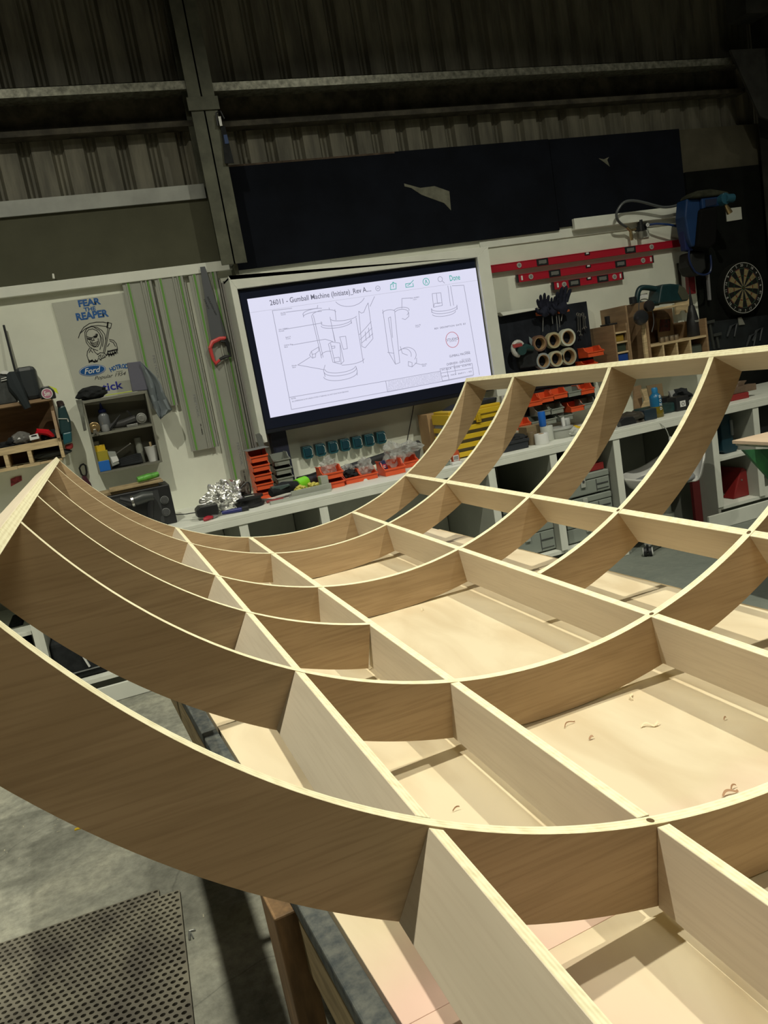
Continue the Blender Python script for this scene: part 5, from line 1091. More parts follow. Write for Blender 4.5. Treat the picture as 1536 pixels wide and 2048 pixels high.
# ================================================================ UNDER-BENCH ITEMS, LEFT
def ub(name, lbl, cat, tl_, br_, y0, y1, m_, bev=.01, z0=None):
    (a, c), (d_, e) = P(*tl_, y0), P(*br_, y0); e = e if z0 is None else z0; b = B(); b.box(min(a, d_), max(a, d_), y0, y1, e, c)
    return one(name, lbl, cat, b, m_, ((a + d_) / 2, y0, e), bevel=bev)
vb = thing('tool_bag', 'large black tool bag with a white buckle under the left of the bench', 'bag', (P(150, 1320, 4.85)[0], 4.9, .156))
(a, c), (d_, e) = P(88, 1270, 4.84), P(224, 1345, 4.84)
b = B(); b.box(max(a, -.53), d_, 4.80, 5.1, .156, c - .05); part('bag_body', b, blackm, vb, bevel=.03, seg=3)
b = B(); b.prism(pp(4.795, [(598, 662), (612, 660), (662, 738), (650, 745)], *ZK), 4.785, 4.80); part('white_buckle', b, whitep, vb, label='white buckle')
b = B(); b.box(a + .02, d_ - .01, 4.79, 4.80, .20, .205); part('piping', b, midg, vb)
ub('black_case', 'black case in the cabinet left of the white upright', 'case', (16, 1250), (56, 1290), 4.95, 5.2, blackm, .01, .156)
ub('white_tray', 'white tray behind the black tool bag', 'tray', (90, 1272), (112, 1290), 5.12, 5.3, whitep, .006, .156)

# ================================================================ RED SPIRIT LEVELS
YL = 5.56
def zd(x, y): return q(ZD, x, y)
def level(lbl, pts, vials, ends):
    pl = pp(YL, pts, *ZD); (x0, za_), (x1, zb_) = pl[0], pl[1]; z0_ = (pl[2][1] + pl[3][1]) / 2; z1_ = (za_ + zb_) / 2
    t_ = thing('spirit_level', lbl, 'spirit level', ((x0 + x1) / 2, YL, z0_), 'red spirit levels on the wall'); h = z1_ - z0_
    b = B(); b.box(x0 + .012, x1 - .012, YL, YL + .022, z0_, z1_); b.box(x0 + .012, x1 - .012, YL - .003, YL, z0_, z0_ + .006); b.box(x0 + .012, x1 - .012, YL - .003, YL, z1_ - .006, z1_)
    part('beam', b, red, t_, bevel=.001)
    for xx in (x0, x1 - .012):
        b = B(); b.box(xx, xx + .012, YL - .004, YL + .024, z0_ - .001, z1_ + .001); part('end_cap', b, black if ends else red, t_, bevel=.002)
    zc_ = (z0_ + z1_) / 2
    for kind, vx, vy in vials:
        X_, _ = P(*zd(vx, vy), YL)
        if kind == 'c':
            b = B(); b.cyl((X_, YL + .001, zc_), (X_, YL - .006, zc_), h * .34, n=22); vv_ = part('round_vial', b, lightg, t_)
            b = B(); b.cyl((X_, YL - .0055, zc_), (X_, YL - .0075, zc_), h * .20, n=18); part('vial_glass', b, midg, vv_)
        elif kind == 'w':
            b = B(); b.box(X_ - h * .9, X_ + h * .9, YL - .0045, YL + .001, z0_ + .002, z1_ - .002); vv_ = part('grip_window', b, black, t_, bevel=.001)
            b = B(); b.prism([(X_ - h * .6, zc_ - h * .25), (X_ - h * .25, zc_ - h * .18), (X_ + h * .25, zc_ - h * .25), (X_ + h * .6, zc_ - h * .18), (X_ + h * .6, zc_ + h * .25), (X_ - h * .6, zc_ + h * .25)], YL - .006, YL - .004); part('window_gap', b, mat('gap_grey', (.15, .155, .145), .6), vv_)
        elif kind == 's':
            b = B(); b.box(X_ - h * .12, X_ + h * .12, YL - .006, YL + .001, zc_ - h * .3, zc_ + h * .3); part('end_vial', b, whitep, t_, bevel=.002)
        else:
            b = B(); b.box(X_ - h * .4, X_ + h * .4, YL - .0045, YL + .001, zc_ + h * .1, z1_ - .002); vv_ = part('centre_vial', b, black, t_)
            b = B(); b.box(X_ - h * .22, X_ + h * .22, YL - .006, YL - .004, zc_ + h * .22, z1_ - .004); part('vial_glass', b, whitep, vv_)
level('longest red spirit level, top of the three on the wall', [(285, 290), (1150, 178), (1150, 208), (285, 328)], [('c', 420, 288), ('w', 525, 275), ('m', 725, 237), ('w', 918, 217), ('c', 1013, 207), ('s', 1146, 190)], 0)
level('middle red spirit level with black ends', [(410, 333), (1022, 250), (1022, 282), (410, 369)], [('s', 433, 347), ('c', 473, 341), ('w', 580, 325), ('m', 730, 292), ('w', 875, 283), ('c', 975, 267), ('s', 1010, 263)], 1)
level('shortest red spirit level, lowest of the three on the wall', [(570, 368), (887, 322), (887, 355), (570, 403)], [('s', 594, 382), ('c', 622, 376), ('w', 668, 368), ('m', 733, 346), ('w', 795, 350), ('c', 847, 341), ('s', 874, 338)], 1)

# ================================================================ AIR REGULATOR, HOSE, BLUE REEL BRACKET
def zj(x, y): return q(ZJ, x, y)
X_, Z_ = P(*zj(450, 420), 5.54)
ar = thing('air_regulator', 'black air regulator with a round gauge and clear bowl above the levels', 'air regulator', (X_, 5.54, Z_))
b = B(); b.prism(pp(5.585, [(400, 345), (490, 335), (515, 490), (420, 505)], *ZJ), 5.585, 5.597); part('back_plate', b, lightg, ar, bevel=.001)
a = P(*zj(450, 350), 5.52); c = P(*zj(455, 420), 5.52); e = P(*zj(460, 500), 5.52)
b = B(); b.cyl((a[0], 5.545, a[1] + .01), (a[0], 5.545, c[1] + .02), .019, n=14); b.cyl((c[0], 5.545, c[1] + .03), (c[0], 5.545, c[1] - .015), .027, n=14); b.box(c[0] - .05, c[0] + .05, 5.53, 5.56, c[1] - .012, c[1] + .018); part('valve_body', b, black, ar, bevel=.002)
b = B(); b.lathe([(.008, 0), (.018, .012), (.02, .06), (.02, .075)], (e[0], 5.545, e[1] - .005)); part('clear_bowl', b, mat('bowl', (.22, .22, .19), .2), ar, smooth=True)
g_ = P(*zj(490, 390), 5.52); b = B(); b.cyl((g_[0], 5.54, g_[1]), (g_[0], 5.51, g_[1]), .021, n=22); gg = part('gauge_case', b, black, ar, bevel=.001)
b = B(); b.cyl((g_[0], 5.51, g_[1]), (g_[0], 5.508, g_[1]), .016, n=22); part('gauge_face', b, whitep, gg)
b = B(); b.tube([(g_[0] - .006, 5.507, g_[1] - .006), (g_[0] + .007, 5.507, g_[1] + .008)], .0015, 5); part('needle', b, ink, gg)
def jt(pts, ys): return [(P(*zj(a_, c_), y_)[0], y_, P(*zj(a_, c_), y_)[1]) for (a_, c_), y_ in zip(pts, ys)]
b = B(); b.tube(jt([(405, 425), (360, 432)], [5.545, 5.54]), .010, 8); b.tube(jt([(350, 440), (355, 475), (362, 520)], [5.54, 5.54, 5.54]), [.012, .015, .012], 8); b.tube(jt([(350, 438), (315, 405)], [5.54, 5.53]), .012, 8); part('brass_coupling', b, brass, ar, smooth=True, label='brass coupling')
def smoothp(pts, n=6):
    out = []
    for i in range(len(pts) - 1):
        p0, p1, p2, p3 = [Vector(pts[max(0, min(len(pts) - 1, k))]) for k in (i - 1, i, i + 1, i + 2)]
        for k in range(n):
            t = k / n; out.append(.5 * ((2 * p1) + (p2 - p0) * t + (2 * p0 - 5 * p1 + 4 * p2 - p3) * t * t + (3 * p1 - p0 - 3 * p2 + p3) * t ** 3))
    return out + [Vector(pts[-1])]
b = B(); b.tube(smoothp(jt([(315, 405), (265, 375), (232, 330), (235, 270), (290, 195), (370, 178), (470, 195), (580, 225), (660, 235), (760, 215), (850, 170)], [5.53, 5.5, 5.47, 5.45, 5.44, 5.44, 5.45, 5.46, 5.46, 5.46, 5.45])), .0105, 9)
one('air_hose', 'grey air hose looping from the brass coupling to the blue bracket', 'hose', b, mat('hose_grey', (.09, .10, .105), .4), (X_ - .2, 5.45, Z_ + .15), smooth=True)
b = B(); b.tube(smoothp(jt([(515, 385), (580, 378), (680, 385), (760, 402), (830, 410)], [5.53, 5.5, 5.48, 5.48, 5.5])), .0085, 8); one('blue_air_line', 'thin blue air line from the regulator to the blue bracket', 'hose', b, mat('line_blue', (.01, .04, .17), .4), (X_ + .1, 5.5, Z_), smooth=True)
def zh(x, y): return q(ZH, x, y)
YH = 5.30
rb2 = thing('hose_bracket', 'blue wall bracket with an arm and black cover beside the dartboard wall', 'bracket', (P(*zh(600, 300), YH)[0], YH, P(*zh(600, 640), YH)[1]))
bl = mat('bracket_blue', (.006, .032, .11), .5, var=.15, scale=6)
b = B(); b.prism(pp(YH, [(530, 100), (680, 95), (690, 210), (668, 640), (590, 640), (555, 560), (512, 300)], *ZH), YH, YH + .12); part('back_spine', b, bl, rb2, bevel=.012)
b = B(); b.prism(pp(YH, [(680, 95), (880, 75), (985, 80), (1000, 150), (880, 185), (740, 205), (692, 222)], *ZH), YH - .02, YH + .05); part('arm', b, bl, rb2, bevel=.008)
b = B(); b.prism(pp(YH - .02, [(740, 110), (870, 95), (865, 165), (745, 190)], *ZH), YH - .024, YH - .018); part('arm_slot', b, mat('slot_dark', (.005, .012, .04), .7), rb2)
a = P(*zh(905, 120), YH); c = P(*zh(960, 118), YH); b = B(); b.cyl((a[0], YH - .07, a[1]), (a[0], YH + .0, a[1]), .045, n=20); b.cyl((a[0], YH - .06, a[1]), (c[0] + .03, YH - .06, c[1]), .034, n=16); part('swivel', b, mat('swivel_teal', (.02, .085, .13), .35), rb2, bevel=.003)
p_ = [(P(*zh(x, y), YH - .07)[0], YH - .07, P(*zh(x, y), YH - .07)[1]) for x, y in ((975, 170), (1000, 220), (1022, 262))]; b = B(); b.tube(p_, [.012, .02, .024], 10); part('nozzle', b, brass, rb2, smooth=True)
b = B(); b.prism(pp(YH - .03, [(690, 215), (880, 185), (900, 300), (870, 600), (800, 670), (650, 650), (672, 400)], *ZH), YH - .03, YH + .16); part('black_cover', b, mat('cover_black', (.004, .004, .004), .9), rb2, bevel=.02)
b = B(); b.prism(pp(YH + .06, [(475, 440), (560, 560), (590, 690), (500, 690)], *ZH), YH + .04, YH + .1); part('blue_flap', b, mat('flap_blue', (.006, .015, .09), .6), rb2, bevel=.006)
b = B(); b.tube(smoothp([(P(*zh(x, y), YH + .05)[0], YH + .05, P(*zh(x, y), YH + .05)[1]) for x, y in ((560, 680), (555, 760), (575, 840), (600, 890), (640, 940), (720, 965), (790, 940), (810, 860), (800, 740))]), .008, 7); part('hanging_loop', b, mat('loop_blue', (.008, .02, .08), .4), rb2, smooth=True)
b = B(); b.prism(pp(YH, [(560, 60), (620, 20), (780, 0), (960, 30), (1000, 75), (880, 70), (690, 92), (540, 98)], *ZH), YH - .04, YH + .1); one('folded_canvas', 'dark folded canvas lying on top of the blue bracket', 'canvas', b, mat('canvas', (.035, .037, .025), .9, var=.3, scale=15), (P(*zh(780, 60), YH)[0], YH, P(*zh(780, 90), YH)[1]), bevel=.012)
b = B(); b.prism(pp(YH + .02, [(610, 690), (785, 685), (800, 880), (740, 960), (640, 950), (600, 860)], *ZH), YH + .06, YH + .2); one('black_hanging_bag', 'black bag hanging under the blue bracket', 'bag', b, mat('bag_black', (.008, .009, .009), .7), (P(*zh(690, 800), YH)[0], YH, P(*zh(690, 950), YH)[1]), bevel=.02)
b = B(); b.prism(pp(5.58, [(985, 210), (1155, 190), (1167, 330), (996, 357)], *ZH), 5.585, 5.592); one('white_card', 'blank white card fixed to the black wall above the dartboard', 'card', b, mat('card_white', (.55, .56, .50), .6), (P(1468, 427, 5.58)[0], 5.585, P(1468, 427, 5.58)[1]))
b = B(); b.prism(pp(5.54, [(765, 950), (790, 950), (812, 1250), (790, 1250)], *ZH), 5.54, 5.56); one('grey_bar', 'pale vertical bar behind the black hanging bag', 'bar', b, mat('bar_grey', (.22, .22, .23), .5), (P(*zh(790, 1100), 5.54)[0], 5.54, P(*zh(790, 1250), 5.54)[1]))
b = B(); b.prism(pp(5.50, [(525, 910), (600, 905), (620, 1180), (545, 1190)], *ZH), 5.48, 5.52); one('red_level', 'short dark red level standing upright beside the black bag', 'spirit level', b, mat('level_dark_red', (.16, .01, .015), .5), (P(*zh(570, 1100), 5.5)[0], 5.5, P(*zh(570, 1190), 5.5)[1]), bevel=.003)
b = B(); b.prism(pp(5.57, [(752, 722), (765, 714), (780, 722), (803, 960), (778, 965)], *ZJ), 5.575, 5.59); one('metal_rule', 'round-ended dull metal bar hanging on the white wall edge', 'ruler', b, mat('rule_metal', (.10, .10, .085), .4, .5), (P(*zj(775, 840), 5.57)[0], 5.57, P(*zj(790, 960), 5.57)[1]), bevel=.002)

# ================================================================ DARTBOARD
YDb = 5.52
dc = P(1486.6, 576, YDb); RD = .222
db = thing('dartboard', 'round dartboard with a white number ring on the black wall', 'dartboard', (dc[0], YDb, dc[1]))
b = B(); b.cyl((dc[0], YW - .006, dc[1]), (dc[0], YDb + .002, dc[1]), RD, n=64); part('board', b, mat('board_black', (.012, .013, .011), .8), db)
def wedge(r0, r1, a0, a1, Y, n=3):
    o = [(dc[0] + r1 * math.sin(a0 + (a1 - a0) * i / n), dc[1] + r1 * math.cos(a0 + (a1 - a0) * i / n)) for i in range(n + 1)]
    o += [(dc[0] + r0 * math.sin(a1 - (a1 - a0) * i / n), dc[1] + r0 * math.cos(a1 - (a1 - a0) * i / n)) for i in range(n + 1)]
    return o
cream = mat('sisal_cream', (.22, .18, .09), .9, var=.2, scale=60); sb = mat('sisal_black', (.012, .012, .011), .9); sr = mat('sisal_red', (.12, .015, .01), .9); sg = mat('sisal_green', (.01, .05, .02), .9)
b = B(); mi = {}
for i in range(20):
    a0 = math.radians(-9 + 18 * i); a1 = a0 + math.radians(18); k = i % 2
    for r0, r1, m_ in ((.016, .099, (1, 0)[k]), (.099, .107, (3, 2)[k]), (.107, .162, (1, 0)[k]), (.162, .170, (3, 2)[k])):
        b.m = (1 if m_ == 1 else 0) if r1 in (.099, .162) else m_
        if r1 in (.099, .162): b.m = 1 if k else 0
        b.prism(wedge(r0, r1, a0, a1, YDb), YDb - .001, YDb + .002)
part('scoring_bed', b, [sb, cream, sr, sg], db)
b = B(); b.tube([(dc[0] + .168 * math.cos(2 * PI * k / 48), YDb - .002, dc[1] + .168 * math.sin(2 * PI * k / 48)) for k in range(48)], .0012, 4, True)
for i in range(20):
    a = math.radians(-9 + 18 * i); b.tube([(dc[0] + .016 * math.sin(a), YDb - .002, dc[1] + .016 * math.cos(a)), (dc[0] + .170 * math.sin(a), YDb - .002, dc[1] + .170 * math.cos(a))], .0008, 4)
part('spider_wire', b, steeld, db)
b = B(); b.cyl((dc[0], YDb + .002, dc[1]), (dc[0], YDb - .002, dc[1]), .016, n=20); b.m = 1; b.cyl((dc[0], YDb, dc[1]), (dc[0], YDb - .003, dc[1]), .007, n=14); part('bullseye', b, [sg, sr], db)
b = B(); b.tube([(dc[0] + .212 * math.cos(2 * PI * k / 64), YDb - .003, dc[1] + .212 * math.sin(2 * PI * k / 64)) for k in range(64)], .0026, 5, True); nr = part('number_ring', b, mat('ring_white', (.50, .50, .47), .5), db)
for i, s_ in enumerate((20, 1, 18, 4, 13, 6, 10, 15, 2, 17, 3, 19, 7, 16, 8, 11, 14, 9, 12, 5)):
    a = math.radians(18 * i); textm(str(s_), MATS['ring_white'], nr, dc[0] + .192 * math.sin(a), dc[1] + .192 * math.cos(a), YDb - .002, h=.022, rot=-a if math.cos(a) > -.1 else PI - a, name='number')
p_ = pp(5.55, [(1130, 1450), (1165, 1445), (1205, 1527), (1140, 1535)], *ZH); b = B(); b.prism(p_, 5.56, 5.57); one('paper_flag', 'small pale paper flag hanging just below the dartboard', 'paper', b, mat('flag', (.22, .22, .19), .6), (p_[0][0], 5.56, p_[2][1]))
# clamps on the dark wall below
for k, (pts, lbl) in enumerate((([(845, 1510), (865, 1505), (915, 1800), (895, 1805)], 'long dark sash clamp bar on the black wall, the one nearest the wooden cabinet'), ([(920, 1655), (945, 1650), (968, 1790), (948, 1795)], 'shorter dark clamp bar on the black wall, right of the long bar'))):
    p_ = pp(5.5, pts, *ZH); b = B(); b.prism(p_, 5.558, 5.574); b.prism([(p_[0][0] - .03, p_[0][1]), (p_[1][0] + .03, p_[1][1]), (p_[1][0] + .03, p_[1][1] + .025), (p_[0][0] - .03, p_[0][1] + .022)], 5.545, 5.574); one('bar_clamp', lbl, 'clamp', b, mat('clamp_grey', (.06, .065, .06), .5, .3), (p_[0][0], 5.5, p_[2][1]), bevel=.001)
r9 = random.Random(5)
for k, (x_, y_) in enumerate(((1050, 1590), (1340, 1640), (1270, 1700))):
    X_, Z_ = P(*zh(x_, y_), 5.56); b = B(); b.tube([(X_ - .06, 5.563, Z_ - .05), (X_ - .01, 5.563, Z_ + .03), (X_ + .06, 5.563, Z_ + .05), (X_ + .02, 5.563, Z_ - .06)], [.008, .012, .010, .006], 6)
    one('spring_clamp', 'dark spring clamp on the black wall under the dartboard, %s' % ('left one', 'right one', 'middle lower one')[k], 'clamp', b, mat('clamp_dark', (.045, .05, .055), .5), (X_, 5.5, Z_), smooth=True)
bp2 = P(*zh(1000, 1500), 5.56); b = B(); b.prism(pp(5.57, [(780, 1500), (1456, 1420), (1500, 1800), (790, 1830)], *ZH), 5.575, 5.592); one('slate_board', 'dark slate tool board on the black wall under the dartboard', 'panel', b, mat('slate_panel', (.009, .012, .014), .6, var=.4, scale=9), (bp2[0], 5.57, bp2[1]))

# ================================================================ WOODEN TOOL CABINETS ON THE RIGHT
def zm(x, y): return q(ZM, x, y)
YQf = 5.27
# narrow pigeonhole box
(x0, z1) = P(*zj(200, 1250), YQf); x1 = P(*zj(318, 1240), YQf)[0]; z0 = P(1240, 730, YQf)[1]
ph = thing('pigeonhole_box', 'narrow upright plywood box with open pigeonholes right of the tape rolls', 'shelf', ((x0 + x1) / 2, YQf, z0))
b = B(); b.box(x0, x0 + .012, YQf, YW - .002, z0, z1); part('side_panel', b, woodm, ph)
b = B(); b.box(x1 - .012, x1, YQf, YW - .002, z0, z1); part('side_panel', b, woodm, ph)
b = B(); b.box(x0 + .0125, x1 - .0125, YW - .012, YW - .002, z0, z1 - .02); part('back_panel', b, woodd, ph)
b = B()
zz = [P(*zj(250, y), YQf)[1] for y in (1310, 1395, 1485)] ; zz += [zz[-1] - .098, zz[-1] - .196]
for k, z_ in enumerate(zz):
    if z_ < z0 + .02: continue
    b = B(); b.box(x0 + .0125, x1 - .0125, YQf + .001, YW - .0125, z_ - .014, z_); part('shelf', b, wood, ph, bevel=.001)
b = B(); b.box(x0 + .016, x1 - .03, YQf + .02, YQf + .08, zz[1] + .002, zz[1] + .05); one('yellow_pack', 'yellow pack in the second pigeonhole', 'packet', b, mat('pack_yellow', (.30, .19, .02), .6), (x0 + .05, YQf + .02, zz[1]), bevel=.002)
b = B(); b.box(x0 + .016, x1 - .02, YQf + .02, YQf + .1, zz[2] + .002, zz[2] + .06); one('dark_green_pack', 'dark green pack in the third pigeonhole', 'packet', b, mat('pack_green', (.03, .045, .03), .6), (x0 + .05, YQf + .02, zz[2]), bevel=.002)
b = B(); b.box(x0 + .014, x1 - .016, YQf + .01, YQf + .1, zz[3] + .002, zz[3] + .078); one('blue_pack', 'blue pack in the pigeonhole just above the lattice rail', 'packet', b, mat('pack_blue', (.01, .05, .25), .5), (x0 + .05, YQf + .02, zz[3]), bevel=.002)
b = B(); X_, Z_ = P(*zj(165, 1250), YQf + .12); b.box(X_ - .03, X_ + .05, YQf + .08, YQf + .2, z1 + .001, z1 + .014); b.box(X_ - .016, X_ + .016, YQf + .12, YQf + .15, z1 + .014, z1 + .075); one('small_black_tool', 'small black stepped tool on top of the pigeonhole box', 'tool', b, black, (X_, YQf + .1, z1), bevel=.003)
# big open cabinet
YG = 5.22
(gx0, gz1) = P(*zj(465, 1050), YG); gx1, gzr = P(*zj(1005, 1190), YG); gz_s = P(*zj(520, 1425), YG)[1]; gz_t = (P(*zj(510, 1118), YG)[1] + P(*zj(840, 1055), YG)[1]) / 2
gz0 = P(1300, 730, YG)[1]; gxm = P(*zj(850, 1055), YG)[0]
gc = thing('tool_shelf_unit', 'large open plywood shelf unit with four cubbies beside the dartboard wall', 'shelf', ((gx0 + gx1) / 2, YG, gz0))
b = B(); b.box(gx0, gx0 + .02, YG, YW - .002, gz0, gz1); part('left_side', b, woodm, gc, bevel=.001)
b = B(); b.box(gx1 - .018, gx1, YG, YW - .002, gz0, gzr); part('right_side', b, woodm, gc, bevel=.001)
b = B(); b.box(gx0 + .0205, gx1 - .0185, YW - .014, YW - .002, gz0, gz_t - .016); part('back_panel', b, woodd, gc)
b = B(); b.box(gx0 + .0205, gxm, YG, YW - .0145, gz_t - .016, gz_t); part('top_shelf', b, wood, gc, bevel=.001)
gz_s2 = (gz_s + P(*zj(1000, 1335), YG)[1]) / 2
b = B(); b.box(gx0 + .0205, gx1 - .0185, YG, YW - .0145, gz_s2 - .018, gz_s2); part('middle_shelf', b, wood, gc, bevel=.001)
for xd in (635, 755, 872):
    X_ = P(*zj(xd, 1450), YG)[0]; b = B(); b.box(X_ - .008, X_ + .008, YG + .002, YW - .0145, gz0 + .015, gz_s2 - .0185); part('cubby_divider', b, wood, gc)
b = B(); b.box(gx0 + .0205, gx1 - .0185, YG, YW - .0145, gz0, gz0 + .0145); part('bottom_panel', b, wood, gc)
(a, c), (d_, e) = P(*zj(868, 975), YG + .12), P(*zj(985, 962), YG + .12)
b = B(); b.prism([(a, c), (d_, e), (d_ + .01, gz_s2 + .2), (d_ - .035, gz_s2 + .2), ((a + d_) / 2 + .02, e - .12), ((a + d_) / 2 - .03, e - .12), (a + .02, gz_s2 + .2), (a - .01, gz_s2 + .2)], YG + .30, YG + .318); part('raised_back_board', b, wood, gc)
# tall boards left of the unit
(a, c) = P(*zj(240, 1090), 5.5); (d_, e) = P(*zj(455, 1045), 5.3)
b = B(); b.box(x1 + .003, x1 + .018, YG + .05, YW - .002, gz0, gz1 - .002); b.box(x1 + .0185, gx0 - .001, YW - .03, YW - .014, gz0, gz1 - .1); one('tall_plywood_panel', 'tall brown plywood panel between the pigeonhole box and the shelf unit', 'board', b, woodm, (gx0 - .1, YG, gz0), bevel=.001)
b = B(); b.box(gx0 - .032, gx0 - .001, YG + .01, YG + .03, gz0, P(*zj(425, 1255), YG)[1]); one('pale_strip', 'thin pale strip standing left of the shelf unit', 'strip', b, wood, (gx0 - .07, YG, gz0), bevel=.001)
# belt sander on top
bs = thing('belt_sander', 'dark teal belt sander lying on top of the shelf unit', 'power tool', (P(*zj(700, 1000), YG + .12)[0], YG + .12, gz_t))
td = mat('sander_teal', (.008, .034, .040), .4, var=.2, scale=10)
Ysd = YG + .08
b = B(); b.prism(pp(Ysd, [(600, 905), (680, 898), (760, 905), (800, 935), (835, 1010), (830, 1045), (700, 1058), (570, 1075), (590, 950)], *ZJ), Ysd - .03, Ysd + .12); part('housing', b, td, bs, bevel=.014, seg=3)
b = B(); b.prism(pp(Ysd, [(745, 912), (790, 935), (830, 1005), (822, 1035), (770, 1042), (735, 980)], *ZJ), Ysd - .036, Ysd - .028); part('belt_cover', b, mat('cover_olive', (.06, .062, .04), .6), bs, bevel=.002)
b = B(); b.tube(smoothp([(P(*zj(x, y), Ysd + .04)[0], Ysd + .04, P(*zj(x, y), Ysd + .04)[1]) for x, y in ((590, 1060), (500, 1070), (415, 1060), (410, 990), (435, 935), (500, 930), (590, 945))], 4), .022, 10); part('handle', b, td, bs, smooth=True)
b = B(); b.prism(pp(Ysd + .03, [(450, 985), (515, 970), (522, 1005), (455, 1020)], *ZJ), Ysd + .06, Ysd + .08); part('white_sticker', b, whitep, bs)
b = B(); X_, Z_ = P(*zj(370, 1030), 5.35); b.cyl((X_, 5.35, gz1 + .001), (X_, 5.35, gz1 + .055), .03, n=16); one('small_black_cup', 'small black cylinder on top of the tall plywood panel', 'cup', b, black, (X_, 5.35, gz1), bevel=.003)
# ear defenders
em = thing('ear_defenders', 'black ear defenders hanging on the left front edge of the shelf unit', 'ear defenders', (gx0, YG - .05, gz1 - .15))
X_, Z_ = P(*zj(435, 1188), YG - .04); b = B(); b.lathe([(.02, .052), (.045, .045), (.058, .02), (.058, 0), (.048, -.02)], (X_, YG - .035, Z_), '-y', 24); part('ear_cup', b, mat('cup_dark', (.02, .022, .025), .3), em, smooth=True)
X2, Z2 = P(*zj(500, 1090), YG - .03); b = B(); b.lathe([(.02, .03), (.04, .025), (.045, .0)], (X2, YG - .035, Z2), '-y', 20); part('ear_cup', b, mat('cup_dark2', (.02, .018, .018), .4), em, smooth=True)
b = B(); b.tube(smoothp([(X_, YG - .03, Z_ + .05), (X_ + .02, YG - .03, gz1 + .01), (X2, YG - .03, gz1 + .012), (X2 + .03, YG - .03, Z2), (X2 + .04, YG - .03, Z2 - .12), (X2 + .01, YG - .03, Z2 - .2)], 5), .004, 6); part('head_band', b, darkg, em, smooth=True)
# picture card, bottle, jars
pl = pp(5.50, [(575, 1195), (705, 1185), (730, 1330), (585, 1360)], *ZJ); pt = thing('picture_card', 'card with a dark red printed picture leaning inside the shelf unit', 'card', (pl[0][0], 5.5, gz_s2))
b = B(); b.prism([(pl[0][0], pl[0][1]), (pl[1][0], pl[1][1]), (pl[1][0] + .01, gz_s2 + .002), (pl[0][0] - .005, gz_s2 + .002)], 5.5, 5.506); part('card_sheet', b, mat('card_brown', (.20, .14, .08), .8), pt)
b = B(); b.prism(pp(5.499, [(605, 1205), (690, 1198), (692, 1300), (598, 1312)], *ZJ), 5.497, 5.5); part('printed_picture', b, mat('print_red', (.10, .015, .01), .6, col2=(.02, .012, .01), scale=38), pt)
X_, _ = P(*zj(905, 1250), YG + .1)
bk = thing('black_nozzle_bottle', 'black cone-shaped bottle with a long nozzle standing in the shelf unit', 'bottle', (X_, YG + .1, gz_s2))
b = B(); b.lathe([(.052, 0), (.055, .01), (.050, .12), (.034, .20), (.022, .25)], (X_, YG + .12, gz_s2 + .001)); part('bottle_body', b, black, bk, smooth=True)
b = B(); b.lathe([(.016, .25), (.012, .29), (.006, .36), (.003, .40)], (X_, YG + .12, gz_s2 + .001)); part('nozzle', b, black, bk, smooth=True)
textm('TOOLS', lightg, bk, X_, gz_s2 + .12, YG + .066, w=.055, h=.015, bold=.02)
jr = None
for k, xx in enumerate((625, 665, 712, 752)):
    X_, _ = P(*zj(xx, 1370), YG + .04)
    if jr is None:
        jr = thing('small_tin', 'x', 'tin', (X_, YG + .05, gz_s2), 'small tins on the middle shelf'); b = B(); b.lathe([(.018, 0), (.019, .004), (.019, .034), (.018, .036)], (X_, YG + .05, gz_s2 + .001), n=18); part('tin_body', b, mat('tin', (.26, .20, .13), .4, .3), jr, smooth=True)
        b = B(); b.cyl((X_, YG + .05, gz_s2 + .037), (X_, YG + .05, gz_s2 + .043), .0195, n=18); part('lid', b, mat('tin_lid', (.20, .17, .12), .4, .3), jr); c_ = jr
    else: c_ = dup(jr, (X_, YG + .05, gz_s2))
    c_['label'] = 'small tin on the middle shelf of the unit, %s' % ('first from the left', 'second from the left', 'third from the left', 'rightmost, next to the black bottle')[k]
b = B(); b.box(gx1 - .13, gx1 - .03, YG + .05, YG + .2, gz0 + .016, gz0 + .09); one('grey_pot', 'dim grey-green box in the rightmost cubby of the shelf unit', 'box', b, mat('dim_box', (.07, .085, .07), .6), (gx1 - .08, YG, gz0), bevel=.006)

# ================================================================ BLACK TOOL BOARD WITH TAPE ROLLS
YBd = 5.50
(tx0, tz1), (tx1, tz1b) = P(*zd(322, 505), YBd), P(*zd(716, 466), YBd); tz1 = (tz1 + tz1b) / 2
tb = thing('foam_tool_board', 'black foam-faced tool board between the screen and the wooden boxes', 'board', ((tx0 + tx1) / 2, YBd, 1.2))
b = B(); b.box(tx0, tx1 + .02, YBd, YW - .014, 1.30, tz1); part('board_panel', b, mat('foam_black', (.018, .021, .028), .85, var=.3, scale=5, bump=.4), tb, bevel=.004)
(lx0, _), (lx1, lz1) = P(*zd(462, 850), YBd), P(*zd(755, 812), YBd)
b = B(); b.box(lx0 - .05, lx1 + .01, YBd + .02, YW - .014, BT + .12, 1.295); 
for k in range(7): b.box(lx0 - .045, lx1 + .005, YBd + .008, YBd + .02, BT + .14 + k * .034, BT + .152 + k * .034)
one('louvred_panel', 'black louvred steel panel carrying the rows of small bins', 'panel', b, black, ((lx0 + lx1) / 2, YBd, BT + .12))
b = B(); b.prism(pp(5.46, [(330, 505), (345, 520), (500, 492), (505, 482)], *ZD), 5.44, 5.50); one('white_ledge', 'small white ledge along the top left of the tool board', 'ledge', b, white2, (P(*zd(420, 500), 5.46)[0], 5.46, P(*zd(420, 510), 5.46)[1]), bevel=.002)
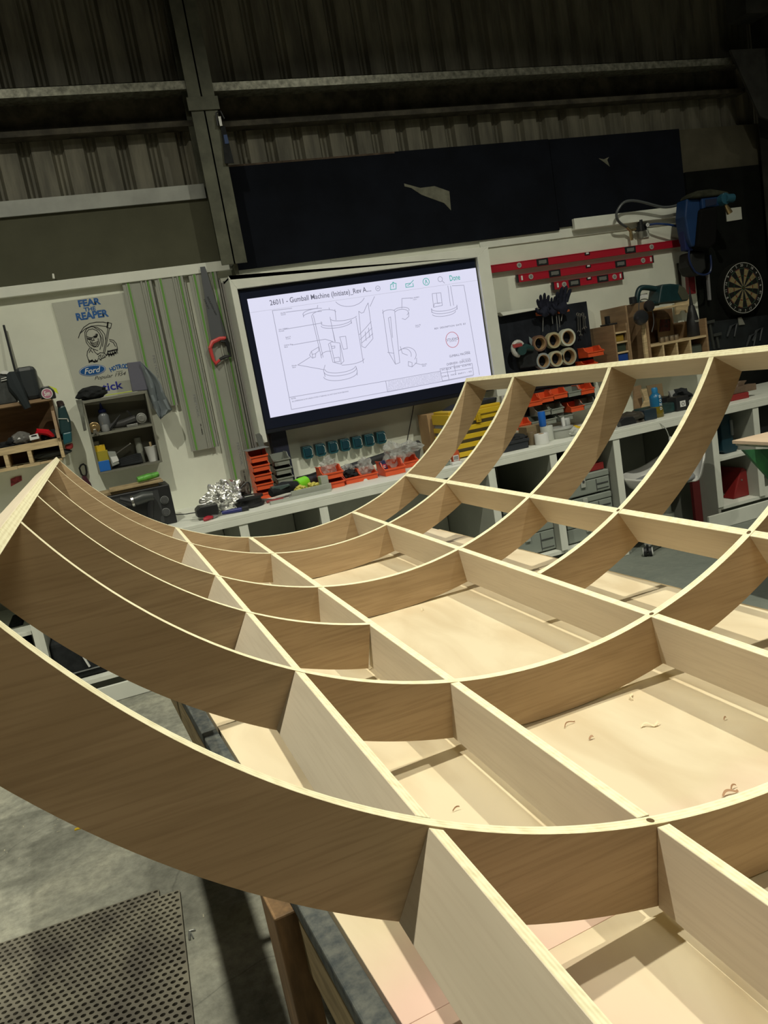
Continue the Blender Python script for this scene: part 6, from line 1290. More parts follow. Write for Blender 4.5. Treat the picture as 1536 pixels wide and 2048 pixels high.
# tape rolls
TRs = [((418, 442), 28, mat('tape_brown', (.16, .09, .06), .5), 'brown tape roll, left of the upper row on the tool board'), ((518, 420), 29, mat('tape_cream', (.42, .38, .24), .55), 'cream masking tape roll, middle of the upper row'), ((615, 400), 33, mat('tape_white', (.58, .60, .50), .5), 'white tape roll, right of the upper row, largest'),
       ((443, 565), 29, mat('tape_grey', (.30, .33, .34), .5), 'grey tape roll, left of the lower row, partly in shade'), ((535, 550), 30, mat('tape_pale', (.46, .45, .32), .55), 'pale tape roll, middle of the lower row'), ((622, 532), 32, mat('tape_olive', (.36, .36, .27), .55), 'dull tape roll, right of the lower row')]
for (x_, y_), r__, m_, lbl in TRs:
    X_, Z_ = P(*zm(x_, y_), YBd - .05); R_ = .062 if r__ < 31 else .068
    t_ = thing('tape_roll', lbl, 'tape roll', (X_, YBd - .05, Z_), 'tape rolls on the tool board')
    b = B(); n = 32
    for (ra, rb3, ya, yb_), nm, mm in (((R_, R_ * .78, YBd - .052, YBd - .004), 'tape', m_), ((R_ * .778, R_ * .70, YBd - .053, YBd - .003), 'core', cardb)):
        b = B(); ring = [[b.bm.verts.new((X_ + r * math.cos(2 * PI * i / n), y_2, Z_ + r * math.sin(2 * PI * i / n))) for i in range(n)] for r, y_2 in ((ra, ya), (ra, yb_), (rb3, yb_), (rb3, ya))]
        for k in range(4):
            for i in range(n): b._f([ring[k][i], ring[k][(i + 1) % n], ring[(k + 1) % 4][(i + 1) % n], ring[(k + 1) % 4][i]])
        part(nm, b, mm, t_)
# angle grinder with white cup disc
X_, Z_ = P(*zm(262, 480), 5.43)
ag = thing('angle_grinder', 'dark green grinder with a white guard hanging left of the tape rolls', 'power tool', (X_, 5.43, Z_))
b = B(); b.tube([(X_ + .045 * math.cos(math.radians(a)), 5.42, Z_ + .05 * math.sin(math.radians(a))) for a in range(30, 280, 20)], .018, 8); part('white_guard', b, mat('guard_white', (.50, .50, .48), .5), ag, smooth=True)
b = B(); b.cyl((X_ + .02, 5.43, Z_ - .02), (X_ + .01, 5.38, Z_ - .02), .034, n=18); b.tube([(X_ + .01, 5.42, Z_ - .02), (X_ + .07, 5.43, Z_ + .0), (X_ + .14, 5.45, Z_ - .02)], [.03, .03, .022], 10); part('motor_body', b, mat('grinder_green', (.015, .05, .05), .4), ag, smooth=True)
b = B(); b.prism(pp(5.40, [(225, 450), (290, 440), (298, 462), (235, 475)], *ZM), 5.398, 5.402); part('red_lettering_band', b, mat('band_red', (.35, .05, .05), .5), ag)
b = B(); b.prism(pp(5.47, [(340, 395), (360, 410), (385, 465), (370, 472), (345, 440)], *ZM), 5.465, 5.47); one('glass_shard', 'small pale blade stuck on the tool board left of the brown tape', 'blade', b, mat('shard', (.20, .24, .25), .2), (P(*zm(360, 430), 5.47)[0], 5.47, P(*zm(360, 470), 5.47)[1]))
b = B(); b.prism(pp(5.46, [(250, 500), (400, 480), (415, 600), (280, 620)], *ZM), 5.45, 5.495); one('black_pouch', 'black pouch below the grinder on the tool board', 'pouch', b, blackm, (P(*zm(330, 550), 5.46)[0], 5.46, P(*zm(330, 610), 5.46)[1]), bevel=.008)
# gloves: three, fingers up, each one continuous surface
def glove(x_, y_, sc, fan, lbl, seed):
    X_, Z_ = P(*zm(x_, y_), 5.42); b = B(); r_ = random.Random(seed)
    b.blob((X_, 5.43, Z_ - .01 * sc), (.036 * sc, .018, .042 * sc), 3, .12, 2, seed)
    for k, (dx, l_) in enumerate(((-.030, .062), (-.011, .085), (.009, .09), (.029, .072))):
        a = math.radians(fan + (k - 1.5) * 9); p0 = Vector((X_ + dx * sc, 5.43, Z_ + .015 * sc)); d_ = Vector((math.sin(a), -.15 - .1 * r_.random(), math.cos(a)))
        b.tube([p0, p0 + d_ * l_ * sc * .5, p0 + d_ * l_ * sc * .85 + Vector((0, -.008, 0)), p0 + d_ * l_ * sc + Vector((0, -.014, 0))], [.012 * sc, .012 * sc, .011 * sc, .006 * sc], 8)
    p0 = Vector((X_ - .032 * sc, 5.43, Z_ - .02 * sc)); b.tube([p0, p0 + Vector((-.028, -.01, .012)) * sc, p0 + Vector((-.042, -.015, .038)) * sc], [.014 * sc, .012 * sc, .007 * sc], 8)
    o = one('work_glove', lbl, 'glove', b, mat('glove_blue_black', (.018, .020, .034), .8, var=.3, scale=25), (X_, 5.43, Z_), 'work gloves above the tool board', smooth=True)
    md = o.modifiers.new('weld', 'REMESH'); md.mode = 'VOXEL'; md.voxel_size = .0035; md.use_smooth_shade = True
glove(455, 205, 1.15, -12, 'dark work glove leaning left, leftmost glove above the tool board', 1)
glove(580, 175, 1.35, 8, 'dark work glove with upright fingers, right glove above the tool board', 2)
glove(515, 205, .9, 0, 'small dark glove between the two larger gloves', 3)
# orange screwdriver rail & screwdrivers
b = B(); b.prism(pp(5.44, [(395, 228), (470, 225), (480, 245), (400, 250)], *ZM), 5.43, 5.46); one('orange_clip', 'orange tool clip below the left glove', 'clip', b, mat('dull_orange', (.38, .09, .03), .5), (P(*zm(430, 235), 5.44)[0], 5.44, P(*zm(430, 250), 5.44)[1]), bevel=.002)
b = B(); b.prism(pp(5.44, [(540, 215), (620, 205), (622, 220), (545, 236)], *ZM), 5.43, 5.46); one('orange_clip', 'orange tool clip below the right glove', 'clip', b, MATS['dull_orange'], (P(*zm(580, 220), 5.44)[0], 5.44, P(*zm(580, 236), 5.44)[1]), bevel=.002)
for k, (a_, c_, lbl) in enumerate((((443, 250), (441, 360), 'hanging screwdriver blade, leftmost below the gloves'), ((535, 245), (545, 355), 'hanging screwdriver blade, longest one in the middle'), ((552, 240), (560, 330), 'hanging screwdriver blade just right of the middle one'), ((578, 228), (570, 285), 'hanging screwdriver blade, shortest, on the right'), ((505, 245), (510, 305), 'thin dark screwdriver blade between left and middle ones'))):
    a, c = P(*zm(*a_), 5.45), P(*zm(*c_), 5.45); t_ = thing('screwdriver', lbl, 'screwdriver', (a[0], 5.45, a[1]), 'screwdrivers below the gloves')
    b = B(); b.cyl((a[0], 5.455, a[1]), (c[0], 5.455, c[1]), .0042, .003, n=8); part('shaft', b, steeld, t_)
    b = B(); b.cyl((a[0], 5.455, a[1] - .006), (a[0], 5.455, a[1] + .05), .011, n=10); part('handle', b, black, t_)
# spanners at the right edge
for k, (xs_, ln) in enumerate((((685, 240), 110), ((700, 245), 130), ((720, 240), 90), ((732, 262), 60))):
    a, c = P(*zm(xs_[0], xs_[1]), 5.46), P(*zm(xs_[0] + 5, xs_[1] + ln), 5.46)
    b = B(); b.tube([(a[0], 5.465, a[1]), (c[0], 5.465, c[1])], .005, 6); b.tube([(a[0] + .011 * math.cos(t), 5.465, a[1] + .011 * math.sin(t)) for t in [2 * PI * i / 10 for i in range(10)]], .0045, 5, True); b.tube([(c[0] - .012, 5.465, c[1] - .014), (c[0], 5.465, c[1]), (c[0] + .012, 5.465, c[1] - .014)], .005, 5)
    one('spanner', 'spanner hanging at the right edge of the tool board, %s' % ('leftmost', 'second and longest', 'third', 'rightmost and shortest')[k], 'spanner', b, mat('spanner_steel', (.20, .20, .19), .35, .8), (a[0], 5.465, a[1]), 'spanners on the tool board')
# orange bins on the tool board
X_, Z_ = P(*zm(780, 535), 5.42); put_bin('orange', X_, 5.495, Z_, 'orange bin hooked at the right edge of the tool board, upper one', 'bins hooked on the tool board', (1.45, .9, 1.0))
X_, Z_ = P(*zm(745, 575), 5.42); put_bin('orange', X_, 5.495, Z_ - .04, 'orange bin hooked at the right edge of the tool board, lower one showing its lip', 'bins hooked on the tool board', (1.1, .9, .7))
# rows on the louvred panel
rows = [(('orange', 490, 922), ('orange', 541, 905), ('orange', 604, 888), ('grey', 666, 878), ('orange', 724, 868)),
        (('grey', 532, 965), ('grey', 588, 955), ('orange', 680, 945), ('grey', 735, 930)),
        (('orange', 442, 1025), ('grey', 505, 1012), ('grey', 556, 1002), ('grey', 630, 985))]
nm = (('leftmost', 'second', 'third', 'fourth', 'rightmost'), ('leftmost', 'second', 'third', 'rightmost'), ('leftmost', 'second', 'third', 'rightmost'))
for r_i, row in enumerate(rows):
    for k, (c_, x_, y_) in enumerate(row):
        X_, Z_ = P(*zd(x_, y_), YBd - .1); put_bin(c_, X_, YBd + .005, Z_, '%s bin on the louvred panel, %s row, %s one' % (c_, ('top', 'middle', 'bottom')[r_i], nm[r_i][k]), 'small bins on the louvred panel', (1.22, .82, 1.0))

# ================================================================ BENCH ITEMS SEEN THROUGH THE LATTICE
def ze(x, y): return q(ZE, x, y)
def zi(x, y): return q(ZI, x, y)
BZ = BT + .001
# yellow cantilever tool chest
Yt = 5.02
(yx0, _), (yx1, yz1) = P(906, 840, Yt), P(1003, 806, Yt)
yc = thing('tool_chest', 'yellow cantilever tool chest with grey trays on the bench, behind the far ribs', 'tool chest', ((yx0 + yx1) / 2, Yt, BZ))
yx0 -= .03; yx1 += .01; hgt = P(960, 812, Yt)[1] - BZ; st_ = hgt / 6.2
b = B(); b.box(yx0, yx1, Yt, Yt + .3, BZ + st_ * 4.5, BZ + hgt - .02); b.box(yx0 + .01, yx1 - .01, Yt + .02, Yt + .28, BZ + hgt - .02, BZ + hgt); part('lid', b, yellow, yc, bevel=.004)
b = B(); b.box(yx0 - .004, yx1 + .004, Yt - .006, Yt + .0, BZ + st_ * 5.1, BZ + st_ * 5.2); part('lid_seam', b, mat('seam', (.18, .12, .01), .6), yc)
for k in range(4):
    z_ = BZ + st_ * (.15 + k * 1.08)
    b = B(); b.box(yx0, yx1, Yt, Yt + .3, z_, z_ + st_ * .62); part('tray', b, yellow, yc, bevel=.003)
    b = B(); b.box(yx0 + .01, yx1 - .01, Yt + .025, Yt + .29, z_ + st_ * .62, z_ + st_ * 1.07); part('tray_gap', b, midg, yc)
X_, Z_ = P(*ze(437, 245), Yt - .01); b = B(); b.box(X_ - .018, X_ + .018, Yt - .016, Yt - .001, Z_ - .035, Z_ + .035); b.box(X_ - .009, X_ + .009, Yt - .022, Yt - .016, Z_ - .02, Z_ + .02); part('latch', b, mat('latch_yellow', (.5, .33, .015), .35), yc, bevel=.002)
b = B(); b.prism([(yx0 + .06, BZ + hgt + .001), (yx1 - .02, BZ + hgt + .001), (yx1 - .01, BZ + hgt + .035), (yx0 + .14, BZ + hgt + .03)], Yt + .05, Yt + .25); one('black_sander_sheet', 'flat black object lying on the lid of the yellow tool chest', 'tool', b, blackm, ((yx0 + yx1) / 2, Yt + .05, BZ + hgt), bevel=.006)
b = B(); b.prism([(yx0 + .18, BZ + hgt + .036), (yx0 + .30, BZ + hgt + .038), (yx0 + .30, BZ + hgt + .044), (yx0 + .18, BZ + hgt + .042)], Yt + .08, Yt + .2); one('cork_block', 'brown flat block on the black object above the tool chest', 'block', b, cardb, (yx0 + .2, Yt + .08, BZ + hgt))
for k, (p0, p1) in enumerate((((981, 783), (987, 804)), ((1002, 778), (1006, 800)))):
    (a, c), (d_, e) = P(*p0, 5.55), P(*p1, 5.55); b = B(); b.box(a, a + .028, 5.56, YW - .002, e - .02, c + .04); one('white_hook_rail', 'short white vertical strip on the wall behind the chest, %s' % ('left one', 'right one')[k], 'strip', b, whitep, (a, 5.56, e))
(a, c), (d_, e) = P(*ze(40, 225), 5.2), P(*ze(170, 370), 5.2); b = B(); b.box(a, a + .10, 5.34, 5.52, BZ, c); b.box(a + .002, a + .098, 5.338, 5.34, (BZ + c) / 2 + .03, (BZ + c) / 2 + .034)
one('cardboard_box', 'brown cardboard box standing left of the yellow tool chest', 'box', b, cardb, (a + .1, 5.2, BZ), bevel=.002)
(a, c) = P(*ze(218, 525), 4.86)
pb = thing('glue_packet', 'orange packet with a white barcode label before the yellow tool chest', 'packet', (a, 4.86, BZ))
b = B(); b.prism([(a - .028, BZ), (a + .025, BZ), (a + .028, c - .03), (a + .006, c + .01), (a - .024, c - .03)], 4.85, 4.88); part('packet_body', b, mat('packet_orange', (.52, .09, .03), .5), pb, bevel=.002)
b = B(); b.box(a - .022, a + .018, 4.848, 4.85, BZ + .018, BZ + .055); lb = part('barcode_label', b, whitep, pb)
b = B()
for k in range(8): b.box(a - .018 + k * .0042, a - .0165 + k * .0042 + (.001 if k % 3 == 0 else 0), 4.847, 4.848, BZ + .024, BZ + .05)
part('barcode', b, ink, lb)
a, c = P(*ze(230, 660), 4.84); b = B(); b.box(a - .04, a + .03, 4.80, 4.845, BZ, BZ + .016); one('white_block', 'small white block in front of the orange packet', 'block', b, whitep, (a, 4.84, BZ), bevel=.002)
a, c = P(*ze(130, 690), 4.86); b = B(); b.box(a - .10, a + .05, 4.84, 4.95, BZ, BZ + .022); b.box(a - .08, a + .045, 4.85, 4.94, BZ + .023, BZ + .05); b.cyl((a + .01, 4.88, BZ + .055), (a + .04, 4.88, BZ + .08), .028, .022, 14); one('grey_sanding_block', 'grey-green stack of small tins left of the orange packet', 'box', b, mat('sage', (.22, .25, .22), .5), (a, 4.86, BZ), bevel=.003)
# black crate
(a, c), (d_, e) = P(*ze(640, 440), 4.86), P(*ze(890, 585), 4.86)
bc = thing('black_crate', 'black plastic crate with tools inside, right of the yellow chest', 'crate', ((a + d_) / 2, 4.86, BZ)); ct_ = P(*ze(880, 430), 4.86)[1]
b = B(); a -= .02
b.box(a, d_, 4.84, 4.852, BZ, ct_); b.box(a, d_, 5.12, 5.132, BZ, ct_); b.box(a, a + .01, 4.852, 5.12, BZ, ct_); b.box(d_ - .01, d_, 4.852, 5.12, BZ, ct_); b.box(a + .01, d_ - .01, 4.852, 5.12, BZ, BZ + .01); part('crate_body', b, mat('crate_black', (.02, .024, .032), .5), bc, bevel=.003)
b = B(); b.box(a - .008, d_ + .008, 4.832, 4.842, ct_ - .016, ct_ + .002); part('crate_rim', b, mat('crate_black2', (.03, .033, .04), .4), bc, bevel=.002)
bag((a + d_) / 2 + .05, 4.98, ct_ - .01, (.13, .09, .04), 61, 'dark lumpy tools heaped in the black crate', blackm, name='heaped_tools', cat='tools', amp=.5)
# rolls and tubs
def cylitem(name, lbl, cat, px_, top, Yv, r_, m_, z0=BZ, cat2=None, inner=None):
    X_, Z_ = P(px_[0], px_[1], Yv); Zt = P(top[0], top[1], Yv)[1]; t_ = thing(name, lbl, cat, (X_, Yv, z0)); h_ = Zt - z0
    b = B(); b.lathe([(r_ * .97, 0), (r_, .004), (r_, h_ - .004), (r_ * .97, h_), (r_ * .4, h_), (r_ * .4, h_ - .01)], (X_, Yv, z0), n=28); part('body', b, m_, t_, smooth=True); return t_, X_, Zt
t1, X1, Z1_ = cylitem('paper_roll', 'short white paper roll at the front of the bench', 'paper roll', ze(1013, 460), ze(1012, 392), 4.86, .050, whitep)
b = B(); b.cyl((X1, 4.86, Z1_ - .002), (X1, 4.86, Z1_ + .002), .02, n=16); part('core', b, cardb, t1)
t2, X2_, Z2_ = cylitem('paper_roll', 'taller white roll standing behind the short paper roll', 'paper roll', ze(1062, 420), ze(1062, 322), 4.97, .046, mat('roll_grey_white', (.52, .54, .50), .6))
Xb, Zb = P(*ze(1010, 300), 4.99); zt_ = P(*ze(1003, 165), 4.99)[1]
b = B(); b.lathe([(.020, 0), (.026, .01), (.027, zt_ - Zb - .01), (.025, zt_ - Zb), (.0, zt_ - Zb)], (P(*ze(1008, 230), 4.97)[0] + .0, 4.97, Z2_ + .001), n=22); one('blue_tube', 'bright blue tube standing on the taller white roll', 'tube', b, mat('tube_blue', (.01, .13, .55), .4), (P(*ze(1008, 230), 4.97)[0], 4.97, Z2_), smooth=True)
Xt, _ = P(*ze(1188, 440), 4.98); Zt = P(*ze(1185, 335), 4.98)[1]
ctb = thing('clear_tub', 'wide clear round tub with a lid on the bench', 'tub', (Xt, 4.98, BZ)); h_ = Zt - BZ
b = B(); b.lathe([(.092, 0), (.095, .004), (.098, h_ - .012)], (Xt, 5.0, BZ), n=32); part('tub_body', b, mat('tub_clear', (.36, .37, .34), .12), ctb, smooth=True)
b = B(); b.lathe([(.104, h_ - .012), (.106, h_ - .006), (.104, h_), (.09, h_ + .002)], (Xt, 5.0, BZ), n=32); part('lid', b, mat('tub_lid', (.42, .44, .42), .2), ctb, smooth=True)
X_, Z_ = P(*ze(1225, 280), 5.02); b = B(); b.lathe([(.03, 0), (.032, .004), (.032, .045), (.028, .05)], (X_, 5.02, BZ + h_ + .003), n=18); one('small_jar', 'small pale jar standing on the clear tub lid', 'jar', b, mat('jar_pale', (.45, .47, .46), .3), (X_, 5.02, BZ + h_), smooth=True)
X_, Z_ = P(*ze(1187, 300), 5.0); b = B(); b.prism([(X_ - .008, BZ + h_ + .003), (X_ + .012, BZ + h_ + .003), (X_ + .010, BZ + h_ + .07), (X_ - .010, BZ + h_ + .065)], 4.97, 4.98); one('white_tab', 'small white upright tab on the clear tub lid', 'tab', b, whitep, (X_, 4.97, BZ + h_))
(a, c), (d_, e) = P(*ze(905, 335), 5.0), P(*ze(972, 490), 5.0); b = B(); b.box(a - .02, a + .16, 5.02, 5.14, BZ, c); one('cardboard_box', 'narrow brown cardboard box behind the white paper rolls', 'box', b, mat('card_dim', (.25, .19, .11), .8), (a + .07, 5.02, BZ), bevel=.002)
(a, c) = P(*ze(930, 430), 4.92); b = B(); b.lathe([(.034, 0), (.036, .004), (.036, .09), (.034, .094)], (a, 4.93, BZ), n=20); one('brown_jar', 'brown jar left of the short white paper roll', 'jar', b, mat('jar_brown', (.16, .12, .07), .4), (a, 4.93, BZ), smooth=True)
X_, Z_ = P(*ze(1320, 365), 5.0); b = B(); b.tube([(X_ - .05, 5.02, BZ + .03), (X_, 5.0, BZ + .035), (X_ + .05, 5.0, BZ + .02)], [.024, .028, .02], 10); one('yellow_tool', 'small yellow tool right of the clear tub', 'tool', b, yellow, (X_, 5.0, BZ), smooth=True)
X_, Z_ = P(*ze(1300, 415), 4.92); b = B(); b.blob((X_, 4.92, BZ + .03), (.05, .04, .032), 3, .3, 2, 71, flat=BZ); one('white_rag', 'crumpled whitish rag in front of the small yellow tool', 'rag', b, mat('rag_white', (.48, .49, .46), .8), (X_, 4.92, BZ))
# blue bottle with amber liquid
X_, _ = P(*zi(645, 450), 4.90); zt_ = P(*zi(620, 225), 4.90)[1] - BZ; zm_ = P(*zi(640, 378), 4.90)[1] - BZ
bb = thing('glue_bottle', 'bottle with a blue top half and amber liquid on the bench', 'bottle', (X_, 4.9, BZ))
b = B(); b.lathe([(.046, 0), (.050, .006), (.050, zm_ * .5), (.043, zm_)], (X_, 4.92, BZ), n=26); part('amber_body', b, mat('amber', (.17, .13, .015), .2), bb, smooth=True)
b = B(); b.lathe([(.043, zm_), (.044, zm_ + .06), (.042, zt_ * .72), (.025, zt_ * .80), (.02, zt_ * .82)], (X_, 4.92, BZ), n=26); part('blue_shoulder', b, mat('label_blue', (.01, .13, .28), .35), bb, smooth=True)
b = B(); b.lathe([(.022, zt_ * .82), (.023, zt_ * .95), (.018, zt_), (.01, zt_)], (X_, 4.92, BZ), n=20); part('cap', b, mat('cap_sky', (.02, .19, .42), .4), bb, smooth=True)
for k, s_ in enumerate('BOND'): textm(s_, whitep, bb, X_, BZ + zt_ * .70 - k * .030, 4.868, w=.018, h=.022, bold=.02)
# teal tool set, dark tools, boards behind
b = B(); (a, c), (d_, e) = P(*zi(510, 400), 4.98), P(*zi(880, 450), 4.98); t_ = thing('teal_tool', 'long dark teal power tool lying behind the blue bottle', 'power tool', ((a + d_) / 2, 4.98, BZ))
b = B(); b.box(a, d_ - .05, 5.0, 5.10, BZ, BZ + .075); part('body', b, mat('teal_deep', (.015, .045, .045), .45, var=.3, scale=20), t_, bevel=.012)
b = B(); b.box(d_ - .10, d_ + .02, 4.97, 5.08, BZ, BZ + .11); part('battery_end', b, black, t_, bevel=.008); b = B(); b.box(d_ - .07, d_ - .02, 4.966, 4.970, BZ + .03, BZ + .075); lb = part('square_label', b, whitep, t_)
b = B(); b.tube([(d_ - .045 + .012 * math.cos(2 * PI * i / 14), 4.965, BZ + .052 + .012 * math.sin(2 * PI * i / 14)) for i in range(14)], .002, 5, True); part('ring_mark', b, ink, lb)
for (pts, y0, y1, m_, lbl) in (([(440, 220), (500, 205), (510, 400), (450, 410)], 5.32, 5.34, woodm, 'narrow brown board leaning behind the bench tools'), ([(500, 240), (545, 232), (585, 400), (480, 400), (535, 330)], 5.24, 5.26, wood, 'pale angular plywood offcut leaning behind the bench tools'), ([(545, 210), (670, 190), (695, 340), (590, 380)], 5.36, 5.37, mat('offcut_tan', (.25, .18, .10), .7), 'square tan offcut leaning behind the blue bottle')):
    pl = pp(y0, pts, *ZI); zmin = min(p_[1] for p_ in pl); pl = [(x_, BZ + .0 if z_ < zmin + .05 else z_) for x_, z_ in pl]; b = B(); b.prism(pl, y0, y1); one('wood_offcut', lbl, 'board', b, m_, (pl[0][0], y0, BZ), 'offcuts leaning at the back of the bench')
b = B(); (a, c) = P(*zi(720, 330), 5.15); b.box(a - .06, a + .05, 5.15, 5.3, BZ, c + .03); one('black_block', 'black box right of the blue bottle', 'box', b, black, (a, 5.15, BZ), bevel=.005)
b = B(); b.prism(pp(5.12, [(722, 255), (760, 245), (795, 335), (760, 350)], *ZI), 5.11, 5.13); b.box(*(lambda p_: (p_[0] - .01, p_[0] + .02))(P(*zi(778, 340), 5.12)), 5.11, 5.13, BZ + .001, P(*zi(778, 340), 5.12)[1]); one('white_wedge', 'white slanted strip standing beside the black box', 'strip', b, mat('wedge_white', (.42, .43, .42), .5), (a + .1, 5.12, BZ))
a, c = P(*zi(830, 300), 5.1); bag(a, 5.13, BZ + .10, (.08, .07, .05), 81, 'dark cable coil above the right end of the teal tool', blackm, name='cable_coil', cat='cable', amp=.7, flat=BZ)
(a, c) = P(*zi(470, 460), 4.88); bag(a, 4.92, BZ + .03, (.13, .07, .05), 82, 'dark brown mitre tool lying left of the blue bottle', mat('tool_brown', (.035, .03, .022), .6), name='mitre_tool', cat='tool', amp=.6, flat=BZ)
(a, c) = P(*zi(395, 500), 4.80); b = B(); b.prism([(a - .07, BZ), (a + .055, BZ), (a + .06, BZ + .03), (a + .03, BZ + .065), (a - .05, BZ + .07), (a - .09, BZ + .05)], 4.78, 4.84); one('black_tool_head', 'angular black tool head at the bench front left of the blue bottle', 'tool', b, black, (a, 4.8, BZ), bevel=.006)
(a, c) = P(*zi(570, 460), 4.86); b = B(); b.box(a - .05, a + .06, 4.85, 4.92, BZ, BZ + .08); one('dark_blue_box', 'dark blue box just left of the blue bottle', 'box', b, mat('box_navy', (.015, .03, .045), .4), (a, 4.86, BZ), bevel=.006)
(a, c), (d_, e) = P(*zi(300, 550), 4.74), P(*zi(590, 500), 4.76); b = B(); b.box(a, d_, 4.735, 4.77, BZ, BZ + .012); one('white_straightedge', 'white straightedge lying along the bench front before the black tools', 'ruler', b, mat('edge_white', (.62, .63, .60), .4), (a, 4.74, BZ), bevel=.001)
pth = smoothp([(P(*zi(x, y), yy)[0], yy, max(P(*zi(x, y), yy)[1], -9)) for x, y, yy in ((580, 505, 4.76), (620, 500, 4.74), (670, 530, 4.712), (705, 570, 4.70), (725, 620, 4.70), (740, 650, 4.70))], 4); b = B(); b.tube(pth, .0035, 6); cb2 = one('white_cable', 'thin pale cable hanging over the bench front with a white plug end', 'cable', b, lightg, tuple(pth[0]), smooth=True)
a = pth[-1]; b = B(); b.cyl((a.x, a.y, a.z + .02), (a.x, a.y, a.z - .025), .012, n=12); part('plug_end', b, whitep, cb2)
# hand plane on a red box
(a, c), (d_, e) = P(*zi(1215, 340), 4.88), P(*zi(1385, 335), 4.88); b = B(); b.box(a - .03, d_, 4.88, 5.0, BZ, BZ + .045); one('red_box', 'flat red box under the wooden plane at the right of the bench', 'box', b, redd, ((a + d_) / 2, 4.88, BZ), bevel=.003)
hp = thing('hand_plane', 'wooden hand plane with a shark-fin handle on the flat red box', 'hand plane', ((a + d_) / 2, 4.9, BZ + .046)); zb_ = BZ + .046
b = B(); b.box(a - .02, d_ + .10, 4.90, 4.98, zb_, zb_ + .05); part('sole', b, mat('plane_wood', (.16, .11, .075), .5, var=.2, scale=8), hp, bevel=.003)
fz_ = lambda x, y: (P(*zi(x, y), 4.93)[0], P(*zi(x, y), 4.93)[1])
b = B(); b.prism([fz_(*p_) for p_ in [(1255, 270), (1275, 200), (1310, 170), (1362, 165), (1340, 195), (1365, 245), (1375, 275)]], 4.925, 4.95); part('handle', b, MATS['plane_wood'], hp, bevel=.004)
b = B(); a2 = fz_(1290, 262); b.cyl((a2[0], 4.94, zb_ + .05), (a2[0], 4.94, zb_ + .085), .022, .014, 14); part('knob', b, MATS['plane_wood'], hp, bevel=.002)

# ================================================================ UNDER THE BENCH
def systainer(lbl, x0, x1, z0, z1, Yv, detail=True):
    t_ = thing('tool_case', lbl, 'tool case', ((x0 + x1) / 2, Yv, z0), 'grey stacking tool cases under the bench')
    gm = mat('case_grey', (.27, .30, .27), .5, var=.05, scale=5); gm2 = mat('case_grey2', (.22, .245, .22), .5)
    zl = z1 - (z1 - z0) * .28
    b = B(); b.box(x0, x1, Yv, Yv + .36, z0 + .008, zl - .003); part('case_body', b, gm, t_, bevel=.008)
    b = B(); b.box(x0, x1, Yv - .004, Yv + .36, zl, z1 - .002); part('lid', b, gm, t_, bevel=.006)
    xm = (x0 + x1) / 2 - .03
    b = B(); b.box(xm - .02, xm + .02, Yv - .014, Yv - .004, zl - .05, zl + .035); la = part('latch', b, lightg, t_, bevel=.004)
    b = B(); b.cyl((xm, Yv - .014, zl - .005), (xm, Yv - .018, zl - .005), .009, n=12); part('latch_hole', b, darkg, la)
    b = B(); b.box(x1 - .11, x1 - .015, Yv - .004, Yv - .0005, z0 + .03, z0 + .034); b.box(x1 - .11, x1 - .015, Yv - .004, Yv - .0005, z0 + (z1 - z0) * .4, z0 + (z1 - z0) * .4 + .008); b.box(x1 - .118, x1 - .114, Yv - .004, Yv - .0005, z0 + .02, zl - .01); part('recess_line', b, darkg, t_)
    for sx in (x0 + .05, x1 - .07): b = B(); b.box(sx, sx + .03, Yv + .02, Yv + .06, z0, z0 + .008); part('foot', b, gm2, t_)
    return t_
Ys_ = 4.80
xr1 = P(1224, 1000, Ys_)[0]; xr0 = max(xr1 - .40, 2.91)
zt2 = P(1200, 940, Ys_)[1]; hh_ = (zt2 - .156) / 3
for k in range(3): systainer('grey tool case in the right stack under the bench, %s' % ('lowest of the three', 'middle one', 'topmost, under the red board')[k], xr0, xr1, .156 + k * hh_, .156 + (k + 1) * hh_ - .002, Ys_)
b = B(); b.box(xr0 + .06, xr1 - .02, Ys_ + .02, Ys_ + .3, zt2 + .0, zt2 + .05); one('dark_red_board', 'dark red flat box lying on the right stack of grey cases', 'box', b, redd, (xr0 + .2, Ys_, zt2), bevel=.003)
X_, Z_ = P(*zi(65, 930), Ys_ - .01); b = B(); b.cyl((X_, Ys_ + .03, zt2 + .056), (X_, Ys_ + .09, zt2 + .06), .04, n=20); b.cyl((X_, Ys_ + .02, zt2 + .056), (X_, Ys_ + .03, zt2 + .056), .02, n=16); one('tape_dispenser', 'round grey dispenser on the right stack of cases', 'dispenser', b, lightg, (X_, Ys_, zt2 + .05), bevel=.003)
xl1 = P(1108, 1060, Ys_)[0]; xl0 = xl1 - .38; xl0 = max(xl0, 2.41)
hz = (P(1080, 1040, Ys_)[1] - .156)
systainer('grey tool case in the left stack under the bench, lower one', xl0, xl1, .156, .156 + .22, Ys_); systainer('grey tool case in the left stack under the bench, upper one with a label', xl0, xl1, .378, .378 + .16, Ys_)
b = B(); X_ = P(1092, 1062, Ys_)[0]; b.box(X_ - .05, X_ + .05, Ys_ - .0055, Ys_ - .004, .40, .45); o = one('paper_label', 'white paper label on the front of the left upper grey case', 'label', b, whitep, (X_, Ys_, .40))
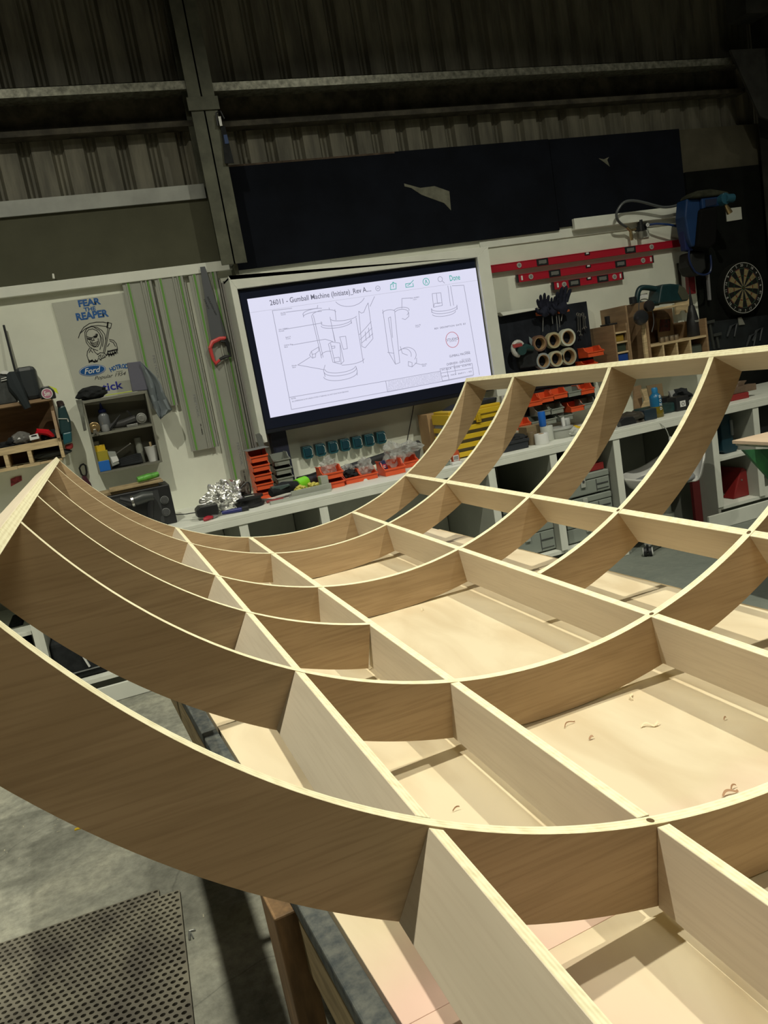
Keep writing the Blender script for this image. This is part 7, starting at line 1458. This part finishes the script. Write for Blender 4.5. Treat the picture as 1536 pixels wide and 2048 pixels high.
# teal case, red boxes, black speaker on the right
(a, c), (d_, e) = P(*zi(1150, 450), 4.85), P(*zi(1310, 790), 4.85); zsf = .155 + (BT - .2) / 3 * 1 + .011
zsh = .155 + (BT - .2) / 2 + .0105
tc_ = thing('teal_case', 'tall dark teal carrying case standing in the shelved bay', 'case', ((a + d_) / 2, 4.85, zsh)); zt_ = c
b = B(); b.prism([(a, zsh + .02), (a + .03, zsh), (d_ - .02, zsh), (d_, zsh + .03), (d_ - .04, zsh + .10), (d_ - .05, zt_ - .03), (d_ - .08, zt_), (a + .02, zt_), (a, zt_ - .03)], 4.86, 5.1); part('case_body', b, mat('case_teal', (.008, .04, .06), .45), tc_, bevel=.008)
b = B(); xx = (a + d_) / 2 + .0; b.box(xx + .01, xx + .03, 4.845, 4.86, (zsh + zt_) / 2 - .02, (zsh + zt_) / 2 + .10); part('latch', b, midg, tc_, bevel=.003)
(a, c), (d_, e) = P(*zi(1265, 900), 4.82), P(*zi(1450, 1090), 4.82); zt_ = P(*zi(1400, 870), 4.82)[1]; a = max(a, 4.32); d_ = min(d_, 4.66)
rb4 = thing('red_metal_box', 'tapered red metal box standing on the bottom of the shelved bay', 'box', ((a + d_) / 2, 4.82, .156))
b = B(); b.prism([(a - .02, .156), (d_, .156), (d_ - .01, zt_ - .02), (d_ - .035, zt_), (a + .09, zt_ - .0), (a + .07, zt_ - .03)], 4.84, 5.15); part('box_body', b, mat('box_red', (.22, .015, .015), .45), rb4, bevel=.006)
b = B(); b.cyl((a + .075, 4.835, zt_ - .09), (a + .075, 4.842, zt_ - .09), .007, n=12); part('rivet', b, steel, rb4)
b = B(); (a, c), (d_, e) = P(*zi(1062, 620), 5.0), P(*zi(1110, 850), 5.0); b.box(4.17, 4.24, 4.9, 4.93, .002, .74); one('red_board', 'dark red board leaning behind the white chair in the knee space', 'board', b, mat('board_dark_red', (.12, .012, .012), .7), (4.2, 4.9, 0))
b = B(); (a, c) = P(1515, 820, 4.86); b.box(a, a + .5, 4.84, 5.2, zsh, c + .03); one('black_speaker', 'black speaker box under the bench at the right picture edge', 'speaker', b, black, (a, 4.84, zsh), bevel=.006)
X_ = 4.42; b = B()
for k in range(7): b.tube([(X_ - .12 + k * .02, 4.86 + k * .02, .165 + k * .004), (X_ - .02 + k * .02, 4.9 + k * .02, .172), (X_ + .03 + k * .02, 4.95, .168 + .006 * k)], .009, 6)
one('tangled_offcuts', 'pile of pale offcuts and cables on the bottom of the bay behind the chair', 'offcuts', b, mat('offcut_mix', (.20, .19, .15), .7, var=.5, scale=30), (X_, 4.9, .156))

# ================================================================ WHITE SWIVEL CHAIR
sx, sy = Pz(1297, 1112, .0); hx, hy = Pz(1368, 1075, 0.0); dd = math.hypot(hx - sx, hy - sy); cxh, cyh = sx + (hx - sx) / dd * .31, sy + (hy - sy) / dd * .31
of = thing('swivel_chair', 'white moulded swivel chair on castors in front of the bench', 'chair', (cxh, cyh, 0))
wm = mat('chair_white', (.60, .60, .58), .35)
hs_ = .47
b = B(); vv = {}
NU, NV = 12, 20
for i in range(NU + 1):
    for j in range(NV + 1):
        u = i / NU; a = math.radians(-60 + 300 * j / NV); R_ = .27 - .05 * (1 - u) ** 2
        back = max(0, math.cos(a - math.radians(0)))
        r = .05 + (R_ - .05) * min(1, u * 1.9); z = hs_ + max(0, u - .5) * (.16 + .34 * max(0, math.cos(a)) ** 1.5) - .02 * (1 - u)
        r += max(0, u - .5) * .08
        vv[i, j] = b.bm.verts.new((cxh + r * math.cos(a), cyh + r * math.sin(a) * .95, z))
for i in range(NU):
    for j in range(NV): b._f([vv[i, j], vv[i, j + 1], vv[i + 1, j + 1], vv[i + 1, j]])
o = part('seat_shell', b, wm, of, smooth=True); md = o.modifiers.new('s', 'SOLIDIFY'); md.thickness = .018; md.offset = -1; md2 = o.modifiers.new('ss', 'SUBSURF'); md2.levels = 1; md2.render_levels = 1
b = B(); b.blob((cxh, cyh, hs_ + .02), (.22, .21, .045), 3, .05, 2, 1); part('cushion', b, mat('cushion_grey', (.24, .25, .26), .8), of, smooth=True)
b = B(); b.cyl((cxh, cyh, .12), (cxh, cyh, hs_ - .03), .028, n=16); b.cyl((cxh, cyh, .10), (cxh, cyh, .24), .045, n=16); b.cyl((cxh, cyh, hs_ - .05), (cxh, cyh, hs_ - .02), .12, n=16); part('gas_column', b, lightg, of, bevel=.002)
a0 = math.atan2(sy - cyh, sx - cxh); rr_ = min(.34, math.hypot(sx - cxh, sy - cyh))
for k in range(5):
    a = a0 + 2 * PI * k / 5; ex, ey = cxh + .31 * math.cos(a), cyh + .31 * math.sin(a)
    b = B(); b.tube([(cxh + .03 * math.cos(a), cyh + .03 * math.sin(a), .14), (cxh + .18 * math.cos(a), cyh + .18 * math.sin(a), .115), (ex, ey, .085)], [.034, .028, .022], 8); lg = part('leg', b, wm, of, smooth=True)
    b = B(); t_ = Vector((-math.sin(a + .5), math.cos(a + .5), 0)); c_ = Vector((ex, ey, .034))
    b.cyl(c_ - t_ * .028, c_ - t_ * .006, .033, n=20); b.cyl(c_ + t_ * .006, c_ + t_ * .028, .033, n=20); b.cyl(c_ - t_ * .03, c_ + t_ * .03, .012, n=10); b.cyl((ex, ey, .04), (ex, ey, .085), .009, n=8); cs = part('castor', b, black, lg, bevel=.002)
    b = B()
    for sg_ in (-1, 1): b.tube([tuple(c_ + t_ * .0285 * sg_ + Vector((t_.y, -t_.x, 0)) * (.025 * math.cos(w_)) + Vector((0, 0, .025 * math.sin(w_)))) for w_ in [2 * PI * i / 18 for i in range(18)]], .005, 6, True)
    part('castor_ring', b, whitep, lg)
for k in range(5): pass
b = B(); b.prism([(cxh - .10, hs_ + .03), (cxh + .13, hs_ + .06), (cxh + .14, hs_ + .20), (cxh - .06, hs_ + .17)], cyh - .10, cyh - .06)
jk = one('black_garment', 'black folded garment with white letters lying in the white chair', 'garment', b, blackm, (cxh, cyh - .1, hs_ + .05), bevel=.012)
textm('NY', whitep, jk, cxh + .05, hs_ + .115, cyh - .1005, w=.10, h=.05, rot=.2, bold=.03)

# ================================================================ GREEN STAND WITH A PLYWOOD SHEET AT THE RIGHT EDGE
YZ = 3.45
(gx, gzp) = P(1464, 881, YZ)
gs = thing('green_stand', 'green painted timber stand under a sheet corner at the right picture edge', 'stand', (gx + .5, YZ, 0))
gp = mat('green_paint', (.04, .20, .06), .5, col2=(.025, .10, .05), scale=6)
z_u = gzp - .018; f1 = Pz(1640, 889, gzp)
def outline(grow): return [(gx + grow, YZ - grow * .1), (f1[0], f1[1] + grow * .7), (gx + 1.75, f1[1] + grow * .7), (gx + 1.75, YZ - grow * .1)]
def slab(z0, z1, grow):
    b = B(); o_ = outline(grow); lo = [b.bm.verts.new((x, y, z0)) for x, y in o_]; hi = [b.bm.verts.new((x, y, z1)) for x, y in o_]; b._f(lo[::-1]); b._f(hi)
    for i in range(4): b._f([lo[i], lo[(i + 1) % 4], hi[(i + 1) % 4], hi[i]])
    return b
b = slab(z_u - .014, z_u - .0005, .02); part('worn_top_board', b, mat('worn_green', (.16, .24, .17), .6, col2=(.45, .46, .38), scale=14), gs)
one('plywood_board', 'pinkish plywood sheet lying on the green stand, right picture edge', 'plywood sheet', slab(z_u, gzp, 0), mat('ply_pinkish', (.72, .55, .40), .5, var=.08, scale=4), (gx, YZ, z_u), bevel=.001)
Yp_ = YZ - .16
pl = pp(Yp_, [(1487, 893), (1640, 893), (1760, 1230), (1700, 1180), (1536, 953)]); zt_ = z_u - .0145
pl = [(x, min(z, zt_)) for x, z in pl]
b = B(); b.prism([pl[0], pl[1], (pl[1][0] + .55, zt_), (pl[1][0] + .55, pl[2][1]), pl[3], pl[4]], Yp_ - .0, Yp_ + .02); part('side_panel', b, gp, gs)
for xx in (pl[1][0] + .1, gx + 1.6):
    b = B(); b.box(xx, xx + .07, Yp_ + .021, Yp_ + .09, 0, zt_); part('leg', b, gp, gs, bevel=.003)

# tidy the authoring helper property
for o in bpy.data.objects:
    if '_o' in o: del o['_o']
